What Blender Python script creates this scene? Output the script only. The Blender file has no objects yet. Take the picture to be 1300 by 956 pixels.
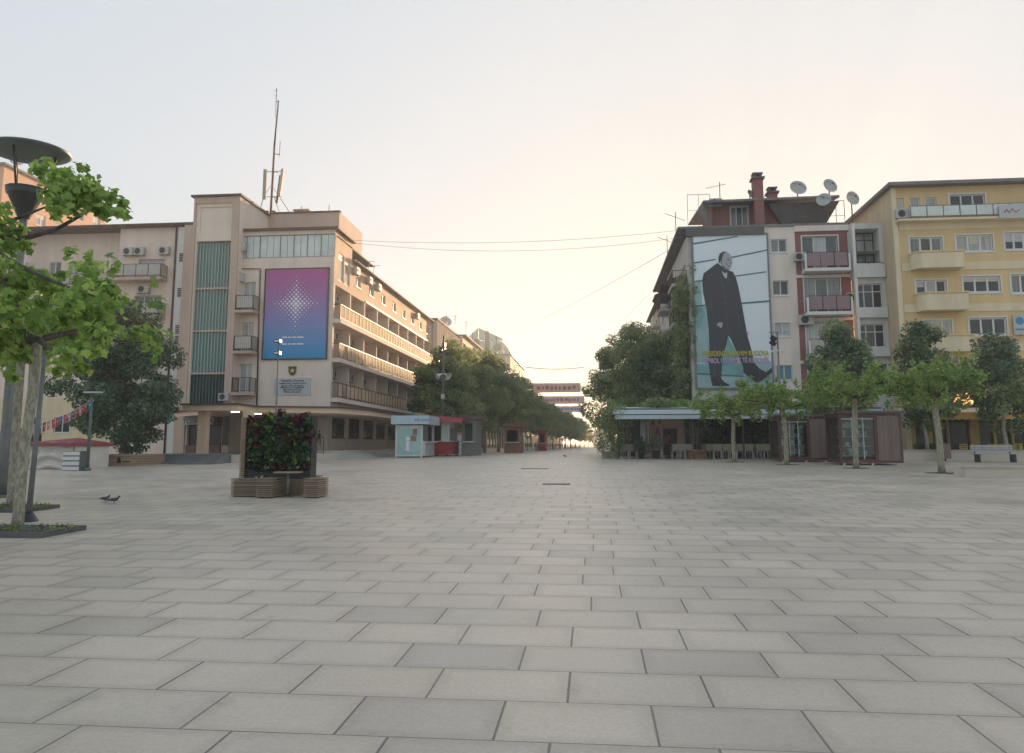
import bpy, math, random
import numpy as np
from mathutils import Vector, Matrix
R = math.radians
rnd = random.Random(7)
scene = bpy.context.scene
COL = scene.collection

# ------------------------------------------------------------------ camera
FPX, CX, CY = 1010.0, 650.0, 433.5
TH = math.atan(132.0/FPX)
YAW = math.atan(102*math.cos(TH)/FPX)
CAMZ = 1.5
fwd = Vector((-math.sin(YAW)*math.cos(TH), math.cos(YAW)*math.cos(TH), math.sin(TH)))
rgt = Vector((math.cos(YAW), math.sin(YAW), 0))
upv = rgt.cross(fwd)
def ray(px, py): return fwd*FPX + rgt*(px-CX) + upv*(CY-py)
def P(px, py, Y):
    d = ray(px, py); t = Y/d.y
    return Vector((d.x*t, Y, CAMZ+d.z*t))
def X(px, Y, py=450): return P(px, py, Y).x
def Z(py, Y, px=650): return P(px, py, Y).z
def gz(y):
    k = .0142
    if y < -40: return -40*k
    if y < 48: return k*y
    if y < 64:
        t = (y-48)/16
        return k*48 + k*16*(t - t*t/2)
    return k*48 + k*8
def G(px, py):
    lo, hi = 1.0, 2000.0
    for _ in range(60):
        m = (lo+hi)/2
        p = P(px, py, m)
        if p.z > gz(m): lo = m
        else: hi = m
    p = P(px, py, lo); p.z = gz(lo)
    return p

cam = bpy.data.cameras.new('camera'); cob = bpy.data.objects.new('camera', cam); COL.objects.link(cob)
cam.sensor_width = 36; cam.lens = 36*FPX/1300; cam.clip_end = 6000; cam.clip_start = .1
cam.shift_y = -(478-CY)/1300
M3 = Matrix((rgt, upv, -fwd)).transposed()
cob.matrix_world = Matrix.Translation((0, 0, CAMZ)) @ M3.to_4x4()
scene.camera = cob

# ------------------------------------------------------------------ materials
MATS = {}
def _new(name):
    m = bpy.data.materials.new(name); m.use_nodes = True
    nt = m.node_tree; b = nt.nodes['Principled BSDF']
    return m, nt, b
def N(nt, t, **kw):
    n = nt.nodes.new(t)
    for k, v in kw.items(): setattr(n, k, v)
    return n
def rgba(c, f=1.0): return (min(c[0]*f, 1), min(c[1]*f, 1), min(c[2]*f, 1), 1)
def mat(name, col, rough=.75, var=.12, scale=1.2, bump=.0, bscale=30, streak=0, metal=0, spec=None, island=0):
    """plain surface with soft mottling, optional fine bump and vertical dirt streaks"""
    if name in MATS: return MATS[name]
    m, nt, b = _new(name); L = nt.links
    b.inputs['Roughness'].default_value = rough
    b.inputs['Metallic'].default_value = metal
    if spec is not None: b.inputs['Specular IOR Level'].default_value = spec
    tc = N(nt, 'ShaderNodeTexCoord')
    geo = N(nt, 'ShaderNodeNewGeometry')
    no = N(nt, 'ShaderNodeTexNoise'); no.inputs['Scale'].default_value = scale; no.inputs['Detail'].default_value = 6; no.inputs['Roughness'].default_value = .65
    L.new(geo.outputs['Position'], no.inputs['Vector'])
    fac = no.outputs['Fac']
    if streak:
        mp = N(nt, 'ShaderNodeMapping'); mp.inputs['Scale'].default_value = (1.1, 1.1, .14)
        L.new(geo.outputs['Position'], mp.inputs['Vector'])
        n2 = N(nt, 'ShaderNodeTexNoise'); n2.inputs['Scale'].default_value = 1.6; n2.inputs['Detail'].default_value = 5
        L.new(mp.outputs['Vector'], n2.inputs['Vector'])
        mx = N(nt, 'ShaderNodeMath', operation='MULTIPLY_ADD'); mx.inputs[1].default_value = streak
        L.new(n2.outputs['Fac'], mx.inputs[0]); 
        sc = N(nt, 'ShaderNodeMath', operation='MULTIPLY'); sc.inputs[1].default_value = 1-streak
        L.new(fac, sc.inputs[0]); L.new(sc.outputs[0], mx.inputs[2]); fac = mx.outputs[0]
    if island:
        mx = N(nt, 'ShaderNodeMath', operation='MULTIPLY_ADD'); mx.inputs[1].default_value = island
        L.new(geo.outputs['Random Per Island'], mx.inputs[0])
        sc = N(nt, 'ShaderNodeMath', operation='MULTIPLY'); sc.inputs[1].default_value = 1-island
        L.new(fac, sc.inputs[0]); L.new(sc.outputs[0], mx.inputs[2]); fac = mx.outputs[0]
    cr = N(nt, 'ShaderNodeValToRGB')
    cr.color_ramp.elements[0].position = .28 if not island else .1
    cr.color_ramp.elements[1].position = .72 if not island else .9
    cr.color_ramp.elements[0].color = rgba(col, 1-var*1.4); cr.color_ramp.elements[1].color = rgba(col, 1+var)
    L.new(fac, cr.inputs['Fac']); L.new(cr.outputs['Color'], b.inputs['Base Color'])
    if bump:
        n3 = N(nt, 'ShaderNodeTexNoise'); n3.inputs['Scale'].default_value = bscale; n3.inputs['Detail'].default_value = 4
        L.new(geo.outputs['Position'], n3.inputs['Vector'])
        bp = N(nt, 'ShaderNodeBump'); bp.inputs['Strength'].default_value = bump; bp.inputs['Distance'].default_value = .02
        L.new(n3.outputs['Fac'], bp.inputs['Height']); L.new(bp.outputs['Normal'], b.inputs['Normal'])
    MATS[name] = m; return m
def mat_leaf(name, c1, c2, trans=.45, rough=.5):
    if name in MATS: return MATS[name]
    m, nt, b = _new(name); L = nt.links
    geo = N(nt, 'ShaderNodeNewGeometry'); oi = N(nt, 'ShaderNodeObjectInfo')
    no = N(nt, 'ShaderNodeTexNoise'); no.inputs['Scale'].default_value = .8
    L.new(geo.outputs['Position'], no.inputs['Vector'])
    mix = N(nt, 'ShaderNodeMath', operation='MULTIPLY_ADD'); mix.inputs[1].default_value = .6
    L.new(geo.outputs['Random Per Island'], mix.inputs[0])
    s = N(nt, 'ShaderNodeMath', operation='MULTIPLY'); s.inputs[1].default_value = .4
    L.new(no.outputs['Fac'], s.inputs[0]); L.new(s.outputs[0], mix.inputs[2])
    cr = N(nt, 'ShaderNodeValToRGB'); cr.color_ramp.elements[0].color = rgba(c1); cr.color_ramp.elements[1].color = rgba(c2)
    cr.color_ramp.elements[0].position = .15; cr.color_ramp.elements[1].position = .85
    L.new(mix.outputs[0], cr.inputs['Fac'])
    L.new(cr.outputs['Color'], b.inputs['Base Color']); b.inputs['Roughness'].default_value = rough
    b.inputs['Specular IOR Level'].default_value = .35
    tr = N(nt, 'ShaderNodeBsdfTranslucent')
    hs = N(nt, 'ShaderNodeHueSaturation'); hs.inputs['Hue'].default_value = .485; hs.inputs['Value'].default_value = 1.7; hs.inputs['Saturation'].default_value = 1.05
    L.new(cr.outputs['Color'], hs.inputs['Color']); L.new(hs.outputs['Color'], tr.inputs['Color'])
    ms = N(nt, 'ShaderNodeMixShader'); ms.inputs['Fac'].default_value = trans
    L.new(b.outputs[0], ms.inputs[1]); L.new(tr.outputs[0], ms.inputs[2])
    L.new(ms.outputs[0], nt.nodes['Material Output'].inputs['Surface'])
    MATS[name] = m; return m
def mat_pane(name, dark, light, p_light=.5, rough=.06, coat=.35):
    """window pane: what shows is either the dark room or the curtain behind it, under a glossy coat"""
    if name in MATS: return MATS[name]
    m, nt, b = _new(name); L = nt.links
    oi = N(nt, 'ShaderNodeObjectInfo'); geo = N(nt, 'ShaderNodeNewGeometry')
    ad = N(nt, 'ShaderNodeMath', operation='ADD'); L.new(oi.outputs['Random'], ad.inputs[0])
    mu = N(nt, 'ShaderNodeMath', operation='MULTIPLY'); mu.inputs[1].default_value = .45
    L.new(geo.outputs['Random Per Island'], mu.inputs[0]); L.new(mu.outputs[0], ad.inputs[1])
    fr = N(nt, 'ShaderNodeMath', operation='FRACT'); L.new(ad.outputs[0], fr.inputs[0])
    cr = N(nt, 'ShaderNodeValToRGB'); cr.color_ramp.elements[0].color = rgba(dark); cr.color_ramp.elements[1].color = rgba(light)
    cr.color_ramp.elements[0].position = max(0, 1-p_light-.15); cr.color_ramp.elements[1].position = min(1, 1-p_light+.15)
    L.new(fr.outputs[0], cr.inputs['Fac'])
    wv = N(nt, 'ShaderNodeTexNoise'); wv.inputs['Scale'].default_value = 1.0; wv.inputs['Detail'].default_value = 3
    mp = N(nt, 'ShaderNodeMapping'); mp.inputs['Scale'].default_value = (9, 9, .5)
    L.new(geo.outputs['Position'], mp.inputs['Vector']); L.new(mp.outputs['Vector'], wv.inputs['Vector'])
    c2 = N(nt, 'ShaderNodeMapRange'); c2.inputs['From Min'].default_value = .3; c2.inputs['From Max'].default_value = .7; c2.inputs['To Min'].default_value = .6; c2.inputs['To Max'].default_value = 1.1
    L.new(wv.outputs['Fac'], c2.inputs['Value'])
    mm = N(nt, 'ShaderNodeVectorMath', operation='SCALE'); L.new(cr.outputs['Color'], mm.inputs[0]); L.new(c2.outputs['Result'], mm.inputs['Scale'])
    L.new(mm.outputs[0], b.inputs['Base Color'])
    b.inputs['Roughness'].default_value = rough; b.inputs['Specular IOR Level'].default_value = .5 if coat else .28
    b.inputs['Coat Weight'].default_value = coat; b.inputs['Coat Roughness'].default_value = .03
    MATS[name] = m; return m
def mat_glass(name, tint=(.8, .9, .9), dens=.85, rough=.02):
    """thin see-through shop glass"""
    if name in MATS: return MATS[name]
    m, nt, b = _new(name); L = nt.links
    tr = N(nt, 'ShaderNodeBsdfTransparent'); tr.inputs['Color'].default_value = rgba(tint)
    gl = N(nt, 'ShaderNodeBsdfGlossy'); gl.inputs['Roughness'].default_value = rough
    fr = N(nt, 'ShaderNodeFresnel'); fr.inputs['IOR'].default_value = 1.5
    mr = N(nt, 'ShaderNodeMath', operation='MULTIPLY_ADD'); mr.inputs[1].default_value = .8; mr.inputs[2].default_value = 1-dens
    L.new(fr.outputs[0], mr.inputs[0])
    ms = N(nt, 'ShaderNodeMixShader'); L.new(mr.outputs[0], ms.inputs['Fac']); L.new(tr.outputs[0], ms.inputs[1]); L.new(gl.outputs[0], ms.inputs[2])
    L.new(ms.outputs[0], nt.nodes['Material Output'].inputs['Surface'])
    MATS[name] = m; return m
def mat_emit(name, col, s):
    if name in MATS: return MATS[name]
    m, nt, b = _new(name)
    b.inputs['Base Color'].default_value = rgba(col); b.inputs['Emission Color'].default_value = rgba(col); b.inputs['Emission Strength'].default_value = s
    MATS[name] = m; return m
def mat_bark(name, c1, c2, scale=9):
    """plane-tree bark: flaking patches of two tones"""
    if name in MATS: return MATS[name]
    m, nt, b = _new(name); L = nt.links
    geo = N(nt, 'ShaderNodeNewGeometry')
    mp = N(nt, 'ShaderNodeMapping'); mp.inputs['Scale'].default_value = (1, 1, .45); L.new(geo.outputs['Position'], mp.inputs['Vector'])
    no = N(nt, 'ShaderNodeTexNoise'); no.inputs['Scale'].default_value = scale; no.inputs['Detail'].default_value = 8; no.inputs['Roughness'].default_value = .7
    L.new(mp.outputs['Vector'], no.inputs['Vector'])
    cr = N(nt, 'ShaderNodeValToRGB'); e = cr.color_ramp.elements
    e[0].position = .42; e[0].color = rgba(c1); e[1].position = .56; e[1].color = rgba(c2)
    L.new(no.outputs['Fac'], cr.inputs['Fac']); L.new(cr.outputs['Color'], b.inputs['Base Color'])
    bp = N(nt, 'ShaderNodeBump'); bp.inputs['Strength'].default_value = .5; bp.inputs['Distance'].default_value = .02
    L.new(no.outputs['Fac'], bp.inputs['Height']); L.new(bp.outputs['Normal'], b.inputs['Normal'])
    b.inputs['Roughness'].default_value = .85
    MATS[name] = m; return m

def paving():
    m, nt, b = _new('stone_paving'); L = nt.links
    geo = N(nt, 'ShaderNodeNewGeometry'); sp = N(nt, 'ShaderNodeSeparateXYZ'); L.new(geo.outputs['Position'], sp.inputs[0])
    def mth(op, a, bb=None, c=None):
        n = N(nt, 'ShaderNodeMath', operation=op)
        for i, v in enumerate((a, bb, c)):
            if v is None: continue
            if isinstance(v, (int, float)): n.inputs[i].default_value = v
            else: L.new(v, n.inputs[i])
        return n.outputs[0]
    TW, THh = .81, .59
    # slightly warped rows
    v = mth('DIVIDE', mth('ADD', sp.outputs['Y'], .02), THh)
    row = mth('FLOOR', v)
    wn = N(nt, 'ShaderNodeTexWhiteNoise', noise_dimensions='1D'); L.new(row, wn.inputs['W'])
    alt = mth('MULTIPLY', mth('MODULO', row, 2.0), .45)
    sh = mth('MULTIPLY_ADD', wn.outputs['Value'], .3, alt)
    u = mth('ADD', mth('DIVIDE', sp.outputs['X'], TW), sh)
    colid = mth('FLOOR', u)
    cv = N(nt, 'ShaderNodeCombineXYZ'); L.new(colid, cv.inputs[0]); L.new(row, cv.inputs[1])
    wt = N(nt, 'ShaderNodeTexWhiteNoise', noise_dimensions='2D'); L.new(cv.outputs[0], wt.inputs['Vector'])
    def edge(f, size, w):
        a = mth('MINIMUM', f, mth('SUBTRACT', 1.0, f))
        a = mth('MULTIPLY', a, size)
        s = N(nt, 'ShaderNodeMapRange'); s.inputs['From Min'].default_value = w*.4; s.inputs['From Max'].default_value = w
        s.inputs['To Min'].default_value = 1; s.inputs['To Max'].default_value = 0
        L.new(a, s.inputs['Value']); return s.outputs['Result']
    # long joints (between rows) and cross joints; each slab's joint is open or tight
    wj = N(nt, 'ShaderNodeTexWhiteNoise', noise_dimensions='3D')
    cj = N(nt, 'ShaderNodeCombineXYZ'); L.new(colid, cj.inputs[0]); L.new(row, cj.inputs[1]); cj.inputs[2].default_value = 5.3
    L.new(cj.outputs[0], wj.inputs['Vector'])
    jn = N(nt, 'ShaderNodeTexNoise'); jn.inputs['Scale'].default_value = .9; L.new(geo.outputs['Position'], jn.inputs['Vector'])
    ex = mth('MULTIPLY', edge(mth('FRACT', u), TW, .009), mth('MULTIPLY_ADD', wj.outputs['Value'], .4, .6))
    ey = mth('MULTIPLY', edge(mth('FRACT', v), THh, .006), mth('MULTIPLY_ADD', jn.outputs['Fac'], .9, .3))
    joint = mth('MINIMUM', mth('MAXIMUM', ex, ey), 1.0)
    # slab colour
    cr = N(nt, 'ShaderNodeValToRGB'); e = cr.color_ramp.elements
    e[0].position = 0; e[0].color = (0.421, 0.377, 0.324, 1); e[1].position = 1; e[1].color = (0.537, 0.468, 0.386, 1)
    for pos, c in ((.10, (0.433, 0.387, 0.331)), (.17, (0.479, 0.425, 0.356)), (.5, (0.498, 0.438, 0.365)), (.8, (0.517, 0.452, 0.371))):
        q = e.new(pos); q.color = rgba(c)
    L.new(wt.outputs['Value'], cr.inputs['Fac'])
    n1 = N(nt, 'ShaderNodeTexNoise'); n1.inputs['Scale'].default_value = 38; n1.inputs['Detail'].default_value = 10; n1.inputs['Roughness'].default_value = .75
    L.new(geo.outputs['Position'], n1.inputs['Vector'])
    n2 = N(nt, 'ShaderNodeTexNoise'); n2.inputs['Scale'].default_value = .45; n2.inputs['Detail'].default_value = 6; n2.inputs['Roughness'].default_value = .6
    L.new(geo.outputs['Position'], n2.inputs['Vector'])
    f1 = mth('MULTIPLY_ADD', n1.outputs['Fac'], .8, .60)
    f2 = mth('MULTIPLY_ADD', n2.outputs['Fac'], .8, .60)
    # small round stains (gum, drops)
    vo = N(nt, 'ShaderNodeTexVoronoi'); vo.inputs['Scale'].default_value = 2.1; L.new(geo.outputs['Position'], vo.inputs['Vector'])
    vsel = N(nt, 'ShaderNodeSeparateColor'); L.new(vo.outputs['Color'], vsel.inputs[0])
    rad = mth('MULTIPLY', vsel.outputs[0], .055)
    sp1 = mth('LESS_THAN', vo.outputs['Distance'], rad)
    sp1 = mth('MULTIPLY', sp1, mth('GREATER_THAN', vsel.outputs[1], .45))
    vo2 = N(nt, 'ShaderNodeTexNoise'); vo2.inputs['Scale'].default_value = 3.2; vo2.inputs['Detail'].default_value = 8; vo2.inputs['Roughness'].default_value = .8; L.new(geo.outputs['Position'], vo2.inputs['Vector'])
    st = N(nt, 'ShaderNodeMapRange'); st.inputs['From Min'].default_value = .60; st.inputs['From Max'].default_value = .74; st.inputs['To Min'].default_value = 1; st.inputs['To Max'].default_value = .66
    L.new(vo2.outputs['Fac'], st.inputs['Value'])
    soft = mth('MAXIMUM', edge(mth('FRACT', u), TW, .10), edge(mth('FRACT', v), THh, .10))
    grime = mth('SUBTRACT', 1.0, mth('MULTIPLY', soft, mth('MULTIPLY', vo2.outputs['Fac'], .22)))
    f1 = mth('MULTIPLY', f1, grime)
    f = mth('MULTIPLY', mth('MULTIPLY', f1, f2), mth('MULTIPLY', st.outputs['Result'], mth('SUBTRACT', 1.0, mth('MULTIPLY', sp1, .42))))
    sc = N(nt, 'ShaderNodeVectorMath', operation='SCALE'); L.new(cr.outputs['Color'], sc.inputs[0]); L.new(f, sc.inputs['Scale'])
    mx = N(nt, 'ShaderNodeMix', data_type='RGBA'); L.new(joint, mx.inputs['Factor']); L.new(sc.outputs[0], mx.inputs['A']); mx.inputs['B'].default_value = (.06, .058, .055, 1)
    L.new(mx.outputs['Result'], b.inputs['Base Color'])
    rr = mth('MULTIPLY_ADD', n2.outputs['Fac'], .3, .27); L.new(rr, b.inputs['Roughness'])
    b.inputs['Specular IOR Level'].default_value = .45
    h = mth('SUBTRACT', mth('MULTIPLY', n1.outputs['Fac'], .15), joint)
    bp = N(nt, 'ShaderNodeBump'); bp.inputs['Strength'].default_value = .6; bp.inputs['Distance'].default_value = .006
    L.new(h, bp.inputs['Height']); L.new(bp.outputs['Normal'], b.inputs['Normal'])
    MATS['paving'] = m; return m

# ------------------------------------------------------------------ mesh builder
ORG = {}
def origin_of(o):
    return ORG.get(o.name, Vector((0, 0, 0))) if o is not None else Vector((0, 0, 0))
class MB:
    def __init__(s): s.v = []; s.f = []; s.m = []; s.sm = []; s.cm = 0; s.smooth = False; s.xf = None
    def mt(s, i): s.cm = i; return s
    def addv(s, p):
        p = Vector(p)
        if s.xf is not None: p = s.xf @ p
        s.v.append(tuple(p)); return len(s.v)-1
    def face(s, idx): s.f.append(tuple(idx)); s.m.append(s.cm); s.sm.append(s.smooth)
    def quad(s, a, b, c, d): s.face([s.addv(p) for p in (a, b, c, d)])
    def poly(s, pts): s.face([s.addv(p) for p in pts])
    def box(s, x0, x1, y0, y1, z0, z1):
        x0, x1 = sorted((x0, x1)); y0, y1 = sorted((y0, y1)); z0, z1 = sorted((z0, z1))
        i = [s.addv(p) for p in ((x0,y0,z0),(x1,y0,z0),(x1,y1,z0),(x0,y1,z0),(x0,y0,z1),(x1,y0,z1),(x1,y1,z1),(x0,y1,z1))]
        sm = s.smooth; s.smooth = False
        for q in ((0,3,2,1),(4,5,6,7),(0,1,5,4),(1,2,6,5),(2,3,7,6),(3,0,4,7)): s.face([i[k] for k in q])
        s.smooth = sm
        return s
    def bar(s, a, b, w, h=None, up=(0,0,1)):
        """square bar from a to b"""
        h = h or w; a = Vector(a); b = Vector(b); d = (b-a).normalized(); up = Vector(up)
        if abs(d.dot(up)) > .98: up = Vector((1, 0, 0))
        r = d.cross(up).normalized(); u = r.cross(d)
        i = []
        for p in (a, b):
            for sx, sz in ((-1,-1),(1,-1),(1,1),(-1,1)): i.append(s.addv(p + r*(sx*w/2) + u*(sz*h/2)))
        for q in ((0,1,2,3),(7,6,5,4),(0,4,5,1),(1,5,6,2),(2,6,7,3),(3,7,4,0)): s.face([i[k] for k in q])
        return s
    def tube(s, pts, rad, n=8, cap=True):
        pts = [Vector(p) for p in pts]
        if isinstance(rad, (int, float)): rad = [rad]*len(pts)
        rings = []; prev = None
        sm = s.smooth; s.smooth = True
        for k, p in enumerate(pts):
            d = (pts[min(k+1, len(pts)-1)] - pts[max(k-1, 0)]).normalized()
            if prev is None:
                a = Vector((0, 0, 1)) if abs(d.z) < .9 else Vector((1, 0, 0))
                r = d.cross(a).normalized()
            else:
                r = (prev - d*prev.dot(d)).normalized()
            prev = r; u = d.cross(r)
            rings.append([s.addv(p + (r*math.cos(2*math.pi*j/n) + u*math.sin(2*math.pi*j/n))*rad[k]) for j in range(n)])
        for k in range(len(rings)-1):
            for j in range(n):
                s.face([rings[k][j], rings[k][(j+1) % n], rings[k+1][(j+1) % n], rings[k+1][j]])
        s.smooth = False
        if cap: s.face(rings[0][::-1]); s.face(rings[-1])
        s.smooth = sm
        return s
    def lathe(s, prof, c=(0,0,0), n=24, axis=None):
        """profile [(r,z)...] round the z axis (or axis matrix)"""
        c = Vector(c); rings = []; sm = s.smooth; s.smooth = True
        A = axis or Matrix.Identity(3)
        for r, z in prof:
            rings.append([s.addv(c + A @ Vector((r*math.cos(2*math.pi*j/n), r*math.sin(2*math.pi*j/n), z))) for j in range(n)])
        for k in range(len(rings)-1):
            for j in range(n): s.face([rings[k][j], rings[k][(j+1) % n], rings[k+1][(j+1) % n], rings[k+1][j]])
        s.smooth = sm; return s
    def ball(s, c, r, n=12, m=8):
        if isinstance(r, (int, float)): r = (r, r, r)
        c = Vector(c); sm = s.smooth; s.smooth = True; rings = []
        for k in range(1, m):
            t = math.pi*k/m
            rings.append([s.addv(c + Vector((r[0]*math.sin(t)*math.cos(2*math.pi*j/n), r[1]*math.sin(t)*math.sin(2*math.pi*j/n), r[2]*math.cos(t)))) for j in range(n)])
        a = s.addv(c + Vector((0, 0, r[2]))); b = s.addv(c - Vector((0, 0, r[2])))
        for j in range(n):
            s.face([a, rings[0][j], rings[0][(j+1) % n]]); s.face([b, rings[-1][(j+1) % n], rings[-1][j]])
        for k in range(len(rings)-1):
            for j in range(n): s.face([rings[k][j], rings[k+1][j], rings[k+1][(j+1) % n], rings[k][(j+1) % n]])
        s.smooth = sm; return s
    def prism(s, pts, vec):
        """flat polygon pts (3-D) extruded by vec"""
        pts = [Vector(p) for p in pts]; vec = Vector(vec)
        a = [s.addv(p) for p in pts]; b = [s.addv(p+vec) for p in pts]
        s.face(a[::-1]); s.face(b)
        for k in range(len(pts)): s.face([a[k], a[(k+1) % len(pts)], b[(k+1) % len(pts)], b[k]])
        return s
    def build(s, name, mats, parent=None, org=None):
        if not isinstance(mats, (list, tuple)): mats = [mats]
        o3 = origin_of(parent) if parent is not None else Vector(org or (0, 0, 0))
        me = bpy.data.meshes.new(name)
        me.from_pydata([(x-o3.x, y-o3.y, z-o3.z) for x, y, z in s.v], [], s.f)
        for m in mats: me.materials.append(m)
        me.polygons.foreach_set('material_index', s.m); me.polygons.foreach_set('use_smooth', s.sm)
        me.update()
        o = bpy.data.objects.new(name, me); COL.objects.link(o)
        if parent is not None: o.parent = parent
        else: o.location = o3
        ORG[o.name] = o3
        return o
def tag(o, label=None, cat=None, group=None, kind=None):
    if label: o['label'] = label
    if cat: o['category'] = cat
    if group: o['group'] = group
    if kind: o['kind'] = kind
    return o
def thing(name, loc, label, cat, group=None):
    o = bpy.data.objects.new(name, None); COL.objects.link(o); o.location = loc; o.empty_display_size = .2
    ORG[o.name] = Vector(loc)
    return tag(o, label, cat, group)
def copy_tree(o, loc=None, rz=None, label=None, scale=None, parent=None):
    c = o.copy(); COL.objects.link(c)
    if parent is not None: c.parent = parent
    if loc is not None: c.location = loc
    if rz is not None: c.rotation_euler = (0, 0, rz)
    if scale is not None: c.scale = scale if isinstance(scale, tuple) else (scale,)*3
    if label: c['label'] = label
    for ch in list(o.children): copy_tree(ch, parent=c)
    return c

# facade frames: u along the wall, d outward, z up
class Fr:
    def __init__(s, side, at): s.side = side; s.at = at     # side: 'S' faces -y, 'E' faces +x, 'W' faces -x
    def pt(s, u, d, z):
        if s.side == 'S': return (u, s.at-d, z)
        if s.side == 'E': return (s.at+d, u, z)
        return (s.at-d, u, z)
    def box(s, mb, u0, u1, d0, d1, z0, z1):
        a = s.pt(u0, d0, z0); b = s.pt(u1, d1, z1)
        mb.box(a[0], b[0], a[1], b[1], a[2], b[2]); return mb
    def quad(s, mb, u0, u1, d, z0, z1):
        q = [s.pt(u0, d, z0), s.pt(u1, d, z0), s.pt(u1, d, z1), s.pt(u0, d, z1)]
        if s.side == 'W': q = q[::-1]
        mb.quad(*q)
def facade(mb, F, u0, u1, z0, z1, holes, depth=.16, back=False, d=0):
    """wall sheet with real openings; holes = (u0,u1,z0,z1[,depth])"""
    us = sorted({u0, u1, *[h[0] for h in holes], *[h[1] for h in holes]})
    zs = sorted({z0, z1, *[h[2] for h in holes], *[h[3] for h in holes]})
    us = [u for u in us if u0 <= u <= u1]; zs = [z for z in zs if z0 <= z <= z1]
    for a, b in zip(us, us[1:]):
        for c, e in zip(zs, zs[1:]):
            mu, mz = (a+b)/2, (c+e)/2
            if any(h[0] < mu < h[1] and h[2] < mz < h[3] for h in holes): continue
            F.quad(mb, a, b, d, c, e)
    for h in holes:
        dp = d-(h[4] if len(h) > 4 else depth)
        a, b, c, e = h[:4]
        mb.quad(F.pt(a, d, c), F.pt(a, d, e), F.pt(a, dp, e), F.pt(a, dp, c))
        mb.quad(F.pt(b, d, c), F.pt(b, dp, c), F.pt(b, dp, e), F.pt(b, d, e))
        mb.quad(F.pt(a, d, c), F.pt(a, dp, c), F.pt(b, dp, c), F.pt(b, d, c))
        mb.quad(F.pt(a, d, e), F.pt(b, d, e), F.pt(b, dp, e), F.pt(a, dp, e))
        if len(h) > 5: F.quad(mb, a, b, dp, c, e)
def window(par, F, u0, u1, z0, z1, d=-.12, nm=2, fm=None, pm=None, fw=.06, trans=None, sill=.06, surround=0, name='window', sm=None):
    fm = fm or MATS['white_frame']; pm = pm or MATS['pane']
    mb = MB()
    F.box(mb, u0, u1, d, d+.05, z0, z0+fw); F.box(mb, u0, u1, d, d+.05, z1-fw, z1)
    for k in range(nm+1):
        u = u0 + (u1-u0)*k/nm
        a, b = (u0, u0+fw) if k == 0 else ((u1-fw, u1) if k == nm else (u-fw*.6, u+fw*.6))
        F.box(mb, a, b, d, d+.052, z0+fw, z1-fw)
    if trans:
        F.box(mb, u0+fw, u1-fw, d, d+.048, trans-fw*.45, trans+fw*.45)
    if sill: F.box(mb, u0-.05, u1+.05, d-.01, .05, z0-sill, z0+.002)
    if surround:
        s = surround
        F.box(mb, u0-s, u0, -.02, .035, z0, z1+s); F.box(mb, u1, u1+s, -.02, .035, z0, z1+s)
        F.box(mb, u0, u1, -.02, .036, z1, z1+s)
    w = mb.build(name, [fm], par)
    pb = MB()
    for k in range(nm):
        a = u0+(u1-u0)*k/nm; b = u0+(u1-u0)*(k+1)/nm
        F.quad(pb, a+.01, b-.01, d+.012, z0+.01, z1-.01)
    pb.build('pane', [pm], w)
    if name == 'window' and rnd.random() < .38 and z1-z0 > .9:
        k = rnd.randrange(nm); a = u0+(u1-u0)*k/nm; b = u0+(u1-u0)*(k+1)/nm
        if rnd.random() < .5: a, b = u0, u1
        bb = MB(); hb = (z1-z0)*rnd.uniform(.18, .62); nb = max(2, int(hb/.09))
        for q in range(nb): F.box(bb, a+fw+.005, b-fw-.005, d+.016, d+.036, z1-fw-hb*(q+.9)/nb, z1-fw-hb*q/nb)
        bb.build('blind', [MATS['blind_cream'] if rnd.random() < .6 else MATS['kiosk_grey']], w)
    return w
def ac_unit(par, F, u, z, w=.85, h=.6, d0=0, dd=.3):
    """air conditioner on brackets"""
    mb = MB(); mb.mt(0); F.box(mb, u-w/2, u+w/2, d0+.06, d0+.06+dd, z, z+h)
    mb.mt(1); F.box(mb, u-w/2+.05, u-w/2+.08, d0, d0+.34, z-.05, z-.001); F.box(mb, u+w/2-.08, u+w/2-.05, d0, d0+.34, z-.05, z-.001)
    c = Vector(F.pt(u-w*.12, d0+.065+dd, z+h/2)); nrm = Vector(F.pt(0, 1, 0)) - Vector(F.pt(0, 0, 0))
    A = nrm.to_track_quat('Z', 'Y').to_matrix()
    mb.mt(2); mb.lathe([(0, 0), (h*.38, 0)], c, 16, A)
    mb.mt(1)
    for r in (.14, .26, .38): mb.lathe([(h*r, .004), (h*r+.012, .012)], c, 16, A)
    return mb.build('air_conditioner', [MATS['ac_white'], MATS['grey_metal'], MATS['fan_dark']], par)
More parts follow.
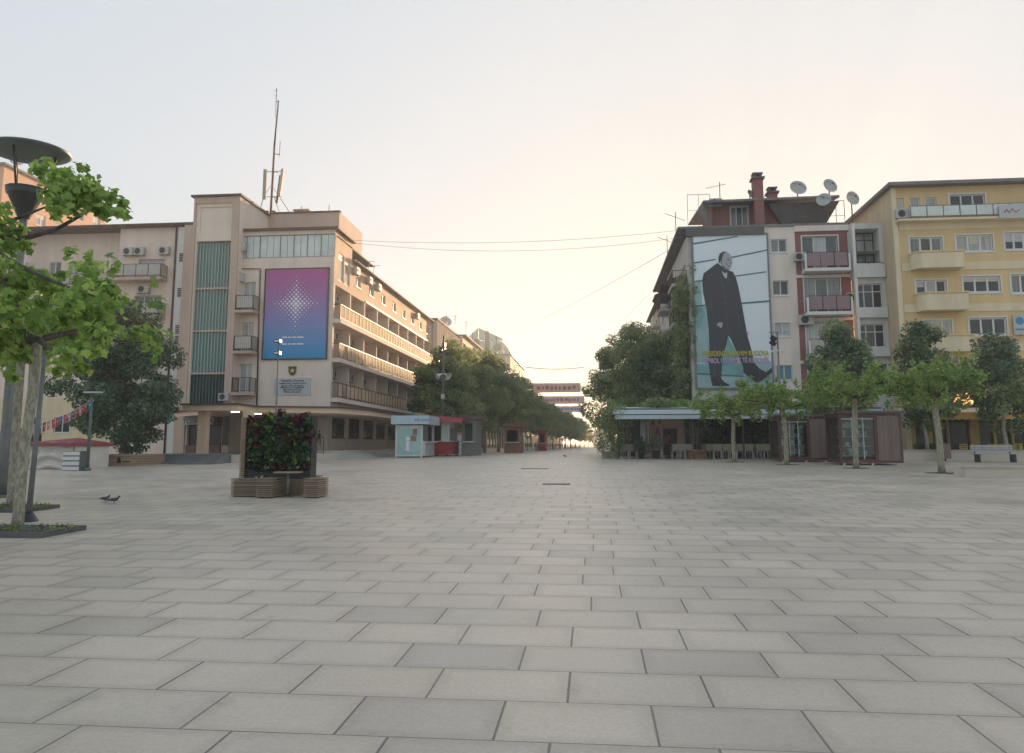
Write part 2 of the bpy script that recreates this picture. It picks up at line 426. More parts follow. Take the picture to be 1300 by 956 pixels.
def rail(par, pts, h=1.0, post=1.0, bars=0, mt='dark_rail', name='railing', t=.035, panel=None, low=.12):
    """railing along polyline pts: posts, top rail, bottom rail, bars or panels"""
    mb = MB(); pb = MB()
    for a, b in zip(pts, pts[1:]):
        a = Vector(a); b = Vector(b); n = max(1, round((b-a).length/post))
        mb.bar(a+Vector((0, 0, h)), b+Vector((0, 0, h)), t*1.3, t)
        mb.bar(a+Vector((0, 0, low)), b+Vector((0, 0, low)), t*.8, t*.8)
        for k in range(n+1):
            p = a+(b-a)*k/n; mb.bar(p, p+Vector((0, 0, h-.01)), t)
        if bars:
            nb = max(1, round((b-a).length/bars))
            for k in range(nb): 
                p = a+(b-a)*(k+.5)/nb; mb.bar(p+Vector((0, 0, low)), p+Vector((0, 0, h)), t*.45)
        if panel:
            dr = (b-a).normalized()
            for k in range(n):
                p = a+(b-a)*k/n + dr*t*1.1; q = a+(b-a)*(k+1)/n - dr*t*1.1
                pb.bar(p+Vector((0, 0, (h+low)/2)), q+Vector((0, 0, (h+low)/2)), .012, h-low-.08)
    o = mb.build(name, [MATS[mt]], par)
    if panel: pb.build('panel', [MATS[panel]], par if par.parent is not None else o)
    return o
def text_mesh(name, body, size, mtl, M, par=None, org=None, ext=.008, align='CENTER', shear=0, bold=0, sx=1, spacing=1):
    cu = bpy.data.curves.new(name, 'FONT'); cu.body = body; cu.size = size; cu.align_x = align; cu.extrude = ext; cu.shear = shear; cu.offset = bold
    cu.space_character = spacing
    t = bpy.data.objects.new(name, cu); COL.objects.link(t)
    bpy.context.view_layer.update()
    dg = bpy.context.evaluated_depsgraph_get()
    me = bpy.data.meshes.new_from_object(t.evaluated_get(dg)); bpy.data.objects.remove(t)
    o3 = origin_of(par) if par is not None else Vector(org or (0, 0, 0))
    me.transform(Matrix.Translation(-o3) @ M @ Matrix.Diagonal((sx, 1, 1, 1))); me.materials.clear(); me.materials.append(mtl)
    o = bpy.data.objects.new(name, me); COL.objects.link(o)
    if par is not None: o.parent = par
    else: o.location = o3
    ORG[o.name] = o3
    return o
def M_south(x, y, z):  # text plane facing -y
    return Matrix.Translation((x, y, z)) @ Matrix.Rotation(math.pi/2, 4, 'X')

# ------------------------------------------------------------------ foliage
LEAF_D = np.array([(0, -.5, 0), (.34, -.08, .06), (0, .5, 0), (-.34, -.08, .06)])
LEAF_P = np.array([(0,-.42,0),(.18,-.36,.02),(.40,-.30,.06),(.38,-.06,.05),(.54,.12,.10),(.33,.24,.05),(.17,.33,.02),(0,.60,-.05),(-.17,.33,.02),(-.33,.24,.05),(-.54,.12,.10),(-.38,-.06,.05),(-.40,-.30,.06),(-.18,-.36,.02)])
def leaves(name, mats, par, clumps, n, size, seed=1, tmpl=None, droop=.25, flat=.0, shell=.55, org=None, upb=.6, midx=None):
    """clumps: list of (x,y,z,rx,ry,rz) in world; n leaves in all"""
    rs = np.random.RandomState(seed); T = LEAF_D if tmpl is None else tmpl
    C = np.array(clumps, float); w = (C[:, 3]*C[:, 4]*C[:, 5])**(.75); w /= w.sum()
    k = rs.choice(len(C), n, p=w)
    d = rs.normal(size=(n, 3)); d /= np.linalg.norm(d, axis=1)[:, None]
    r = shell + (1.12-shell)*rs.rand(n)**.8
    pos = C[k, :3] + d*C[k, 3:]*r[:, None]
    nr = d*.75 + rs.normal(size=(n, 3))*.55; nr[:, 2] += upb
    nr /= np.linalg.norm(nr, axis=1)[:, None]
    a = rs.normal(size=(n, 3)); a[:, 2] -= droop*2
    V = a - nr*(a*nr).sum(1)[:, None]; V /= np.linalg.norm(V, axis=1)[:, None]
    U = np.cross(V, nr)
    s = size*(.6+.8*rs.rand(n))
    K = len(T)
    vv = pos[:, None, :] + s[:, None, None]*(T[None, :, 0:1]*U[:, None, :] + T[None, :, 1:2]*V[:, None, :] + T[None, :, 2:3]*nr[:, None, :])
    o3 = origin_of(par) if par is not None else Vector(org or (0, 0, 0))
    vv = vv.reshape(-1, 3) - np.array(o3)
    me = bpy.data.meshes.new(name)
    me.vertices.add(n*K); me.vertices.foreach_set('co', vv.astype(np.float32).ravel())
    me.loops.add(n*K); me.loops.foreach_set('vertex_index', np.arange(n*K, dtype=np.int32))
    me.polygons.add(n); me.polygons.foreach_set('loop_start', np.arange(n, dtype=np.int32)*K)
    try: me.polygons.foreach_set('loop_total', np.full(n, K, dtype=np.int32))
    except Exception: pass
    if not isinstance(mats, (list, tuple)): mats = [mats]
    for m in mats: me.materials.append(m)
    if len(mats) > 1: me.polygons.foreach_set('material_index', (rs.randint(0, len(mats), len(C))[k]).astype(np.int32))
    me.update(calc_edges=True); me.validate()
    o = bpy.data.objects.new(name, me); COL.objects.link(o)
    if par is not None: o.parent = par
    else: o.location = o3
    ORG[o.name] = o3
    return o
def clumps_in(c, rad, n, cr, seed, low=-1., shell=.5, taper=0):
    """n clump centres scattered in an ellipsoid; taper narrows the top"""
    rr = random.Random(seed); out = []
    while len(out) < n:
        v = Vector((rr.uniform(-1, 1), rr.uniform(-1, 1), rr.uniform(low, 1)))
        if v.length > 1 or v.length < shell*rr.random(): continue
        t = 1-taper*(v.z*.5+.5)
        q = cr*rr.uniform(.65, 1.3)
        out.append((c[0]+v.x*rad[0]*t, c[1]+v.y*rad[1]*t, c[2]+v.z*rad[2], q*rr.uniform(.9, 1.3), q*rr.uniform(.9, 1.3), q*rr.uniform(.6, .95)))
    return out
def trunk_mesh(par, base, top, r0, r1, limbs, seed=0, mt='bark', name='trunk', bend=.15):
    rr = random.Random(seed); mb = MB(); base = Vector(base); top = Vector(top)
    pts = []; rad = []
    for k in range(7):
        t = k/6; p = base.lerp(top, t) + Vector((rr.uniform(-1, 1), rr.uniform(-1, 1), 0))*bend*math.sin(t*math.pi)*.5
        pts.append(p); rad.append((r0*(1-t)+r1*t)*(1.25 if k == 0 else 1))
    mb.tube(pts, rad, 10)
    for L in limbs:
        e = Vector(L[:3]); t = rr.uniform(.62, .98); s = base.lerp(top, t)
        m = s.lerp(e, .5) + Vector((rr.uniform(-.2, .2), rr.uniform(-.2, .2), rr.uniform(-.05, .3)))*(e-s).length*.25
        mb.tube([s, m, e], [r1*.6, r1*.38, r1*.12], 6)
    return mb.build(name, [MATS[mt]], par)
def make_tree(name, loc, h, r, n, size, leafm, label, cat, seed, group=None, clear=.25, cr=.8, nc=60, taper=.35, tr=.16, mt='bark', ry=None, lean=(0, 0), low=-1, upb=.5):
    x, y, z = loc
    t = thing(name, loc, label, cat, group)
    zc = z + h*(clear+1)/2; rz = h*(1-clear)/2
    cl = clumps_in((x+lean[0], y+lean[1], zc), (r, ry or r, rz), nc, cr, seed, low=low, taper=taper)
    lim = [c for c in cl if c[2] < zc+rz*.5][:14]
    trunk_mesh(t, (x, y, z), (x+lean[0]*.8, y+lean[1]*.8, zc+rz*.35), tr, tr*.35, lim, seed, mt)
    leaves('crown', leafm, t, cl, n, size, seed, upb=upb)
    return t
# ------------------------------------------------------------------ palette
mat('hotel_beige', (0.740, 0.625, 0.535), .85, .12, .35, bump=.25, bscale=60, streak=.5)
mat('hotel_brown', (0.520, 0.390, 0.320), .8, .12, .5, bump=.2, bscale=60, streak=.55)
mat('hotel_orange', (0.660, 0.460, 0.330), .85, .10, .5, bump=.2, bscale=60, streak=.5)
mat('loggia_inner', (0.720, 0.610, 0.520), .85, .10, .5, streak=.4)
mat('pale_stucco', (0.575, 0.500, 0.413), .85, .12, .4, bump=.25, bscale=60, streak=.55)
mat('apt_pink', (0.740, 0.615, 0.525), .88, .12, .4, bump=.3, bscale=60, streak=.55)
mat('cream', (0.688, 0.575, 0.375), .85, .12, .4, streak=.5)
mat('tower_pink', (0.620, 0.380, 0.260), .85, .08, .3, streak=.4)
mat('poster_pink', (0.760, 0.665, 0.600), .85, .12, .5, bump=.3, bscale=50, streak=.6)
mat('poster_grey', (0.500, 0.485, 0.460), .85, .2, .8, bump=.3, bscale=40, streak=.55)
mat('brick_red', (0.270, 0.115, 0.110), .85, .14, .8, bump=.3, bscale=40, streak=.4)
mat('dark_slate', (0.130, 0.120, 0.120), .8, .2, 1.5, bump=.4, bscale=20)
mat('link_grey', (0.620, 0.620, 0.600), .85, .12, .6, streak=.6)
mat('white_paint', (0.720, 0.710, 0.680), .6, .08, .7, streak=.5)
mat('white_frame', (.66, .66, .64), .5, .06, 1)
mat('ochre', (0.690, 0.515, 0.270), .85, .12, .45, bump=.3, bscale=50, streak=.5)
mat('ochre_pale', (0.730, 0.630, 0.440), .85, .12, .5, bump=.2, bscale=50, streak=.5)
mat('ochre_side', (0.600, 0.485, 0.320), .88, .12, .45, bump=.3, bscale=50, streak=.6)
mat('blind_cream', (.56, .53, .46), .6, .08, 2)
mat('dark_rail', (.055, .04, .04), .5, .1, 3)
mat('red_rail', (.13, .055, .045), .55, .15, 3)
mat('grey_metal', (.18, .19, .195), .45, .12, 4, metal=.3)
mat('dark_metal', (.035, .04, .045), .4, .15, 4, metal=.2)
mat('pole_green', (.10, .13, .13), .5, .15, 3)
mat('ac_white', (0.460, 0.460, 0.450), .5, .07, 2)
mat('fan_dark', (.03, .03, .032), .6, .1, 4)
mat('roof_brown', (.10, .065, .055), .7, .2, 1.5)
mat('roof_grey', (.20, .195, .19), .85, .2, 1.2)
mat('frost_glass', (0.600, 0.672, 0.660), .25, .12, .9)
mat('panel_cream', (0.520, 0.385, 0.250), .8, .12, 1.4, island=.5, spec=.15)
mat('fin_green', (0.250, 0.370, 0.345), .4, .14, .6, streak=.5, island=.25)
mat('fin_dark', (.05, .10, .095), .4, .14, .6, streak=.3)
mat('step_stone', (.17, .172, .175), .7, .18, 1.5, bump=.2)
mat('wall_stone', (0.546, 0.488, 0.416), .8, .1, 1.5, bump=.2, island=.3)
mat('canopy_peach', (0.740, 0.550, 0.400), .75, .06, .7, streak=.3)
mat('granite_red', (.15, .07, .055), .4, .2, 2)
mat('wood_slat', (0.290, 0.215, 0.160), .7, .28, 3, streak=.3, island=.55)
mat('wood_pale', (.33, .24, .17), .75, .22, 3, island=.5)
mat('wood_dark', (0.225, 0.165, 0.150), .6, .2, 2, island=.45)
mat('frame_maroon', (0.120, 0.050, 0.048), .45, .15, 2)
mat('tarp', (.60, .57, .52), .7, .07, 1.5, bump=.2, bscale=6)
mat('tarp_red', (0.270, 0.070, 0.075), .6, .12, 1.5)
mat('awning_grey', (0.486, 0.567, 0.608), .6, .08, .7, island=.1)
mat('awning_yellow', (.62, .36, .08), .6, .08, 1.5)
mat('awning_cream', (.60, .56, .42), .6, .08, 1.5)
mat('pink_wall', (0.715, 0.481, 0.429), .8, .08, 1)
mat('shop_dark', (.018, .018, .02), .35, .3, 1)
mat('chair_wicker', (0.360, 0.315, 0.250), .6, .15, 6, island=.2)
mat('terracotta', (.30, .17, .11), .8, .15, 3)
mat('panel_mauve', (0.270, 0.180, 0.190), .4, .1, 1.5)
mat('panel_grey', (.44, .41, .37), .4, .1, 1.5)
mat('kiosk_blue', (0.420, 0.540, 0.620), .35, .06, 1.5)
mat('kiosk_panel', (0.330, 0.520, 0.510), .3, .12, .9, island=.1)
mat('kiosk_grey', (0.494, 0.533, 0.546), .4, .1, 1.5)
mat('kiosk_red', (.34, .03, .03), .45, .15, 1.5)
mat('fridge_white', (.62, .63, .62), .35, .05, 1)
mat('concrete', (0.450, 0.431, 0.400), .85, .14, 1.2, bump=.25)
mat('soil', (.075, .06, .045), .95, .3, 8, bump=.6, bscale=20)
mat('kerb_dark', (0.100, 0.098, 0.105), .7, .25, 4)
mat('dish_grey', (.42, .43, .42), .5, .12, 1.5)
mat('rust', (.22, .09, .06), .8, .2, 3)
mat('yellow_chair', (.55, .42, .05), .5, .12, 2)
mat('bench_grey', (0.390, 0.390, 0.403), .7, .2, 4, island=.3)
mat('antenna_grey', (.30, .31, .30), .5, .1, 3)
mat('antenna_tan', (.55, .40, .25), .5, .1, 3)
mat('shutter_blue', (.12, .25, .31), .5, .1, 2)
mat('roofglass', (.33, .50, .46), .25, .12, .25, island=.35)
mat('roofglass_dark', (.08, .18, .16), .3, .12, .3)
mat('manhole', (.09, .085, .08), .5, .2, 6)
mat('skin', (.42, .26, .19), .6, .06, 5)
mat('cloth_white', (.55, .54, .54), .85, .06, 5)
mat('cloth_dark', (.035, .035, .045), .85, .1, 5)
mat('cloth_red', (.25, .07, .055), .85, .1, 5)
mat('pigeon_grey', (.09, .10, .125), .7, .25, 20)
mat_bark('bark', (.10, .085, .065), (.19, .165, .13), 7)
mat_bark('plane_bark', (.21, .20, .155), (.37, .35, .27), 17)
mat_bark('branch_bark', (.055, .045, .04), (.12, .10, .085), 14)
mat_leaf('leaf_bright', (0.10, 0.20, 0.05), (0.34, 0.46, 0.12), 0.55)
mat_leaf('leaf_plane', (0.08, 0.16, 0.05), (0.28, 0.38, 0.11), 0.5)
mat_leaf('leaf_dark', (0.03, 0.075, 0.04), (0.12, 0.2, 0.095), 0.35)
mat_leaf('leaf_avenue', (0.11, 0.165, 0.08), (0.34, 0.38, 0.19), 0.5)
mat_leaf('leaf_big', (0.1, 0.15, 0.075), (0.31, 0.36, 0.175), 0.5)
mat_leaf('leaf_wall', (.02, .055, .03), (.065, .12, .05), .3)
mat_leaf('leaf_ivy', (0.1, 0.15, 0.075), (0.3, 0.35, 0.17), 0.45)
mat_leaf('leaf_spruce', (0.055, 0.105, 0.07), (0.18, 0.25, 0.15), 0.35)
mat_leaf('leaf_crimson', (.035, .008, .012), (.12, .02, .03), .25)
mat_leaf('leaf_lime', (.13, .22, .03), (.30, .38, .07), .4)
mat_leaf('leaf_shrub', (.08, .13, .035), (.19, .23, .08), .4)
mat_leaf('leaf_olive', (.10, .13, .10), (.20, .24, .19), .3)
mat_pane('pane', (.03, .035, .04), (.42, .43, .42), .5)
mat_pane('pane_curtain', (.10, .12, .12), (.52, .55, .54), .75)
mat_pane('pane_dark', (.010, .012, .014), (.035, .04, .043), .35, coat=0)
mat_pane('pane_warm', (.30, .22, .13), (.60, .52, .38), .6)
mat_glass('shop_glass', dens=.985)
paving()
M = MATS

# ------------------------------------------------------------------ light
SUN_AZ, SUN_EL = R(12), R(6.5)
w = bpy.data.worlds.new('World'); scene.world = w; w.use_nodes = True
nt = w.node_tree; bg = nt.nodes['Background']
sky = nt.nodes.new('ShaderNodeTexSky'); sky.sky_type = 'NISHITA'; sky.sun_disc = False
sky.sun_elevation = SUN_EL; sky.sun_rotation = SUN_AZ; sky.altitude = 600; sky.air_density = 1.0; sky.dust_density = 3.5; sky.ozone_density = 1.5
# thick morning haze evens the sky out: less saturated, less contrast between the sun side and the rest
pre = nt.nodes.new('ShaderNodeVectorMath'); pre.operation = 'SCALE'; pre.inputs['Scale'].default_value = .2
gam = nt.nodes.new('ShaderNodeGamma'); gam.inputs['Gamma'].default_value = .062
hsv = nt.nodes.new('ShaderNodeHueSaturation'); hsv.inputs['Saturation'].default_value = 3.1; hsv.inputs['Value'].default_value = 2.75
nt.links.new(sky.outputs[0], pre.inputs[0]); nt.links.new(pre.outputs[0], gam.inputs['Color']); nt.links.new(gam.outputs[0], hsv.inputs['Color'])
tint = nt.nodes.new('ShaderNodeVectorMath'); tint.operation = 'MULTIPLY'; tint.inputs[1].default_value = (.965, 1.0, 1.035)
nt.links.new(hsv.outputs[0], tint.inputs[0]); nt.links.new(tint.outputs[0], bg.inputs[0]); bg.inputs[1].default_value = .12
sl = bpy.data.lights.new('sun', 'SUN'); sl.energy = 4.0; sl.angle = R(.6); sl.color = (1, .66, .37)
so = bpy.data.objects.new('sun', sl); COL.objects.link(so)
sd = Vector((math.sin(SUN_AZ)*math.cos(SUN_EL), math.cos(SUN_AZ)*math.cos(SUN_EL), math.sin(SUN_EL)))
so.rotation_euler = sd.to_track_quat('Z', 'Y').to_euler(); so.location = sd*300+Vector((0, 0, 50))
scene.view_settings.view_transform = 'Standard'; scene.view_settings.look = 'None'
scene.view_settings.gamma = 1; scene.view_settings.exposure = 1.27

# ------------------------------------------------------------------ ground
mb = MB()
ys = [-120, -40, -10, 0, 10, 20, 30, 40, 48] + [48+k for k in range(1, 17)] + [80, 120, 200, 400, 900, 1600]
xs = [-700, -400, -80, -30, 0, 30, 80, 400, 700]
for a, b in zip(ys, ys[1:]):
    for c, d in zip(xs, xs[1:]): mb.quad((c, a, gz(a)), (d, a, gz(a)), (d, b, gz(b)), (c, b, gz(b)))
gr = mb.build('plaza_paving', M['paving']); tag(gr, kind='structure')
gr.data.polygons.foreach_set('use_smooth', [True]*len(gr.data.polygons))
# haze
scene.cycles.volume_bounces = 2; scene.cycles.max_bounces = 10; scene.cycles.transparent_max_bounces = 16
HZ = True
if HZ:
    mb = MB(); mb.box(-720, 720, -140, 1620, -2, 37)
    m = bpy.data.materials.new('haze'); m.use_nodes = True; n2 = m.node_tree
    n2.nodes.remove(n2.nodes['Principled BSDF'])
    pv = n2.nodes.new('ShaderNodeVolumePrincipled'); pv.inputs['Color'].default_value = (.96, .95, .93, 1)
    pv.inputs['Density'].default_value = .0010; pv.inputs['Anisotropy'].default_value = .55
    n2.links.new(pv.outputs[0], n2.nodes['Material Output'].inputs['Volume'])
    tag(mb.build('haze', m), kind='stuff')

# ================================================================== HOTEL (left corner)
HY = 52.0; HX = X(421, HY); HB = gz(50)+.35
hotel = thing('hotel', (HX-6, HY, gz(50)), 'long beige hotel with a green glass stair tower and rows of loggias along the street', 'building')
S = Fr('S', HY); E = Fr('E', HX)
tz = Z(250.5, 51.2, 268); TX0 = X(237.5, 51.2); TX1 = X(296.5, 51.2)
wz = Z(293, HY, 360); FX0 = X(303, HY, 400)
HEND = 85.4
# --- stair tower
mb = MB()
gx0, gx1 = X(242.5, 51.2), X(286.5, 51.2)
ST = Fr('S', 51.2)
gt, gb = Z(306, 51.2, 265), HB+.1
facade(mb, ST, TX0, TX1, HB-.4, tz, [(gx0, gx1, gb, gt, .35), (gx0+.15, gx1-.15+.1, gt+.5, tz-.7, .08, 1)])
mb.quad((TX1, 51.2, HB-.4), (TX1, 56, HB-.4), (TX1, 56, tz), (TX1, 51.2, tz))
mb.quad((TX0, 51.2, HB-.4), (TX0, 51.2, tz), (TX0, 56, tz), (TX0, 56, HB-.4))
mb.quad((TX0, 56, HB), (TX0, 56, tz), (X(332, 56, 270)+.02, 56, tz), (X(332, 56, 270)+.02, 56, HB))
mb.build('tower_wall', M['hotel_beige'], hotel)
mb = MB()   # brown pilasters proud of the tower face
ST.box(mb, gx1+.05, TX1+.0, .003, .12, HB-.4, tz-.02); ST.box(mb, TX0, gx0-.12, .003, .12, HB-.4, tz-.02); ST.box(mb, gx0-.12, gx1+.05, .003, .10, tz-.45, tz-.02)
mb.build('pilaster', M['hotel_brown'], hotel)
mb = MB(); mb.box(TX0-.2, TX1+.15, 50.95, 56.2, tz, tz+.14); mb.build('tower_coping', M['roof_brown'], hotel)
mb = MB(); ST.box(mb, gx1+.1, TX1-.05, .122, .16, HB+.45, 4.0); mb.build('entrance_panel', M['shop_dark'], hotel)
# green channel-glass bands
bands = [Z(y, 51.2, 265) for y in (306, 366, 420, 474, 531)]
for k in range(4):
    z1, z0 = bands[k]-.05, bands[k+1]+.08
    if k == 3: z0 = Z(526, 51.2, 265)
    mb = MB(); n = 11; w_ = (gx1-gx0)/n
    for i in range(n):
        a = gx0+i*w_; mb.quad((a+.02, 51.50, z0), (a+w_-.02, 51.50, z0), (a+w_-.02, 51.50, z1), (a+.02, 51.50, z1))
    g = mb.build('stair_glazing', M['fin_green'] if k < 3 else M['fin_dark'], hotel)
    mb = MB()
    for i in range(n+1): 
        a = gx0+i*w_; mb.box(a-.028, a+.028, 51.36, 51.49, z0, z1)
    mb.build('fin', M['fin_green'] if k < 3 else M['fin_dark'], g)
    mb = MB(); mb.box(gx0, gx1, 51.3, 51.52, z0-.13, z0-.01); mb.build('floor_band', M['hotel_brown'], g)
# --- raised block behind and its side
bz = Z(270, 56, 400); BX1 = X(431, 56, 272)
mb = MB(); mb.quad((TX1-.1, 56, wz-.5), (BX1, 56, wz-.5), (BX1, 56, bz), (TX1-.1, 56, bz))
mb.quad((BX1, 56, wz-.5), (BX1, 62, wz-.5), (BX1, 62, bz), (BX1, 56, bz)); mb.quad((TX1-.1, 56, bz-.02), (BX1, 56, bz-.02), (BX1, 62, bz-.02), (TX1-.1, 62, bz-.02))
mb.build('rooftop_block', M['hotel_brown'], hotel)
mb = MB(); mb.box(TX1+.15, BX1+.08, 55.9, 56.25, bz, bz+.1); mb.build('block_coping', M['roof_brown'], hotel)
cx0 = X(368, 56.5); cx1 = X(384, 56.5)
mb = MB(); mb.box(cx0, cx1, 56.5, 57.3, bz+.1, bz+.35); mb.box(cx0-.15, cx1+.15, 56.4, 57.4, bz+.35, bz+.45); mb.build('roof_vent', M['hotel_brown'], hotel)
# --- front wall
mb = MB()
s0, s1 = Z(327, HY, 360), Z(298, HY, 360)
doors = []
for (ya, yb) in ((358, 396), (409, 447), (462, 499)):
    doors.append((X(304.5, HY), X(321, HY), Z(yb, HY, 312), Z(ya, HY, 312), .2))
gfz = Z(529, HY, 350)
facade(mb, S, TX1, HX, HB-.4, wz, doors+[(X(303.5, HY, 310)+.05, HX-.02, s0, s1, .10), (TX1+.3, X(394, HY, 550), HB+.35, gfz, .9, 1)])
mb.build('front_wall', M['hotel_beige'], hotel)
mb = MB(); n = 14; a0 = X(303.5, HY, 310)+.05; a1 = HX-.02
for i in range(n): mb.quad((a0+(a1-a0)*i/n+.015, HY+.09, s0+.03), (a0+(a1-a0)*(i+1)/n-.015, HY+.09, s0+.03), (a0+(a1-a0)*(i+1)/n-.015, HY+.09, s1-.03), (a0+(a1-a0)*i/n+.015, HY+.09, s1-.03))
wdw = mb.build('strip_window', M['frost_glass'], hotel)
mb = MB(); mb.box(a0, a1, HY+.02, HY+.12, s0, s0+.05); mb.box(a0, a1, HY+.02, HY+.12, s1-.05, s1)
for i in (0, 1, 3, 6, 8, 10, 12, 14): mb.box(a0+(a1-a0)*i/n-.02, a0+(a1-a0)*i/n+.02, HY+.03, HY+.11, s0+.05, s1-.05)
mb.build('frame', M['grey_metal'], wdw)
mb = MB(); mb.box(TX1+.02, HX+.3, HY-.25, HY+.4, wz, wz+.16); mb.box(HX-.1, HX+.3, HY+.4, 56.0, wz, wz+.16); mb.build('cornice', M['roof_brown'], hotel)
for k, (u0, u1, z0, z1, _) in enumerate(doors):
    window(hotel, S, u0, u1, z0, z1, -.19, 2, pm=M['pane_curtain'], sill=0, name='balcony_door')
    b = MB(); bx0, bx1 = TX1+.02, X(327, HY); b.box(bx0, bx1, HY-1.0, HY-.003, z0-.2, z0-.02)
    bo = b.build('balcony', M['hotel_brown'], hotel)
    rail(bo, [(bx0+.05, HY-.02, z0-.02), (bx0+.05, HY-.95, z0-.02), (bx1-.05, HY-.95, z0-.02), (bx1-.05, HY-.02, z0-.02)], 1.0, .9, .13, 'dark_rail', panel='panel_grey' if k < 2 else None)
ac_unit(hotel, S, X(299.5, HY), Z(320, HY, 300), .9, .6, dd=.35); ac_unit(hotel, S, X(299, HY), Z(359, HY, 300), .9, .6, dd=.35)
ac_unit(hotel, S, X(289, 51.2), Z(509, 51.2, 285), .7, .5, .8)
p = MB(); px_ = lambda a, y: (X(a, HY, y), HY-.07, Z(y, HY, a))
p.tube([px_(301, 297), px_(301, 341.5), px_(331, 341.5), px_(329.5, 390), px_(326.5, 515)], .05, 8)
p.build('drain_pipe', M['dark_rail'], hotel)
# ground floor entrance glazing, behind the canopy
e0, e1 = TX1+.3, X(394, HY, 550)
for k in range(4):
    a = e0+(e1-e0)*k/4; b = e0+(e1-e0)*(k+1)/4
    window(hotel, S, a+.03, b-.03, HB+.4, gfz-.05, -.8, 2, fm=M['dark_metal'], pm=M['pane_dark'], sill=0, name='entrance_glazing', trans=gfz-.7)
# shop front inside the tower foot
z_s = Z(531, 51.2, 265)
mb = MB(); mb.box(gx0+.02, gx1-.02, 51.47, 51.54, gb, Z(541, 51.2, 265)); mb.build('shop_front', M['shop_dark'], hotel)
mb = MB(); mb.box(gx0+.02, gx1-.02, 51.05, 51.45, HB-.2, HB+.45); mb.build('shop_plinth', M['granite_red'], hotel)
# --- street side (faces +x)
zt = wz-.35; o1, f1 = 12.50, 10.15
fl = [(12.50, 10.10), (9.78, 7.42), (7.08, 4.72)]
holes = []; by = [52.35+3.67*k for k in range(10)]
for (zz1, zz0) in fl:
    for a, b in zip(by, by[1:]): holes.append((a, b-.22, zz0, zz1, 1.7, 1))
for a, b in zip(by[1:], by[2:]):
    holes.append((a+.9, a+2.3, 13.35, 14.15, .15))
for k in range(9): holes.append((by[k]+.2, by[k]+2.9, HB+1.0, 3.95, .08))
mb = MB(); 
hw = [(52.9, 54.15, 12.95, 14.9, .12), (54.35, 55.55, 12.95, 14.9, .12)]
facade(mb, E, HY, HEND, HB-.4, 15.0, [h for h in holes if h[2] > 12.9] + hw + [(h[0], h[1], h[2], h[3], .02) for h in holes if h[2] < 12.9 and h[2] > 4])
# remove: keep only the upper belt in orange, so the lower holes get deep reveals from the inner shell
mb = MB(); facade(mb, E, HY, HEND, 12.5, 15.0, [h for h in holes if h[2] > 12.9]+hw)
mb.quad((HX, HY, 15.0), (HX, 56, 15.0), (HX, 56, wz), (HX, HY, wz))
mb.build('upper_wall', M['hotel_orange'], hotel)
mb = MB(); facade(mb, E, HY, HEND, HB-.4, 12.5, [h for h in holes if h[2] < 12.4])
mb.quad((HX, HEND, HB-.4), (HX-14, HEND, HB-.4), (HX-14, HEND, 15), (HX, HEND, 15))
mb.build('street_wall', M['loggia_inner'], hotel)
for h in hw: window(hotel, E, *h[:4], -.1, 1, pm=M['pane_warm'], sill=0)
for k, h in enumerate([h for h in holes if h[2] > 12.9]):
    window(hotel, E, *h[:4], -.12, 2, pm=M['pane_warm'])
for h in [h for h in holes if h[2] < 4]:
    window(hotel, E, *h[:4], -.075, 2, fm=M['dark_metal'], pm=M['pane_dark'], sill=.08, trans=3.2)
mb = MB(); mb.box(HX-9, HX+.25, 56.0, HEND+.1, 15.0, 15.14); mb.box(HX+.1, HX+.45, 56.0, HEND+.1, 14.9, 15.0)
mb.box(TX0, HX, HY+.4, 62, wz-.4, wz-.3); mb.build('roof', M['roof_grey'], hotel)
mb = MB(); E.box(mb, by[2], HEND-.1, .003, .07, 12.55, 12.68); mb.build('gutter', M['white_paint'], hotel)
for j, (zz1, zz0) in enumerate(fl):
    b = MB(); E.box(b, HY+.05, HEND-.05, .003, .55, zz0-.32, zz0-.04); sl_ = b.build('balcony_slab', M['loggia_inner'], hotel)
    # railing: posts, rail, and pale panels catching the sun
    r = MB(); E.box(r, HY+.1, HEND-.1, .46, .52, zz0+.93, zz0+.99); E.box(r, HY+.1, HEND-.1, .47, .51, zz0+.02, zz0+.06)
    nn = 36; st = (HEND-HY-.2)/nn
    for k in range(nn+1): E.box(r, HY+.1+k*st-.025, HY+.1+k*st+.025, .465, .515, zz0-.05, zz0+.93)
    r.bar((HX+.02, HY+.08, zz0+.96), (HX+.5, HY+.08, zz0+.96), .05); 
    ro = r.build('railing', M['red_rail'], sl_)
    r = MB(); rr = random.Random(j)
    for k in range(nn):
        if j == 2 and k in (1,): continue
        if j == 1 and k == 1: continue
        E.box(r, HY+.1+k*st+.06, HY+.1+(k+1)*st-.06, .48, .492, zz0+.1, zz0+.88)
    r.build('railing_panel', M['panel_cream'], sl_)
    for k in range(9):
        a = by[k]
        window(hotel, Fr('E', HX-1.7), a+.5, a+2.6, zz0+.0, zz0+2.05, .01, 2, pm=M['pane_curtain'], sill=0, name='balcony_door')
        if (k + j) % 2 == 0 or rr.random() < .25:
            ac_unit(hotel, E, a+2.75-.3*rr.random(), zz1-.72-.12*rr.random(), .8, .5, -.95, .3)
for k, u in ((1, by[1]+.5), (2, by[2]+.3), (2, by[2]+3.0), (6, by[6]+3.0)): ac_unit(hotel, E, u, 14.1, .8, .5)
# stone pillars of the ground floor
for k in range(9):
    b = MB(); E.box(b, by[k]+2.95, by[k]+3.6, .003, .1, HB-.3, 3.98); b.build('pillar', M['hotel_beige'], hotel)
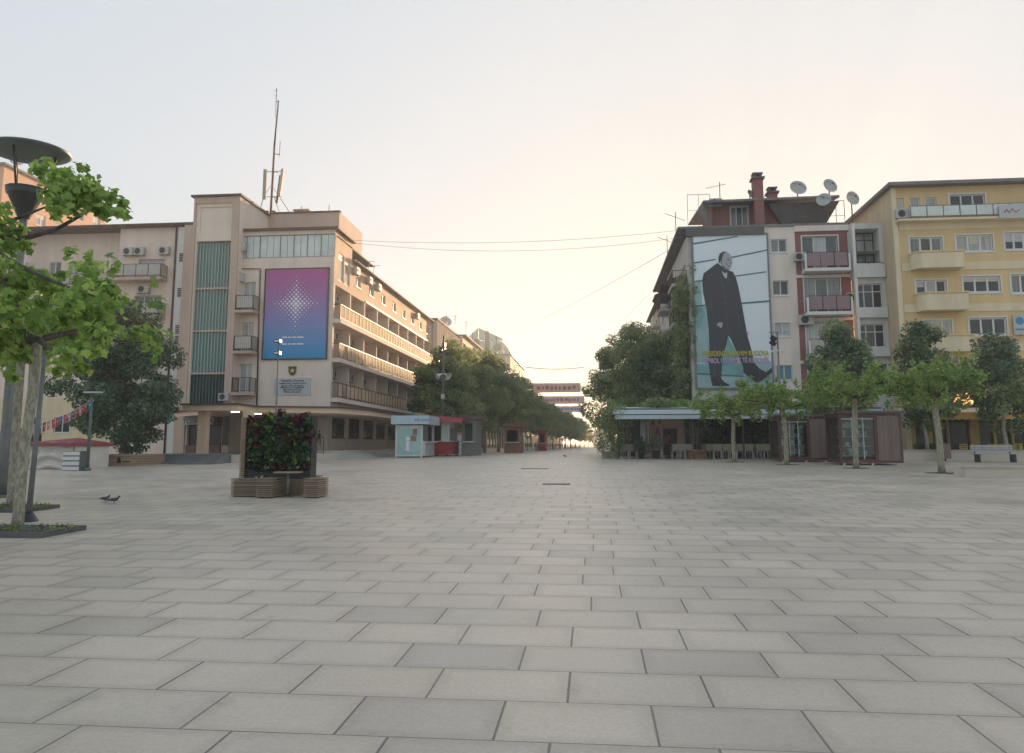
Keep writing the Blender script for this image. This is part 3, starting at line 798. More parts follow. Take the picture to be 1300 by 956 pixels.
# canopy, wrapping the corner
cz = Z(520, 43, 300); 
mb = MB()
CXL = X(235, 42.2); CXm = X(305, 42.2)
outl = [(CXL, 42.2), (CXm, 42.2), (X(330, 45), 45.0), (X(430, 46.5, 523), 46.5), (HX+3.2, 50.5), (HX+3.2, 84), (HX, 84), (HX, HY-.01), (TX0-1, HY-.01), (CXL, 46)]
mb.prism([(x, y, cz-.08) for x, y in outl], (0, 0, .3)); mb.build('canopy', M['canopy_peach'], hotel)
mb = MB(); c0 = Vector((HX-5, 50, 0)); mb.prism([(x+(.12 if x > c0.x else -.12), y-.12, cz+.223) for x, y in outl], (0, 0, .09)); mb.build('canopy_roof', M['roof_brown'], hotel)
plat = gz(41)+.42
for px_c, yy in ((257.5, 43), (314.5, 43)):
    x = X(px_c, yy, 550); mb = MB(); mb.box(x-.24, x+.24, yy-.2, yy+.3, plat-.05, cz-.085); mb.build('canopy_column', M['canopy_peach'], hotel)
for px_c in (395, 330):
    x = X(px_c, 48, 530)
for (px_c, yy) in ((302, 43.6), (330, 46.5)):
    mb = MB(); x = X(px_c, yy); mb.box(x-.2, x+.2, yy-.1, yy+.1, cz-.13, cz-.082); mb.build('ceiling_lamp', mat_emit('lamp_white', (1, .93, .8), 3), hotel)
# plinth, steps, ramp
mb = MB(); pl1 = X(411, 44, 583)
mb.box(X(292, 40.8, 588), pl1, 40.9, HY+.9, gz(40)-.3, plat); mb.build('platform', M['wall_stone'], hotel)
mb = MB()
for k in range(4):
    mb.box(X(165, 40, 590)-k*.2, X(292, 40.8, 588)-.003-.02*k, 38.6+k*.55, 52, gz(38)-.3, gz(39)+.12*(k+1))
mb.build('steps', M['step_stone'], hotel)
mb = MB()
for k in range(4): mb.box(HX+.02, HX+3.6-k*.45, 46.4+k*.5, 62, gz(44)-.2, gz(47)+.13*(k+1))
mb.build('steps', M['concrete'], hotel)
rail(hotel, [(X(396, 46, 570), 44.2, plat), (pl1-.1, 44.2, plat)], .95, .8, 0, 'dark_rail')
mb = MB(); mb.box(X(394, HY, 550)+.003, HX-.003, HY-.25, HY-.004, HB+.1, cz-.2); mb.build('corner_pier', M['wall_stone'], hotel)

# things on the hotel
# banner: gradient print with a star of lozenges
bx0, bx1 = X(337, HY, 400), X(415, HY, 400); bz0, bz1 = Z(454.8, HY, 375), Z(342.5, HY, 375)
ban = thing('wall_banner', ((bx0+bx1)/2, HY, bz0), 'large pink to blue banner with a white star of small diamonds on the beige wall', 'banner')
mg, ntg, bb = _new('banner_print'); MATS['banner_print'] = mg
geo = N(ntg, 'ShaderNodeNewGeometry'); sp = N(ntg, 'ShaderNodeSeparateXYZ'); ntg.links.new(geo.outputs['Position'], sp.inputs[0])
mr = N(ntg, 'ShaderNodeMapRange'); mr.inputs['From Min'].default_value = bz0; mr.inputs['From Max'].default_value = bz1; ntg.links.new(sp.outputs['Z'], mr.inputs['Value'])
cr = N(ntg, 'ShaderNodeValToRGB'); e = cr.color_ramp.elements; e[0].color = (.0, .27, .55, 1); e[1].color = (.40, .065, .27, 1)
for q_, c in ((.2, (.07, .25, .55)), (.5, (.20, .19, .46)), (.78, (.34, .11, .33))): z_ = e.new(q_); z_.color = rgba(c)
ntg.links.new(mr.outputs[0], cr.inputs['Fac']); ntg.links.new(cr.outputs['Color'], bb.inputs['Base Color']); bb.inputs['Roughness'].default_value = .5
mb = MB(); mb.box(bx0, bx1, HY-.10, HY-.05, bz0, bz1); mb.build('print', mg, ban)
mb = MB()
for a, b, c, d in ((bx0-.12, bx1+.12, bz0-.1, bz0-.04), (bx0-.12, bx1+.12, bz1+.04, bz1+.1), (bx0-.12, bx0-.06, bz0-.04, bz1+.04), (bx1+.06, bx1+.12, bz0-.04, bz1+.04)): mb.box(a, b, HY-.12, HY-.01, c, d)
mb.build('frame', M['dark_rail'], ban)
mb = MB(); cxm = (bx0+bx1)/2; czm = bz0+(bz1-bz0)*.612; st = .15; rr = random.Random(3)
for i in range(-12, 13):
    for j in range(-12, 13):
        x = (i-j)*st; z = (i+j)*st*1.05
        d = (abs(x)**.7/1.65**.7 + abs(z)**.7/1.95**.7)
        if d > 1.42: continue
        if d > 1.05 and rr.random() < .35: continue
        s_ = max(.02, .125*(1.15-d**1.1*.82)) 
        if d > .95: s_ = min(s_, .035)
        mb.prism([(cxm+x-s_, HY-.104, czm+z), (cxm+x, HY-.104, czm+z-s_*1.05), (cxm+x+s_, HY-.104, czm+z), (cxm+x, HY-.104, czm+z+s_*1.05)], (0, -.006, 0))
for zz, parts in ((.225, (.05, .62, .78)), (.15, (.0, .35, .86))):
    z = bz0+(bz1-bz0)*zz; x = bx0+(bx1-bx0)*.30
    for ww in (.34, .20, .28, .46): mb.box(x, x+ww, HY-.110, HY-.104, z, z+.09); x += ww+.07
mb.build('motif', mat('print_white', (.75, .76, .8), .5, .03), ban)
# crest and plaque
kx, kz = X(371.5, HY, 471), Z(471, HY, 371)
cr_ = thing('crest', (kx, HY, kz-.3), 'small dark shield with a gold emblem on the beige wall', 'crest')
def shield(w_, h_, y): return [(kx-w_, y, kz+h_*.9), (kx-w_*.5, y, kz+h_*.98), (kx, y, kz+h_*.88), (kx+w_*.5, y, kz+h_*.98), (kx+w_, y, kz+h_*.9), (kx+w_*.96, y, kz-h_*.1), (kx+w_*.6, y, kz-h_*.7), (kx, y, kz-h_), (kx-w_*.6, y, kz-h_*.7), (kx-w_*.96, y, kz-h_*.1)]
mb = MB(); mb.prism(shield(.30, .36, HY-.004), (0, -.05, 0)); mb.build('border', mat('gold', (.45, .30, .07), .4, .1), cr_)
mb = MB(); mb.prism(shield(.245, .30, HY-.056), (0, -.012, 0)); mb.build('field', mat('black_paint', (.02, .022, .03), .4, .1), cr_)
mb = MB(); pts = []
for k in range(10):
    r_ = .19 if k % 2 == 0 else .10; t = math.pi/2+k*math.pi/5; pts.append((kx+r_*math.cos(t), HY-.069, kz+.02+r_*math.sin(t)))
mb.prism(pts, (0, -.012, 0)); mb.build('emblem', mat('gold_bright', (.62, .47, .20), .4, .1), cr_)
q0, q1, q2, q3 = X(348, HY, 490), X(394.5, HY, 490), Z(501.5, HY, 370), Z(480, HY, 370)
pq = thing('plaque', ((q0+q1)/2, HY, q2), 'pale plaque with six lines of small black writing under the shield', 'sign')
mb = MB(); mb.box(q0, q1, HY-.05, HY-.012, q2, q3); mb.build('board', mat('plaque_white', (.46, .49, .50), .4, .05), pq)
for k, (t_, s_) in enumerate((('Republika e Kosovës', .19), ('Republika Kosova - Republic of Kosovo', .12), ('Qeveria - Vlada - Government', .12), ('Ministria e Drejtësisë', .19), ('Ministarstvo Pravde', .16), ('Ministry of Justice', .16))):
    text_mesh('lettering', t_, s_, mat('ink', (.02, .02, .025), .5, .05), M_south((q0+q1)/2+.02, HY-.053, q3-.24-k*.15), pq, ext=.004, bold=.004)
# runner figure on the corner pier
fx, fz = X(405, HY-.25, 556), Z(556, HY, 405)
mb = MB()
def fq(*pts, mb=mb): mb.prism([(fx+a, HY-.262, fz+b) for a, b in pts], (0, -.02, 0))
fq((-.06, .30), (.0, .36), (.08, .30), (.08, .05), (-.02, .0), (-.09, .1)); fq((-.02, .38), (.05, .38), (.08, .44), (.05, .5), (-.01, .5), (-.04, .44))
fq((-.08, .05), (.02, .06), (-.06, -.2), (-.2, -.42), (-.25, -.40), (-.14, -.2)); fq((0, .06), (.09, .06), (.14, -.18), (.12, -.45), (.06, -.45), (.06, -.18)); fq((.06, .3), (.1, .26), (.16, .1), (.12, .08), (.05, .2)); fq((-.05, .3), (-.08, .26), (-.17, .14), (-.14, .1), (-.03, .2))
tag(mb.build('figure_sign', M['dark_rail'], None, (fx, HY-.28, fz)), 'dark walking figure cut out and fixed on the corner pier', 'sign')
# shop sign
gx, gy, gzz = X(262, 50.4, 534), 50.95, Z(537.5, 50.9, 262)
sg = thing('shop_sign', (gx, gy, gzz), 'long pale sign with dark lettering over the shop at the foot of the stair tower', 'sign')
sw0, sw1, sz0, sz1 = X(232.5, gy, 534), X(271.5, gy, 534), Z(539, gy, 250), Z(530.5, gy, 250)
mb = MB(); mb.box(sw0, sw1, gy-.08, gy, sz0, sz1); mb.build('board', mat('sign_pale', (.42, .40, .40), .5, .08), sg)
text_mesh('lettering', 'TOSKANA', .46, M['ink'], M_south((sw0+sw1)/2, gy-.085, sz0+.07), sg, ext=.004, bold=.008, sx=1.0)

# mast
mx, my, mz0 = X(343, 57, 270), 57.0, bz
mast = thing('antenna_mast', (mx, my, mz0), 'tall thin telecom mast with panel antennas and guy struts on the hotel roof', 'antenna')
mb = MB(); mb.tube([(mx, my, wz-.3), (mx+.12, my, Z(185, my, 345))], [.1, .08], 8); mb.build('lower_pole', M['rust'], mast)
mb = MB(); mb.tube([(mx+.12, my, Z(185, my, 345)), (mx+.3, my, Z(128, my, 347))], [.075, .05], 8)
mb.tube([(mx+.12, my, Z(150, my, 346)), (mx+.12, my, Z(112, my, 345))], .025, 6)
for yy in (129, 141): mb.bar((mx+.08, my, Z(yy, my, 346)), (mx+.36, my, Z(yy, my, 346)), .03)
for yy in (115, 122): mb.bar((mx-.02, my, Z(yy, my, 345)), (mx+.16, my, Z(yy, my, 345)), .03)
mb.bar((mx+.1, my, Z(184, my)), (mx+.55, my, Z(185, my)), .05); mb.bar((mx+.55, my, Z(188, my)), (mx+.58, my, Z(168, my)), .035); mb.build('whip_antenna', M['dark_metal'], mast)
for (dx, ya, yb, mt_, ww, dy) in ((-.52, 204, 243, 'antenna_grey', .26, 0), (.38, 211, 247, 'dark_metal', .16, .3), (.72, 205, 240, 'antenna_tan', .2, -.15)):
    b = MB(); lean = .2 if dx > 0 else 0
    b.bar((mx+dx-.0, my+dy, Z(yb, my)), (mx+dx+lean, my+dy, Z(ya, my)), ww, .14, (0, 1, 0)); b.build('panel_antenna', M[mt_], mast)
mb = MB()
for yy in (207, 240): 
    mb.bar((mx-.6, my, Z(yy, my)), (mx+.85, my, Z(yy, my)), .04); mb.bar((mx, my, Z(yy, my)), (mx+.38, my+.3, Z(yy, my)), .04)
mb.bar((mx, my, Z(225, my)), (mx-.6, my, Z(240, my)), .03); mb.bar((mx, my, Z(225, my)), (mx+.7, my, Z(240, my)), .03)
mb.bar((mx-.6, my, Z(242, my)), (mx-1.25, my+.2, tz-.4), .04); mb.bar((mx+.75, my, Z(242, my)), (mx+1.65, my+.4, bz+.1), .04); mb.bar((mx+.3, my, Z(242, my)), (mx+.3, my+2, bz), .04)
mb.build('strut', M['grey_metal'], mast)
for dx in (-.28, .24): b = MB(); b.box(mx+dx-.2, mx+dx+.2, my-.2, my+.15, Z(268, my), Z(259, my)); b.build('equipment_box', M['rust'] if dx > 0 else M['dark_metal'], mast)
for (pxa, ya, yb) in ((412, 283, 253), (376, 270, 254)):
    b = MB(); x = X(pxa, 57.5); zb_ = bz-.02
    b.tube([(x, 57.5, zb_), (x, 57.5, Z(yb, 57.5))], .025, 6); b.bar((x-.1, 57.5, Z(yb+12, 57.5)), (x+.35, 57.5, Z(yb+13, 57.5)), .025)
    tag(b.build('roof_antenna', M['dark_metal'], None, (x, 57.5, zb_)), 'thin roof antenna %s the brown roof block of the hotel' % ('at the right end of' if pxa > 400 else 'beside the small vent on'), 'antenna')
b = MB()
for k_, yy in enumerate((60.5, 62.0)):
    b.tube([(HX-.1, yy, 15.1), (HX+.02, yy, 16.0)], .025, 6); b.bar((HX-.1-.4, yy, 16.0), (HX+.5, yy, 16.0), .03)
b.bar((HX-.0, 60.5, 16), (HX, 62.0, 16), .03)
tag(b.build('roof_aerial', M['dark_metal'], None, (HX, 61, 15.1)), 'small double aerial on the sunlit eave of the hotel street side', 'antenna')

# ================================================================== left apartment house behind
AY = 57.0
apt = thing('apartment_block', (X(100, AY), AY, gz(57)), 'beige apartment block with a long railing below the eave, left of the hotel', 'building')
A = Fr('S', AY); A2 = Fr('S', AY+1.1)
az = Z(292, AY, 100); ax0 = X(-140, AY); ax1 = X(237, AY)+1.5
xr0, xr1 = X(143, AY), X(207, AY)
mb = MB(); hl = []
for (a, b) in ((54, 69), (79, 92), (111, 125), (136, 151), (22, 36), (0, 12)): hl.append((X(a, AY+1.1), X(b, AY+1.1), Z(338, AY+1.1), Z(318.5, AY+1.1)))
dl = [(X(169, AY), X(203, AY), Z(343, AY), Z(318, AY)), (X(166, AY), X(201, AY), Z(393, AY), Z(366, AY)), (X(166, AY), X(201, AY), Z(441, AY), Z(415, AY)), (X(166, AY), X(201, AY), Z(488, AY), Z(463, AY))]
for r_ in (378, 428): 
    for (a, b) in ((60, 76), (95, 111), (20, 36)): hl.append((X(a, AY+1.1), X(b, AY+1.1), Z(r_+12, AY+1.1), Z(r_-8, AY+1.1)))
facade(mb, A2, ax0, xr0+.01, Z(500, AY), az, hl, .15)
mb.build('left_wall', M['apt_pink'], apt)
mb = MB(); facade(mb, A, xr0, ax1, gz(50)-.2, az, dl, .25)
mb.quad((xr0, AY, gz(50)), (xr0, AY, az), (xr0, AY+1.1, az), (xr0, AY+1.1, gz(50))); mb.build('bay_wall', M['apt_pink'], apt)
mb = MB(); hy = [(X(a, AY+1.1), X(b, AY+1.1), Z(548, AY), Z(526, AY)) for a, b in ((10, 18), (48, 60), (75, 95), (-30, -12))]
facade(mb, A2, ax0, xr0+.01, gz(50)-.2, Z(500, AY)-.003, hy, .15); mb.build('lower_wall', M['cream'], apt)
for h in hl: window(apt, A2, *h, -.13, 2, pm=M['pane_curtain'])
for h in hy: window(apt, A2, *h, -.13, 2, pm=M['pane_dark'], surround=.08)
for k, h in enumerate(dl):
    window(apt, A, *h, -.22, 3, pm=M['pane_curtain'], sill=0, name='balcony_door')
    b = MB(); z_ = h[2]-.1; b.box(xr0, xr1, AY-1.0, AY-.004, z_-.22, z_); bo = b.build('balcony', M['hotel_brown'], apt)
    rail(bo, [(xr0+.05, AY-.02, z_), (xr0+.05, AY-.95, z_), (xr1-.05, AY-.95, z_), (xr1-.05, AY-.02, z_)], 1.0, .95, 0, 'red_rail', panel='panel_grey')
    if k: ac_unit(apt, A, X(179, AY), h[3]+.15, .95, .6)
for px_c in (157, 171, 203): ac_unit(apt, A, X(px_c, AY), Z(313, AY), .8, .6)
z_ = Z(349, AY); mb = MB(); mb.box(ax0, xr0-.003, AY+.3, AY+1.09, z_-.25, z_); bo = mb.build('ledge', M['apt_pink'], apt)
rail(bo, [(ax0, AY+.4, z_), (xr0-.1, AY+.4, z_)], .95, 1.05, 0, 'red_rail', panel='panel_grey')
mb = MB(); mb.box(ax0, ax1-.2, AY-.5, AY+8, az, az+.1); mb.box(ax0, ax1-.2, AY-.55, AY-.45, az+.1, az+.22); mb.build('roof', M['roof_brown'], apt)
mb = MB(); x_ = X(216, AY); mb.tube([(x_, AY-.08, gz(50)), (x_, AY-.08, az)], .07, 8); mb.build('drain_pipe', M['dark_rail'], apt)
mb = MB(); mb.box(X(220, AY), X(233, AY), AY-.25, AY-.004, gz(50), az-.05); st_ = mb.build('pilaster', M['link_grey'], apt)
for yv in (323, 369, 418, 432):
    b = MB(); x_ = X(226.5, AY); 
    for k in range(5): b.box(x_-.2, x_+.2, AY-.32, AY-.255, Z(yv, AY)+k*.14, Z(yv, AY)+k*.14+.07)
    b.build('louvre', M['dark_rail'], st_)
mb = MB(); mb.box(X(230, AY), X(236, AY)+.3, AY-.5, AY-.254, gz(50), az); mb.build('corner_column', M['hotel_brown'], apt)

# far pink tower, lit by the sun
TXX = -67.0; TT = Fr('E', TXX)
tw = thing('tower_block', (TXX-8, 95, gz(95)), 'tall salmon pink tower block in sunshine behind the left tree', 'building')
ttop = 33.5; hl = []
for k in range(11):
    for j in range(5):
        u = 84.2+j*3.6; z_ = 3+k*2.8
        hl.append((u, u+1.7, z_, z_+1.35))
mb = MB(); facade(mb, TT, 82, 101.5, gz(90)-.1, ttop, hl, .15); TS = Fr('S', 82)
facade(mb, TS, TXX-18, TXX, gz(90)-.1, ttop, [], .1); mb.quad((TXX-18, 82, ttop), (TXX, 82, ttop), (TXX, 101.5, ttop), (TXX-18, 101.5, ttop)); mb.quad((TXX-18, 101.5, 0), (TXX, 101.5, 0), (TXX, 101.5, ttop), (TXX-18, 101.5, ttop))
mb.build('wall', M['tower_pink'], tw)
for h in hl:
    if h[2] > 15: window(tw, TT, *h, -.1, 2, pm=M['pane_curtain'])
mb = MB(); mb.box(TXX-18.2, TXX+.4, 81.6, 101.9, ttop+.003, ttop+.25); mb.build('roof', M['roof_grey'], tw)
for (yy, r_) in ((84.5, .7), (89.5, .5)):
    b = MB(); x = TXX-.5; q = Vector((.55, -.7, .45)).to_track_quat('Z', 'Y').to_matrix()
    b.tube([(x, yy, ttop+.25), (x, yy, ttop+1.3)], .05, 6); b.lathe([(0, 0), (r_*.5, .06), (r_, .25), (r_+.02, .25)], (x, yy, ttop+1.3), 20, q)
    tag(b.build('satellite_dish', M['dish_grey'], None, (x, yy, ttop+.25)), 'satellite dish on the roof of the far pink tower, the %s of the two' % ('larger' if r_ > .6 else 'smaller'), 'satellite dish')

# ================================================================== street row continuing on the left
def E_block(name, xf, y0, y1, ztop, wallm, label, nfl, wpitch, seed, fins=False, awn=None, balc=False, roofm='roof_grey'):
    t = thing(name, (xf-6, (y0+y1)/2, gz(y0)), label, 'building')
    F = Fr('E', xf); g0 = gz(y0); hs = []; rr = random.Random(seed)
    fh = (ztop-.5-g0-3.6)/nfl; nb = int((y1-y0-.6)/wpitch)
    for k in range(nfl):
        for j in range(nb):
            u = y0+.5+j*wpitch; z = g0+3.6+k*fh
            if balc and j % 2 == 0: hs.append((u, u+wpitch*.8, z+.1, z+fh-.35, 1.2, 1))
            else: hs.append((u, u+wpitch*.62, z+.8, z+fh-.45))
    gl = [(y0+.4+j*(y1-y0-.4)/max(1, round((y1-y0)/4)), y0+.4+(j+1)*(y1-y0-.4)/max(1, round((y1-y0)/4))-.5, g0+.3, g0+3.0) for j in range(max(1, round((y1-y0)/4)))]
    mb = MB(); facade(mb, F, y0, y1, g0-.1, ztop, hs+gl, .18); facade(mb, Fr('S', y0), xf-12, xf, g0-.1, ztop, [])
    mb.quad((xf-12, y1, g0), (xf, y1, g0), (xf, y1, ztop), (xf-12, y1, ztop)); mb.build('wall', wallm, t)
    for h in hs:
        if len(h) > 5: window(t, Fr('E', xf-1.2), h[0]+.3, h[1]-.4, h[2], h[3]-.2, .01, 2, pm=M['pane'], sill=0, name='balcony_door'); 
        else: window(t, F, *h[:4], -.14, 2, pm=M['pane_warm'])
    for h in gl: window(t, F, *h, -.15, 3, fm=M['dark_metal'], pm=M['pane_dark'], sill=0, name='shop_window')
    if balc:
        for k in range(nfl):
            z = g0+3.6+k*fh; b = MB()
            F.box(b, y0+.3, y1-.3, .004, .6, z-.15, z+.02); s_ = b.build('balcony_slab', M['loggia_inner'], t)
            rb = MB(); F.box(rb, y0+.3, y1-.3, .54, .6, z+.95, z+1.0)
            nn = int((y1-y0)/1.0)
            for q in range(nn): F.box(rb, y0+.35+q*(y1-y0-.7)/nn, y0+.35+(q+.8)*(y1-y0-.7)/nn, .56, .575, z+.1, z+.9)
            rb.build('railing_panel', M['panel_cream'], s_)
    if fins:
        b = MB(); nn = int((y1-y0)/1.15)
        for q in range(nn+1): F.box(b, y0+.1+q*(y1-y0-.3)/nn, y0+.28+q*(y1-y0-.3)/nn, .004, .5, ztop-3.4, ztop-.1)
        b.build('fin', M['hotel_beige'], t)
    if awn:
        for (k, u, wd, mt_) in awn:
            z = g0+3.6+k*fh+fh-.5; b = MB()
            b.prism([F.pt(u, .01, z), F.pt(u, 1.3, z-.8), F.pt(u, 1.3, z-.87), F.pt(u, .01, z-.1)], Vector(F.pt(u+wd, 0, 0))-Vector(F.pt(u, 0, 0)))
            b.build('awning', M[mt_], t)
    b = MB(); b.box(xf-12, xf+.5, y0, y1, ztop+.003, ztop+.2); b.build('roof', M[roofm], t)
    for q in range(5):
        ac_unit(t, F, y0+1+rr.random()*(y1-y0-2), g0+3.9+rr.randrange(nfl)*fh+rr.random(), .8, .55, .01)
    return t
E_block('apartment_block', HX+.15, 85.7, 101, 15.3, M['pale_stucco'], 'narrow pale block with upright fins under its eave, next along from the hotel', 4, 2.6, 3, fins=True)
E_block('apartment_block', HX+.9, 101.1, 122, 15.6, M['hotel_orange'], 'orange sunlit block with railed balconies, second along from the hotel', 4, 3.0, 4, balc=True, awn=((3, 104, 4, 'awning_cream'),))
E_block('apartment_block', HX+1.4, 122.1, 146, 15.9, M['cream'], 'cream block with yellow awnings, third along from the hotel', 4, 3.0, 5, balc=True, awn=((3, 124, 7, 'awning_yellow'), (3, 133, 6, 'awning_yellow'), (2, 128, 8, 'awning_yellow')))
E_block('apartment_block', HX+2.6, 183, 240, 13.5, M['pale_stucco'], 'pale block far down the street, just past the glass roofed building', 4, 3.6, 6)
E_block('apartment_block', HX+5.5, 240.2, 330, 12.5, M['cream'], 'farthest cream block on the left side of the street', 3, 4.2, 7)
# glass-roofed building
y0, y1 = 150.0, 182.0; xl, xr = X(583, y0, 440), X(648, y0, 450)
gb_ = thing('glass_roof_building', ((xl+xr)/2, y0, gz(150)), 'building with a green glass mansard roof rising above the left row', 'building')
ez = Z(449, y0, 640); pkx = X(607, y0, 416); pz = Z(416, y0, 607)
mb = MB(); facade(mb, Fr('S', y0), xl, xr, gz(150)-.1, ez, [(xl+3, xl+6, ez-4, ez-2), (xl+7.5, xl+10, ez-4, ez-2)], .2)
hs = [(y0+1.5+k*4, y0+4+k*4, ez-3.2-j*3, ez-1.4-j*3) for k in range(7) for j in range(5)]
facade(mb, Fr('E', xr), y0, y1, gz(150)-.1, ez, hs, .2); mb.build('wall', M['pale_stucco'], gb_)
for h in hs: window(gb_, Fr('E', xr), *h, -.15, 2, pm=M['pane_warm'])
prof = [(xl, ez), (xl+.02, ez+1.5), (X(590, y0), Z(432, y0, 590)), (pkx, pz), (X(634, y0), Z(428, y0, 634)), (xr+.2, ez)]
mb = MB(); 
for (a, b) in zip(prof, prof[1:]): 
    for k in range(4): mb.quad((a[0], y0+k*8, a[1]), (a[0], y0+k*8+7.9, a[1]), (b[0], y0+k*8+7.9, b[1]), (b[0], y0+k*8, b[1]))
xs_ = sorted({p_[0] for p_ in prof}); 
def topz(x):
    for (a, b) in zip(prof, prof[1:]):
        if a[0] <= x <= b[0]: return a[1]+(b[1]-a[1])*(x-a[0])/max(1e-6, b[0]-a[0])
    return ez
nn = 8; midz = Z(432, y0, 620)
for k in range(nn):
    a = xl+(xr-xl)*k/nn; b = xl+(xr-xl)*(k+1)/nn
    za, zb_ = topz(a), topz(b)
    mb.poly([(a+.04, y0-.02, ez), (b-.04, y0-.02, ez), (b-.04, y0-.02, min(zb_, midz)-.05), (a+.04, y0-.02, min(za, midz)-.05)])
    if za > midz or zb_ > midz: mb.poly([(a+.04, y0-.02, midz), (b-.04, y0-.02, midz), (b-.04, y0-.02, max(zb_, midz+.05)), (a+.04, y0-.02, max(za, midz+.05))])
mb.build('glass_roof', M['roofglass'], gb_)
mb = MB()
for k in (0, 2, 4, 5.7, 7.9):
    a = xl+(xr-xl)*k/nn; mb.box(a, a+(.9 if k in (4, 0) else .25), y0-.1, y0-.04, ez, max(ez+.4, topz(a+.2)))
mb.box(xl, xr+.4, y0-.3, y1, ez-.3, ez-.02)
for (a, b) in ((2.7, 2.2), (6.0, 1.2)): 
    c = Vector((xl+(xr-xl)*a/nn, y0-.06, ez+b)); mb.lathe([(0, 0), (.75, 0)], c, 16, Vector((0, -1, 0)).to_track_quat('Z', 'Y').to_matrix())
mb.build('dark_glazing', M['roofglass_dark'], gb_)
# roof dish on the orange block
b = MB(); x, y, z = HX-.6, 97, 15.45; q = Vector((.35, -.8, .55)).to_track_quat('Z', 'Y').to_matrix()
b.tube([(x, y, z), (x, y, z+1.6)], .07, 6); b.lathe([(0, 0), (.38, .05), (.72, .22), (.76, .22)], (x, y, z+1.3), 24, q); b.tube([Vector((x, y, z+1.3)), Vector((x, y, z+1.3))+q @ Vector((0, 0, .6))], .03, 5)
tag(b.build('satellite_dish', M['dish_grey'], None, (x, y, z)), 'big satellite dish on the roof of the street row beyond the hotel', 'satellite dish')
for (y, h_) in ((100, 2.6), (109, 3.2), (94, 1.6)):
    b = MB(); x = HX+.1; b.tube([(x, y, 15.45), (x, y, 15.6+h_)], .035, 5); b.bar((x-.5, y, 15.4+h_), (x+.5, y, 15.4+h_), .03); b.bar((x-.3, y, 15.0+h_), (x+.3, y, 15.0+h_), .03)
    tag(b.build('roof_antenna', M['dark_metal'], None, (x, y, 15.45)), {2.6: 'thin antenna at the far end of the finned roof beyond the hotel', 3.2: 'tallest thin antenna beside the big dish on the street row', 1.6: 'shortest antenna on the finned roof beyond the hotel'}[h_], 'antenna')
# ================================================================== RIGHT SIDE: building with the big portrait poster
QY = 57.0
S2 = Fr('S', QY); qx0 = X(876, QY, 400); qx1 = X(1083, QY, 400); qz = Z(289.5, QY, 930); g5 = gz(57)
W2 = Fr('W', qx0)
pb = thing('poster_building', ((qx0+qx1)/2, QY, g5), 'five storey block with dark red balcony bays, chimneys and dishes, carrying the huge portrait poster', 'building')
xg = X(972, QY, 400); xm = X(1013.5, QY, 400)
def zz(y, Y=QY, px=950): return Z(y, Y, px)
mb = MB(); facade(mb, S2, qx0, xg, g5-.1, qz, []); mb.build('grey_wall', M['poster_grey'], pb)
hl = [(X(984.5, QY), X(1005, QY), zz(b), zz(a)) for a, b in ((305, 321), (357, 375.5), (410.5, 427.5), (464, 483), (516, 534))]
mb = MB(); facade(mb, S2, xg, xm, g5-.1, qz, hl, .16); mb.build('pink_wall', M['poster_pink'], pb)
for k, h in enumerate(hl): window(pb, S2, *h, -.12, 2, pm=M['shutter_blue'] if k == 3 else M['pane'], surround=.07, sill=.1)
dl = []; bays = ((302, 347), (355, 401), (410, 455), (464, 508))
xd0, xd1 = X(1025, QY), X(1071, QY)
for a, b in bays: dl.append((xd0, xd1, zz(b-3), zz(a), .25))
mb = MB(); facade(mb, S2, xm, qx1, g5-.1, zz(296), dl, .25); mb.build('red_wall', M['brick_red'], pb)
mb = MB(); S2.box(mb, xm-.02, qx1, -.2, .12, zz(296)+.003, qz); 
for a, b in bays: S2.box(mb, xm, qx1, .003, .1, zz(b+6)-.08, zz(b+6)+.12)
mb.build('floor_band', M['poster_pink'], pb)
# left flank to the street and roof
mb = MB(); hs = []
for k in range(4):
    for j in range(6): hs.append((QY+2+j*3.6, QY+4.2+j*3.6, g5+4+k*2.85, g5+5.6+k*2.85))
facade(mb, W2, QY, QY+24, g5-.1, qz-.3, hs, .2); mb.quad((qx1, QY, g5), (qx1, QY+14, g5), (qx1, QY+14, qz), (qx1, QY, qz)); mb.build('street_wall', M['poster_grey'], pb)
for h in hs: window(pb, W2, *h, -.15, 2)
mb = MB(); mb.box(qx0-.7, qx1, QY-.1, QY+24, qz+.003, qz+.18); mb.build('roof', M['roof_grey'], pb)
mb = MB(); S2.box(mb, qx0-.15, xg+.1, .003, .25, zz(299), qz-.002); mb.build('parapet', M['dark_slate'], pb)
for k in range(4):
    for j in (0, 3):
        b = MB(); u = QY+1+j*3.6; z_ = g5+3.9+k*2.85; W2.box(b, u, u+3.2, .004, 1.1, z_-.2, z_); bo = b.build('balcony', M['poster_grey'], pb)
        rail(bo, [W2.pt(u+.05, .02, z_), W2.pt(u+.05, 1.05, z_), W2.pt(u+3.15, 1.05, z_), W2.pt(u+3.15, .02, z_)], 1.0, 1.0, .15)
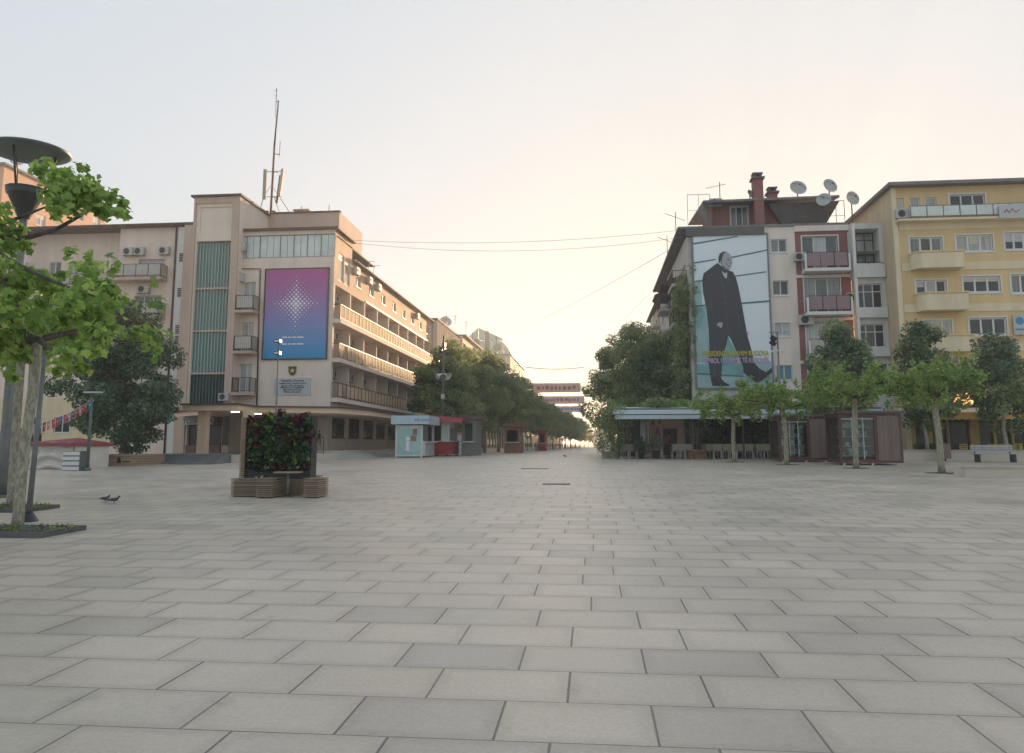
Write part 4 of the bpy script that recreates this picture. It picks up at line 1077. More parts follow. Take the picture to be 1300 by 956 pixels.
# penthouse: dark shed roof with overhang
PY = QY+1.6; h0, h1 = X(906, PY, 275), X(1060, PY, 275); hz0 = qz+.18; hz1 = Z(257, PY, 980)
mb = MB(); facade(mb, Fr('S', PY), h0, X(1003, PY), hz0, hz1, [(X(934, PY), X(956.5, PY), hz0+.1, Z(270.5, PY))], .15)
mb.quad((h0, PY, hz0), (h0, PY, hz1), (h0, PY+9, hz1), (h0, PY+9, hz0)); mb.build('penthouse_wall', M['brick_red'], pb)
window(pb, Fr('S', PY), X(934, PY), X(956.5, PY), hz0+.1, Z(270.5, PY), -.12, 3, pm=M['pane'], surround=.06)
mb = MB(); r0 = X(899, PY-1.4); r1 = X(1077, PY-1.4); zr = Z(254.5, PY-1.4, 980)
mb.prism([(r0, PY-1.4, zr), (r1, PY-1.4, zr+.1), (r1-.3, PY+9, zr+1.2), (r0+.2, PY+9, zr+1.2)], (0, 0, .16)); mb.build('penthouse_roof', M['roof_grey'], pb)
mb = MB(); mb.prism([(X(1004, PY), PY-.05, hz0), (X(1053, PY), PY-.05, hz0), (X(1072, PY), PY-.8, zr-.02), (X(980, PY), PY-.8, zr-.02)], (0, .25, 0)); mb.build('dark_gable', M['dark_slate'], pb)
mb = MB(); mb.prism([(r0+.05, PY-1.35, zr-.004), (h0, PY-.02, hz0+.1), (h0, PY+.1, hz0+.1), (r0+.1, PY+1.0, zr-.004)], (-.12, 0, 0)); mb.build('raked_side', M['roof_grey'], pb)
ac_unit(pb, Fr('S', PY), X(914.5, PY), Z(271, PY), .9, .6)
def chimney(x0, x1, y, z0, z1, nm):
    b = MB(); b.mt(0); b.box(x0, x1, y, y+.8, z0, z1); c = pb_ = b.build('chimney', M['brick_red'], pb)
    b = MB(); b.box(x0-.12, x1+.12, y-.12, y+.92, z1, z1+.14); b.box(x0+.05, x0+.2, y+.1, y+.7, z1+.14, z1+.4); b.box(x1-.2, x1-.05, y+.1, y+.7, z1+.14, z1+.4); b.box(x0-.03, x1+.03, y+.05, y+.75, z1+.4, z1+.5)
    b.build('cap', M['dark_slate'], c)
chimney(X(966.5, QY), X(979, QY), QY-.1+.35, qz-.1, Z(225, QY, 972), 1)
chimney(X(986, PY), X(997.5, PY), PY+.3, zr, Z(243, PY, 991), 2)
# balconies of the red bay
for k, ((a, b_), h) in enumerate(zip(bays, dl)):
    window(pb, S2, *h[:4], -.22, 3, pm=M['pane_curtain'], sill=0, name='balcony_door', surround=.08)
    z_ = zz(b_-1); u0, u1 = X(1022.5, QY), X(1080, QY); b = MB(); S2.box(b, u0, u1, .004, 1.1, z_-.22, z_)
    S2.box(b, u0, u0+.12, .9, 1.1, z_, z_+1.0); S2.box(b, u1-.12, u1, .9, 1.1, z_, z_+1.0)
    bo = b.build('balcony', M['white_paint'], pb)
    rail(bo, [(u0+.14, QY-1.02, z_), (u1-.14, QY-1.02, z_)], 1.12, .95, 0, 'dark_rail', panel=('panel_mauve', 'panel_mauve', 'panel_grey', 'panel_grey')[k])
    rail(bo, [(u1-.06, QY-.95, z_), (u1-.06, QY-.05, z_)], 1.0, .9, .2, 'dark_rail')
ac_unit(pb, S2, X(1020, QY), zz(334), .8, .6, .1); ac_unit(pb, S2, X(1024, QY), zz(414), .95, .68, .1)
ac_unit(pb, S2, X(1081, QY), zz(388), .5, .7, .2)
# poster
p0, p1 = X(882.5, QY, 400), X(976.5, QY, 400); pz0, pz1 = zz(492, QY, 930), zz(299.5, QY, 930); PWd, PHt = p1-p0, pz1-pz0
po = thing('portrait_poster', ((p0+p1)/2, QY, pz0), 'tall poster of a standing man in a long dark coat against pale blue boards', 'poster')
def pp(u, v, y=0): return (p0+u*PWd, QY-.14-y, pz0+(1-v)*PHt)
mb = MB(); mb.box(p0, p1, QY-.13, QY-.03, pz0, pz1); mb.build('sheet', mat('poster_sky', (.74, .80, .85), .55, .035, .4, bump=.15, bscale=1.5), po)
mb = MB()
for a, b, c, d in ((p0-.12, p1+.12, pz0-.12, pz0), (p0-.12, p1+.12, pz1, pz1+.12), (p0-.12, p0, pz0, pz1), (p1, p1+.12, pz0, pz1)): mb.box(a, b, QY-.16, QY-.01, c, d)
mb.build('frame', M['grey_metal'], po)
def flat(name, polys, m, y, t=.003):
    mb = MB()
    if name in ('head', 'hair', 'facial_feature'): polys = [[(.43+(u-.43)*.84, .215+(v-.215)*.86) for u, v in q] for q in polys]
    for q in polys: mb.prism([pp(u, v, y) for u, v in q], (0, -t, 0))
    return mb.build(name, m, po)
teal = mat('poster_teal', (.17, .36, .37), .55, .22, .9); tealp = mat('poster_teal_pale', (.30, .46, .48), .55, .14, .7); line = mat('poster_line', (.07, .16, .17), .55, .15, 1)
flat('backdrop', [[(0, .30), (.09, .29), (.10, .465), (0, .47)], [(0, .47), (.14, .47), (.2, .62), (.16, .84), (0, .84)]], tealp, .004)
flat('backdrop', [[(0, .845), (.5, .845), (1, .835), (1, 1), (0, 1)]], tealp, .004)
flat('backdrop', [[(0, .85), (.62, .85), (.62, .925), (0, .905)], [(.42, .66), (.56, .80), (.50, .85), (.34, .85), (.33, .78)], [(0, .475), (.1, .475), (.13, .53), (.05, .6), (0, .62)], [(.62, .93), (.98, .92), (.99, .955), (.75, .975)]], teal, .008)
flat('backdrop_seam', [[(0, .045), (.6, .005), (.62, .01), (0, .055)], [(0, .175), (.3, .155), (.3, .162), (0, .184)], [(.5, .145), (1, .10), (1, .108), (.5, .153)], [(.55, .27), (.98, .245), (.98, .252), (.55, .277)], [(0, .30), (.12, .295), (.12, .303), (0, .308)],
    [(0, .463), (.14, .458), (.14, .468), (0, .475)], [(.6, .45), (1, .437), (1, .448), (.6, .46)], [(0, .905), (.62, .925), (.62, .935), (0, .915)]], line, .013)
coat = mat('poster_coat', (.045, .047, .058), .6, .06, 1); shoe = mat('poster_shoe', (.03, .032, .038), .6, .1, 1)
flat('coat_figure', [[(.33, .185), (.42, .225), (.53, .245), (.57, .29), (.60, .36), (.635, .47), (.665, .575), (.69, .665), (.735, .755), (.77, .85), (.62, .87), (.56, .80), (.47, .69), (.435, .665), (.40, .73), (.345, .80), (.33, .90), (.31, .965), (.185, .965), (.16, .85), (.175, .72), (.175, .62), (.155, .50), (.115, .38), (.105, .30), (.13, .25), (.23, .215), (.30, .19)]], coat, .018)
flat('coat_fold', [[(.36, .27), (.42, .40), (.44, .60), (.43, .60), (.405, .40), (.35, .275)], [(.455, .26), (.50, .33), (.49, .335), (.445, .27)], [(.20, .30), (.215, .42), (.25, .54), (.24, .54), (.205, .42)], [(.55, .36), (.575, .50), (.60, .62), (.59, .62), (.565, .50)], [(.24, .66), (.25, .80), (.235, .92), (.225, .92), (.24, .80)], [(.53, .70), (.62, .80), (.69, .85), (.68, .855), (.61, .81)], [(.345, .45), (.42, .445), (.42, .452), (.345, .457)]], mat('poster_fold', (.075, .077, .09), .6, .1, 2), .0205, .001)
flat('shoe', [[(.19, .94), (.31, .94), (.36, .965), (.43, .985), (.42, .992), (.20, .99)], [(.62, .84), (.765, .84), (.83, .88), (.92, .905), (1.0, .875), (1.0, .905), (.93, .935), (.84, .965), (.79, .975), (.72, .95), (.62, .905)]], shoe, .022)
flat('shirt', [[(.375, .235), (.42, .255), (.45, .245), (.445, .28), (.43, .29), (.40, .27)]], mat('poster_white', (.52, .53, .56), .6, .04), .023)
face = mat('poster_face', (.40, .39, .41), .6, .06, 2); fshade = mat('poster_face_tone', (.16, .16, .175), .6, .1, 2)
flat('head', [[(.335, .13), (.345, .105), (.40, .092), (.47, .097), (.515, .115), (.535, .14), (.535, .16), (.545, .185), (.53, .19), (.525, .205), (.51, .225), (.47, .235), (.42, .225), (.365, .20), (.34, .17)]], face, .024)
flat('hair', [[(.32, .175), (.325, .13), (.345, .105), (.40, .09), (.46, .092), (.41, .105), (.385, .13), (.38, .15), (.365, .165), (.345, .16), (.345, .18)]], coat, .028)
flat('facial_feature', [[(.455, .15), (.50, .145), (.50, .15), (.455, .157)], [(.515, .148), (.535, .15), (.535, .155), (.515, .153)], [(.47, .158), (.50, .157), (.50, .163), (.475, .166)], [(.46, .205), (.51, .198), (.515, .203), (.47, .212)], [(.385, .195), (.45, .225), (.50, .228), (.47, .238), (.42, .232), (.37, .21)], [(.36, .165), (.375, .16), (.38, .18), (.37, .19)], [(.445, .175), (.46, .19), (.455, .205), (.44, .19)], [(.515, .165), (.53, .185), (.515, .19)]], fshade, .030)
flat('hand', [[(.29, .585), (.33, .575), (.365, .58), (.36, .60), (.34, .615), (.325, .612), (.315, .60), (.29, .602)], [(.675, .635), (.70, .64), (.71, .66), (.69, .665)]], face, .024)
text_mesh('lettering', 'PRESIDENTI IBRAHIM RUGOVA', .50, mat('letter_yellow', (.42, .42, .03), .5, .04), M_south(p0+PWd*.52, QY-.178, pz0+PHt*.203), po, ext=.004, bold=.014, sx=.665)
text_mesh('lettering', 'SIMBOL I ÇLIRIMIT TË KOSOVËS', .50, mat('letter_violet', (.45, .33, .55), .5, .04), M_south(p0+PWd*.53, QY-.178, pz0+PHt*.158), po, ext=.004, bold=.014, sx=.63)
# dishes and aerials on the roof
def dish(px, py, r, Y, label, aim=(.1, -.9, .35), foot=None):
    c = P(px, py, Y); q = Vector(aim).to_track_quat('Z', 'Y').to_matrix(); zf = foot if foot is not None else zr+.16+.12*(Y-PY+1.4)
    t = thing('satellite_dish', (c.x, Y, zf), label, 'satellite dish')
    b = MB(); b.lathe([(0, 0), (r*.4, r*.05), (r*.75, r*.17), (r, r*.32), (r*1.02, r*.3)], c, 28, q); b.build('reflector', M['dish_grey'], t)
    b = MB(); e = c + q @ Vector((0, 0, r*.9)); b.tube([c + q @ Vector((r*.9, 0, r*.25)), e], .02, 5); b.tube([c + q @ Vector((-r*.6, r*.7, r*.25)), e], .02, 5); b.ball(e, .09); b.build('feed_arm', M['grey_metal'], t)
    b = MB(); b.tube([(c.x, Y+.05, zf), (c.x, Y+.05, c.z)], .045, 6); b.build('stand', M['rust'], t)
dish(1012.5, 240, .60, PY-.6, 'round satellite dish facing the square, right of the small chimney')
dish(952, 247, .34, PY-.6, 'smallest satellite dish, left of the tall red chimney', (.6, -.7, .3))
dish(1052.5, 237, .55, PY-.4, 'uppermost dish of the group at the right end of the penthouse roof', (.3, -.85, .25))
dish(1046, 254.5, .50, PY-1.6, 'dish hanging lowest of the group at the right end of the penthouse roof', (-.35, -.85, .25), zr-1.2)
dish(1081, 252.5, .52, PY-1.0, 'rightmost dish on a rusty stand past the end of the penthouse roof', (.3, -.85, .15), qz+.18)
b = MB(); x = X(921, PY); z0_ = zr+.3; zt_ = Z(231, PY, 921); b.tube([(x, PY, z0_), (x, PY, zt_)], .03, 6); b.bar((x-1.05, PY-.3, zt_-.55), (x+.4, PY+.1, zt_-.15), .03)
for k in range(9): 
    t_ = k/8; c = Vector((x-1.05, PY-.3, zt_-.55)).lerp(Vector((x+.4, PY+.1, zt_-.15)), t_); b.bar(c-Vector((.03, .25, 0)), c+Vector((.03, .25, 0)), .015); b.bar(c-Vector((0, 0, .08)), c+Vector((0, 0, .08)), .015)
tag(b.build('roof_antenna', M['dark_metal'], None, (x, PY, z0_)), 'comb shaped television aerial on the left end of the penthouse roof', 'antenna')
rail(pb, [(qx0+.05, QY+.05, qz+.18), (h0-.5, QY+.05, qz+.18)], 2.4, .9, 0, 'grey_metal', t=.03, low=1.2)
rail(pb, [(X(1062, QY), QY+.3, qz+.18), (qx1-.1, QY+.3, qz+.18)], 1.7, .6, 0, 'rust', t=.035, low=.6)
# right row further along the street, its far blocks added as sun screens
def W_block(xf, y0, y1, zt, wm, label, seed):
    t = thing('apartment_block', (xf+6, (y0+y1)/2, gz(y0)), label, 'building'); F = Fr('W', xf); g0 = gz(y0); hs = []
    nb = int((y1-y0-1)/3.2)
    for k in range(4):
        for j in range(nb): hs.append((y0+.8+j*3.2, y0+2.9+j*3.2, g0+4.4+k*2.9, g0+6+k*2.9))
    mb = MB(); facade(mb, F, y0, y1, g0-.1, zt, hs, .18); facade(mb, Fr('S', y0), xf, xf+12, g0-.1, zt, []); mb.quad((xf, y1, g0), (xf, y1, zt), (xf+12, y1, zt), (xf+12, y1, g0)); mb.build('wall', wm, t)
    for h in hs: window(t, F, *h, -.14, 2)
    b = MB(); b.box(xf-.5, xf+12, y0, y1, zt+.003, zt+.2); b.build('roof', M['roof_grey'], t)
    for k in range(4):
        for j in range(0, nb, 2):
            b = MB(); u = y0+.6+j*3.2; z_ = g0+4.3+k*2.9; F.box(b, u, u+2.8, .004, 1.0, z_-.18, z_); F.box(b, u, u+2.8, .92, 1.0, z_, z_+.95); b.build('balcony', M['link_grey'], t)
W_block(qx0+.3, QY+24.2, QY+42, 16.6, M['cream'], 'pale block with balconies, next along the right side of the street', 1)
W_block(qx0+.6, QY+42.2, QY+62, 16.0, M['poster_pink'], 'pinkish block with balconies, second beyond the poster building', 2)
W_block(qx0+.9, QY+62.2, 176, 16.5, M['cream'], 'pale block with balconies added on the right beyond the pinkish one to keep sun off the square', 3)  # added so that sun coming down the street misses the square
W_block(qx0+1.2, 176.2, 235, 21.0, M['link_grey'], 'tall grey block added far down the right side of the street as a sun screen', 4)  # added sun blocker, made tall and mostly hidden behind the big trees
W_block(qx0+3.0, 235.2, 300, 21.0, M['poster_pink'], 'tall pinkish block added at the far end of the right side to block low sun', 5)  # added behind the trees, its height set to shade the square
b = MB(); x = qx0-.2
for (y, h_) in ((QY+8, 1.2), (QY+13, 2.2)):
    z_ = qz-.3
    b.prism([(x+.5, y, z_-2.2), (x-1.0, y, z_-2.2), (x-1.2, y, z_-2.0), (x+.5, y, z_-1.4)], (0, 3.4, 0))
b.build('attic_canopy', M['roof_brown'], pb)
for yv in (QY+10, QY+3):
    b = MB(); b.tube([(qx0-.5, yv, qz+.1), (qx0-.5, yv, qz+2.2)], .03, 5); b.bar((qx0-1.3, yv, qz+2.1), (qx0+.2, yv, qz+1.5), .03)
    tag(b.build('roof_antenna', M['dark_metal'], None, (qx0-.5, yv, qz+.1)), 'slanted aerial on the street edge of the poster building roof, the %s one' % ('nearer' if yv < QY+5 else 'farther'), 'antenna')

# ================================================================== grey link building
LY = 56.0; lx0, lx1 = qx1+.0, X(1128.5, LY); lz = Z(287, LY, 1100)
lk = thing('link_building', ((lx0+lx1)/2, LY, gz(56)), 'narrow grey building squeezed between the red balcony bay and the yellow house', 'building')
SL = Fr('S', LY); z1_ = lambda y: Z(y, LY, 1107)
mb = MB(); ho = [(X(1090, LY), X(1125, LY), z1_(b), z1_(a), dpt, 1) for a, b, dpt in ((290, 318, 1.2), (318.2, 351, 1.2), (360, 391, .2), (411, 441, .2), (462, 500, .8))]
ho = [h[:5] if h[4] < .3 else h for h in ho]
facade(mb, SL, lx0, lx1+.3, gz(56)-.1, lz+.2, ho, .2); mb.quad((lx0, LY, qz-4), (lx0, LY+10, qz-4), (lx0, LY+10, lz+.2), (lx0, LY, lz+.2)); mb.quad((lx0, LY, lz+.2), (lx1+.3, LY, lz+.2), (lx1+.3, LY+10, lz+.2), (lx0, LY+10, lz+.2)); mb.build('wall', M['link_grey'], lk)
mb = MB(); SL.box(mb, lx0+.02, X(1089, LY), .003, .3, gz(56), lz+.15); mb.build('pilaster', M['white_paint'], lk)
for a, b in ((337, 353), (391, 404), (441, 453)):
    mb = MB(); SL.box(mb, X(1090, LY), lx1, .004, .35, z1_(b), z1_(a)); mb.build('balcony', M['link_grey'], lk)
for h in ho:
    window(lk, SL, h[0], h[1], h[2]+.02, h[3]-.02, -h[4]+.02, 3, pm=M['pane'], sill=0, trans=h[3]-.55, fm=M['dark_metal'] if h[4] > .3 else M['white_frame'])
rail(lk, [(X(1090, LY), LY-.1, z1_(351)), (lx1-.05, LY-.1, z1_(351))], .95, .9, 0, 'dark_rail', panel='frost_glass')

# ================================================================== yellow building
YY = 54.0; SY = Fr('S', YY); yx0 = X(1141, YY, 400); yx1 = X(1420, YY, 400); yz = Z(238.5, YY, 1150)
yb = thing('yellow_building', ((yx0+yx1)/2, YY, gz(54)), 'ochre yellow apartment house with pale bands and curved balconies above the cafe', 'building')
zy = lambda y: Z(y, YY, 1200)
top = [(1149, 1160, 250, 272), (1168, 1181, 250, 272), (1188.5, 1203, 250, 272), (1220, 1266, 247.5, 272), (1320, 1366, 247, 272)]
rows = [((1164, 1206.5, 300.5, 321), (1224, 1272, 299, 320), (1287, 1325, 297, 319), (1345, 1390, 297, 319)),
        ((1168.5, 1208, 355, 372.5), (1229, 1277.5, 351.5, 372), (1291, 1330, 350, 374), (1350, 1395, 350, 372)),
        ((1175.5, 1211, 406, 425.5), (1233, 1281, 404, 426), (1300, 1340, 404, 426)),
        ((1179, 1216, 457, 478), (1237, 1285, 456, 478), (1303, 1345, 456, 478))]
hl = [(X(a, YY), X(b, YY), zy(d), zy(c)) for a, b, c, d in top]
hr = [[(X(a, YY), X(b, YY), zy(d), zy(c)) for a, b, c, d in r] for r in rows]
mb = MB(); z_gf = zy(505)
facade(mb, SY, yx0, yx1, z_gf, yz, hl+[h for r in hr for h in r], .18)
mb.build('wall', M['ochre'], yb)
mb = MB()
for a, b in ((280, 291), (333, 343), (386, 396), (437, 447), (488, 497)): SY.box(mb, yx0+.35, yx1, .003, .05, zy(b), zy(a))
mb.build('pale_band', M['ochre_pale'], yb)
mb = MB(); mb.quad((yx0, YY, gz(54)), (yx0, YY, yz), (yx0, YY+9.0, yz-.0), (yx0, YY+9.0, gz(54))); 
mb.build('side_wall', M['ochre_side'], yb)
mb = MB(); mb.prism([(yx0-.35, YY-.7, yz), (yx1, YY-.7, yz+.02), (yx1, YY+9, yz+.3), (yx0-.3, YY+9.3, yz)], (0, 0, .22)); mb.build('roof', M['roof_grey'], yb)
mb = MB(); SY.box(mb, yx0-.02, yx0+.28, .003, .1, gz(54), yz-.01); mb.build('corner_strip', M['ochre_pale'], yb)
for h in hl: window(yb, SY, *h, -.14, 1 if h[1]-h[0] < 1.2 else 3, fw=.08, surround=.1 if h[1]-h[0] > 1.2 else 0)
for r in hr:
    for k, h in enumerate(r): window(yb, SY, *h, -.14, 3, fw=.1, surround=.09, sill=.1)
# curved balconies under the first window of each row
for k, (r, (a, b)) in enumerate(zip(hr, ((321.5, 343), (373, 396), (426.5, 448), (478.5, 499)))):
    u0, u1 = r[0][0]-.1, r[0][1]+.9; z0_, z1b = zy(b), zy(a)-.0
    outl = [(u0, YY-.004)]+[(u0+(1-math.cos(t))*.5, YY-.95*math.sin(t)) for t in (math.pi*j/12 for j in range(1, 7))]+[(u1-.02, YY-.95), (u1, YY-.9), (u1, YY-.004)]
    mb = MB(); mb.prism([(x, y, z0_) for x, y in outl][::-1], (0, 0, z1b-z0_-.12)); bo = mb.build('balcony', M['ochre_pale'], yb)
    mb = MB(); mb.prism([(u0-.06 if x == u0 else (x+.06 if x >= u1-.03 else x-.02), y-(.06 if y < YY-.1 else 0), z1b-.115) for x, y in outl][::-1], (0, 0, .11)); mb.build('coping', M['ochre'], bo)
zt_ = zy(280); mb = MB(); SY.box(mb, yx0+.1, yx1, .055, .75, zt_-.14, zt_); bo = mb.build('terrace_ledge', M['ochre_pale'], yb)
rail(bo, [(yx0+.9, YY-.7, zt_), (yx1-.2, YY-.7, zt_)], .85, 1.0, 0, 'grey_metal', panel='frost_glass')
ac_unit(yb, SY, X(1156, YY), zy(277), .95, .6)
mb = MB(); SY.box(mb, X(1205, YY), X(1212, YY), .003, .03, zy(500), zy(448)); mb.build('recess_strip', M['ochre_pale'], yb)
for (a, b, c, d, t_, lab, mm) in ((1283, 1322, 260, 277, 'm', 'white banner with a pink mark hanging on the terrace rail of the yellow house', (.45, .08, .15)), (1289.5, 1318, 400, 425, 'e', 'white board with a blue round mark on the yellow wall', (.05, .25, .45))):
    yy = YY-.85 if c < 300 else YY-.15
    q = thing('advert_board', (X(a, yy), yy, Z(d, yy, a)), lab, 'sign'); mb = MB(); mb.box(X(a, yy), X(b, yy), yy-.05, yy, Z(d, yy, a), Z(c, yy, a)); mb.build('board', M['plaque_white'], q)
    cc = Vector((X(a+(8 if t_ == 'e' else 16), yy), yy-.055, Z((c+d)/2-(5 if t_ == 'e' else 0), yy, a)))
    mb = MB()
    if t_ == 'e': mb.lathe([(.0, 0), (.26, 0)], cc, 20, Vector((0, -1, 0)).to_track_quat('Z', 'Y').to_matrix()); mb.box(cc.x-.3, cc.x+.7, yy-.06, yy-.052, cc.z-.62, cc.z-.5)
    else:
        mb.tube([cc+Vector((-.45, 0, -.08)), cc+Vector((-.3, 0, .15)), cc+Vector((-.15, 0, -.1)), cc+Vector((.05, 0, .17)), cc+Vector((.25, 0, -.08)), cc+Vector((.5, 0, .1))], .035, 5)
    mb.build('mark', mat('mark_'+t_, mm, .5, .05), q)
# ground floor: cafe front
g4 = gz(54)
mb = MB(); gh = [(X(a, YY), X(b, YY), g4+.35, zy(532)) for a, b in ((1156, 1172), (1177, 1196), (1198, 1224), (1236, 1254), (1257, 1276), (1279, 1296), (1300, 1325), (1330, 1360), (1365, 1400))]
facade(mb, SY, yx0, yx1, g4-.1, z_gf-.003, gh, .3); mb.build('cafe_front', mat('cafe_yellow', (.50, .38, .13), .7, .1), yb)
for h in gh: window(yb, SY, *h, -.25, 1, fm=M['dark_metal'], pm=M['pane_dark'], sill=0, name='shop_window')
mb = MB(); SY.box(mb, X(1180, YY), yx1, .004, .45, zy(520), zy(510)); mb.build('fascia', M['shop_dark'], yb)
mb = MB(); az0, az1 = Z(523, 50.6, 1220), Z(518, YY, 1220)
aw = thing('cafe_awning', (X(1225, 52), YY, az0), 'long cream awning with a yellow scalloped edge over the yellow cafe', 'awning')
mb = MB(); mb.prism([(X(1150, 50.6), 50.6, az0), (X(1150, 50.6), YY-.5, az1), (X(1150, 50.6), YY-.5, az1-.06), (X(1150, 50.6), 50.6, az0-.06)], (X(1400, 51)-X(1150, 51), 0, 0)); mb.build('canvas', M['awning_cream'], aw)
mb = MB(); xa, xb = X(1150, 50.6), X(1400, 50.6); n = 60; pts = []
for k in range(n+1):
    pts.append((xa+(xb-xa)*k/n, 50.58, az0-.42-(.07 if k % 2 else 0)))
mb.prism([(xa, 50.58, az0-.03)]+pts+[(xb, 50.58, az0-.03)], (0, -.02, 0)); mb.build('valance', M['awning_yellow'], aw)
# neon cafe sign
sx_, sy_, sz_ = X(1217, 50.4), 50.4, Z(516.5, 50.4, 1217)
ns = thing('cafe_sign', (sx_, sy_, sz_), 'lit orange handwritten Cafe sign on top of the yellow awning', 'sign')
neon = mat_emit('neon', (1, .40, .16), 1.1)
text_mesh('lettering', 'Cafe', .62, neon, M_south(sx_, sy_, sz_+.12), ns, ext=.03, shear=.35, bold=.014)
mb = MB(); o = Vector((X(1225, sy_), sy_, sz_+.75)); 
mb.tube([o+Vector((-.1+.09*k, 0, .16*math.sin(k*1.9))) for k in range(11)], .035, 6); mb.tube([o+Vector((-.75, 0, -.05)), o+Vector((-.35, 0, .0))], .03, 5); mb.build('scroll', neon, ns)
mb = MB(); mb.box(sx_-.8, sx_-.75, sy_-.02, sy_+.02, sz_-.25, sz_+.3); mb.box(sx_+.75, sx_+.8, sy_-.02, sy_+.02, sz_-.25, sz_+.6); mb.box(sx_-.8, sx_+.8, sy_+.05, sy_+.08, sz_-.0, sz_+.04); mb.build('bracket', M['dark_metal'], ns)
# ================================================================== people
def capsules(mb, segs, n=10):
    for a, ra, b, rb in segs:
        a = Vector(a); b = Vector(b); mb.tube([a, b], [ra, rb], n); mb.ball(a, ra, n, 6); mb.ball(b, rb, n, 6)
def remesh(mb, name, mats, par, vox, zfun=None):
    o = mb.build(name, mats, par)
    m = o.modifiers.new('r', 'REMESH'); m.mode = 'VOXEL'; m.voxel_size = vox; m.use_smooth_shade = True
    s = o.modifiers.new('s', 'SMOOTH'); s.iterations = 3; s.factor = .5
    bpy.context.view_layer.update()
    me = bpy.data.meshes.new_from_object(o.evaluated_get(bpy.context.evaluated_depsgraph_get()))
    o.modifiers.clear(); o.data = me
    if zfun:
        for p in me.polygons: p.material_index = zfun(p.center)
    for p in me.polygons: p.use_smooth = True
    return o
def person(loc, rz, label, top, bottom, skirt=False, stride=.0, h=1.72, hair=(.03, .02, .015), vox=.016):
    """standing or walking adult, built at the origin facing -y"""
    t = thing('person', (0, 0, 0), label, 'person')
    k = h/1.72; J = lambda x, y, z: (x*k, y*k, z*k); mb = MB(); seg = []
    hipz = .90; ft = []
    for s in (-1, 1):
        f = s*stride
        hip = J(s*.095, 0, hipz); knee = J(s*.10, -f*.45-.03, .50); ank = J(s*.10, -f*.95+(.06 if f < 0 else 0), .09); toe = J(s*.12, -f*.95-.14, .035)
        seg += [(hip, .088*k, knee, .058*k), (knee, .056*k, ank, .038*k), (ank, .040*k, toe, .032*k)]
        sh = J(s*.185, 0, 1.40); el = J(s*.235, f*.25+.02, 1.12); wr = J(s*.24, f*.55-.06, .88)
        seg += [(sh, .055*k, el, .040*k), (el, .040*k, wr, .028*k)]
        hd = Vector(J(s*.24, f*.62-.075, .82)); seg += [(wr, .028*k, tuple(hd), .032*k)]
        for q in range(4): 
            a = hd+Vector((0, -.018+.012*q, -.02))*k; seg.append((tuple(a), .010*k, tuple(a+Vector((-s*.012, -.01, -.075+abs(q-1.4)*.008))*k), .008*k))
        seg.append((tuple(hd+Vector((-s*.01, -.02, 0))*k), .011*k, tuple(hd+Vector((-s*.03, -.045, -.04))*k), .009*k))
    seg += [(J(0, .0, .94), .125*k, J(0, .01, 1.12), .112*k), (J(0, .01, 1.12), .112*k, J(0, 0, 1.30), .128*k), (J(-.12, 0, 1.37), .075*k, J(.12, 0, 1.37), .075*k), (J(-.05, 0, .93), .115*k, J(.05, 0, .93), .115*k),
            (J(0, 0, 1.40), .06*k, J(0, -.01, 1.50), .050*k)]
    capsules(mb, seg)
    mb.ball(J(0, -.015, 1.61), (.072*k, .092*k, .112*k)); mb.ball(J(0, -.10, 1.60), (.014*k, .022*k, .022*k)); mb.ball(J(-.074, 0, 1.60), (.012*k, .02*k, .03*k)); mb.ball(J(.074, 0, 1.60), (.012*k, .02*k, .03*k)); mb.ball(J(0, -.065, 1.535), (.035*k, .035*k, .03*k))
    def zf(c):
        z = c.z/k; ax = abs(c.x/k)
        if z > 1.455: return 0
        if ax > .2 and z < .93: return 0
        if z > .93 or ax > .19: return 1
        if z < .07: return 3
        return 2
    remesh(mb, 'body', [M['skin'], M[top], M[bottom], M['shop_dark']], t, vox, zf)
    hm = mat('hair', hair, .7, .2, 20)
    b = MB(); b.ball(J(0, .012, 1.645), (.082*k, .096*k, .098*k), 14, 10); b.build('hair', hm, t)
    b = MB()
    for s in (-1, 1): b.ball(J(s*.03, -.103, 1.62), (.012*k, .006*k, .008*k), 8, 6)
    b.ball(J(0, -.10, 1.562), (.024*k, .006*k, .005*k), 8, 6); b.build('facial_feature', mat('face_dark', (.06, .03, .03), .6, .1), t)
    if skirt:
        b = MB(); b.lathe([(.125*k, .98*k), (.15*k, .88*k), (.20*k, .55*k), (.23*k, .42*k), (.225*k, .42*k), (.19*k, .55*k)], (0, 0, 0), 18); b.build('skirt', M[bottom], t)
    t.location = loc; t.rotation_euler = (0, 0, rz); return t

# ================================================================== plaza: green wall planter seat
c = G(352, 632); py_ = c.y
gw = thing('green_wall_seat', (c.x, py_, gz(py_)), 'wooden seating island with a tall living wall of crimson and green plants', 'planter')
g0 = gz(py_); sc_ = py_/FPX   # metres per pixel here
wx0, wx1 = X(320, py_+.9, 580), X(396, py_+.9, 580); wy = py_+.75; wz1 = Z(529, wy, 360)
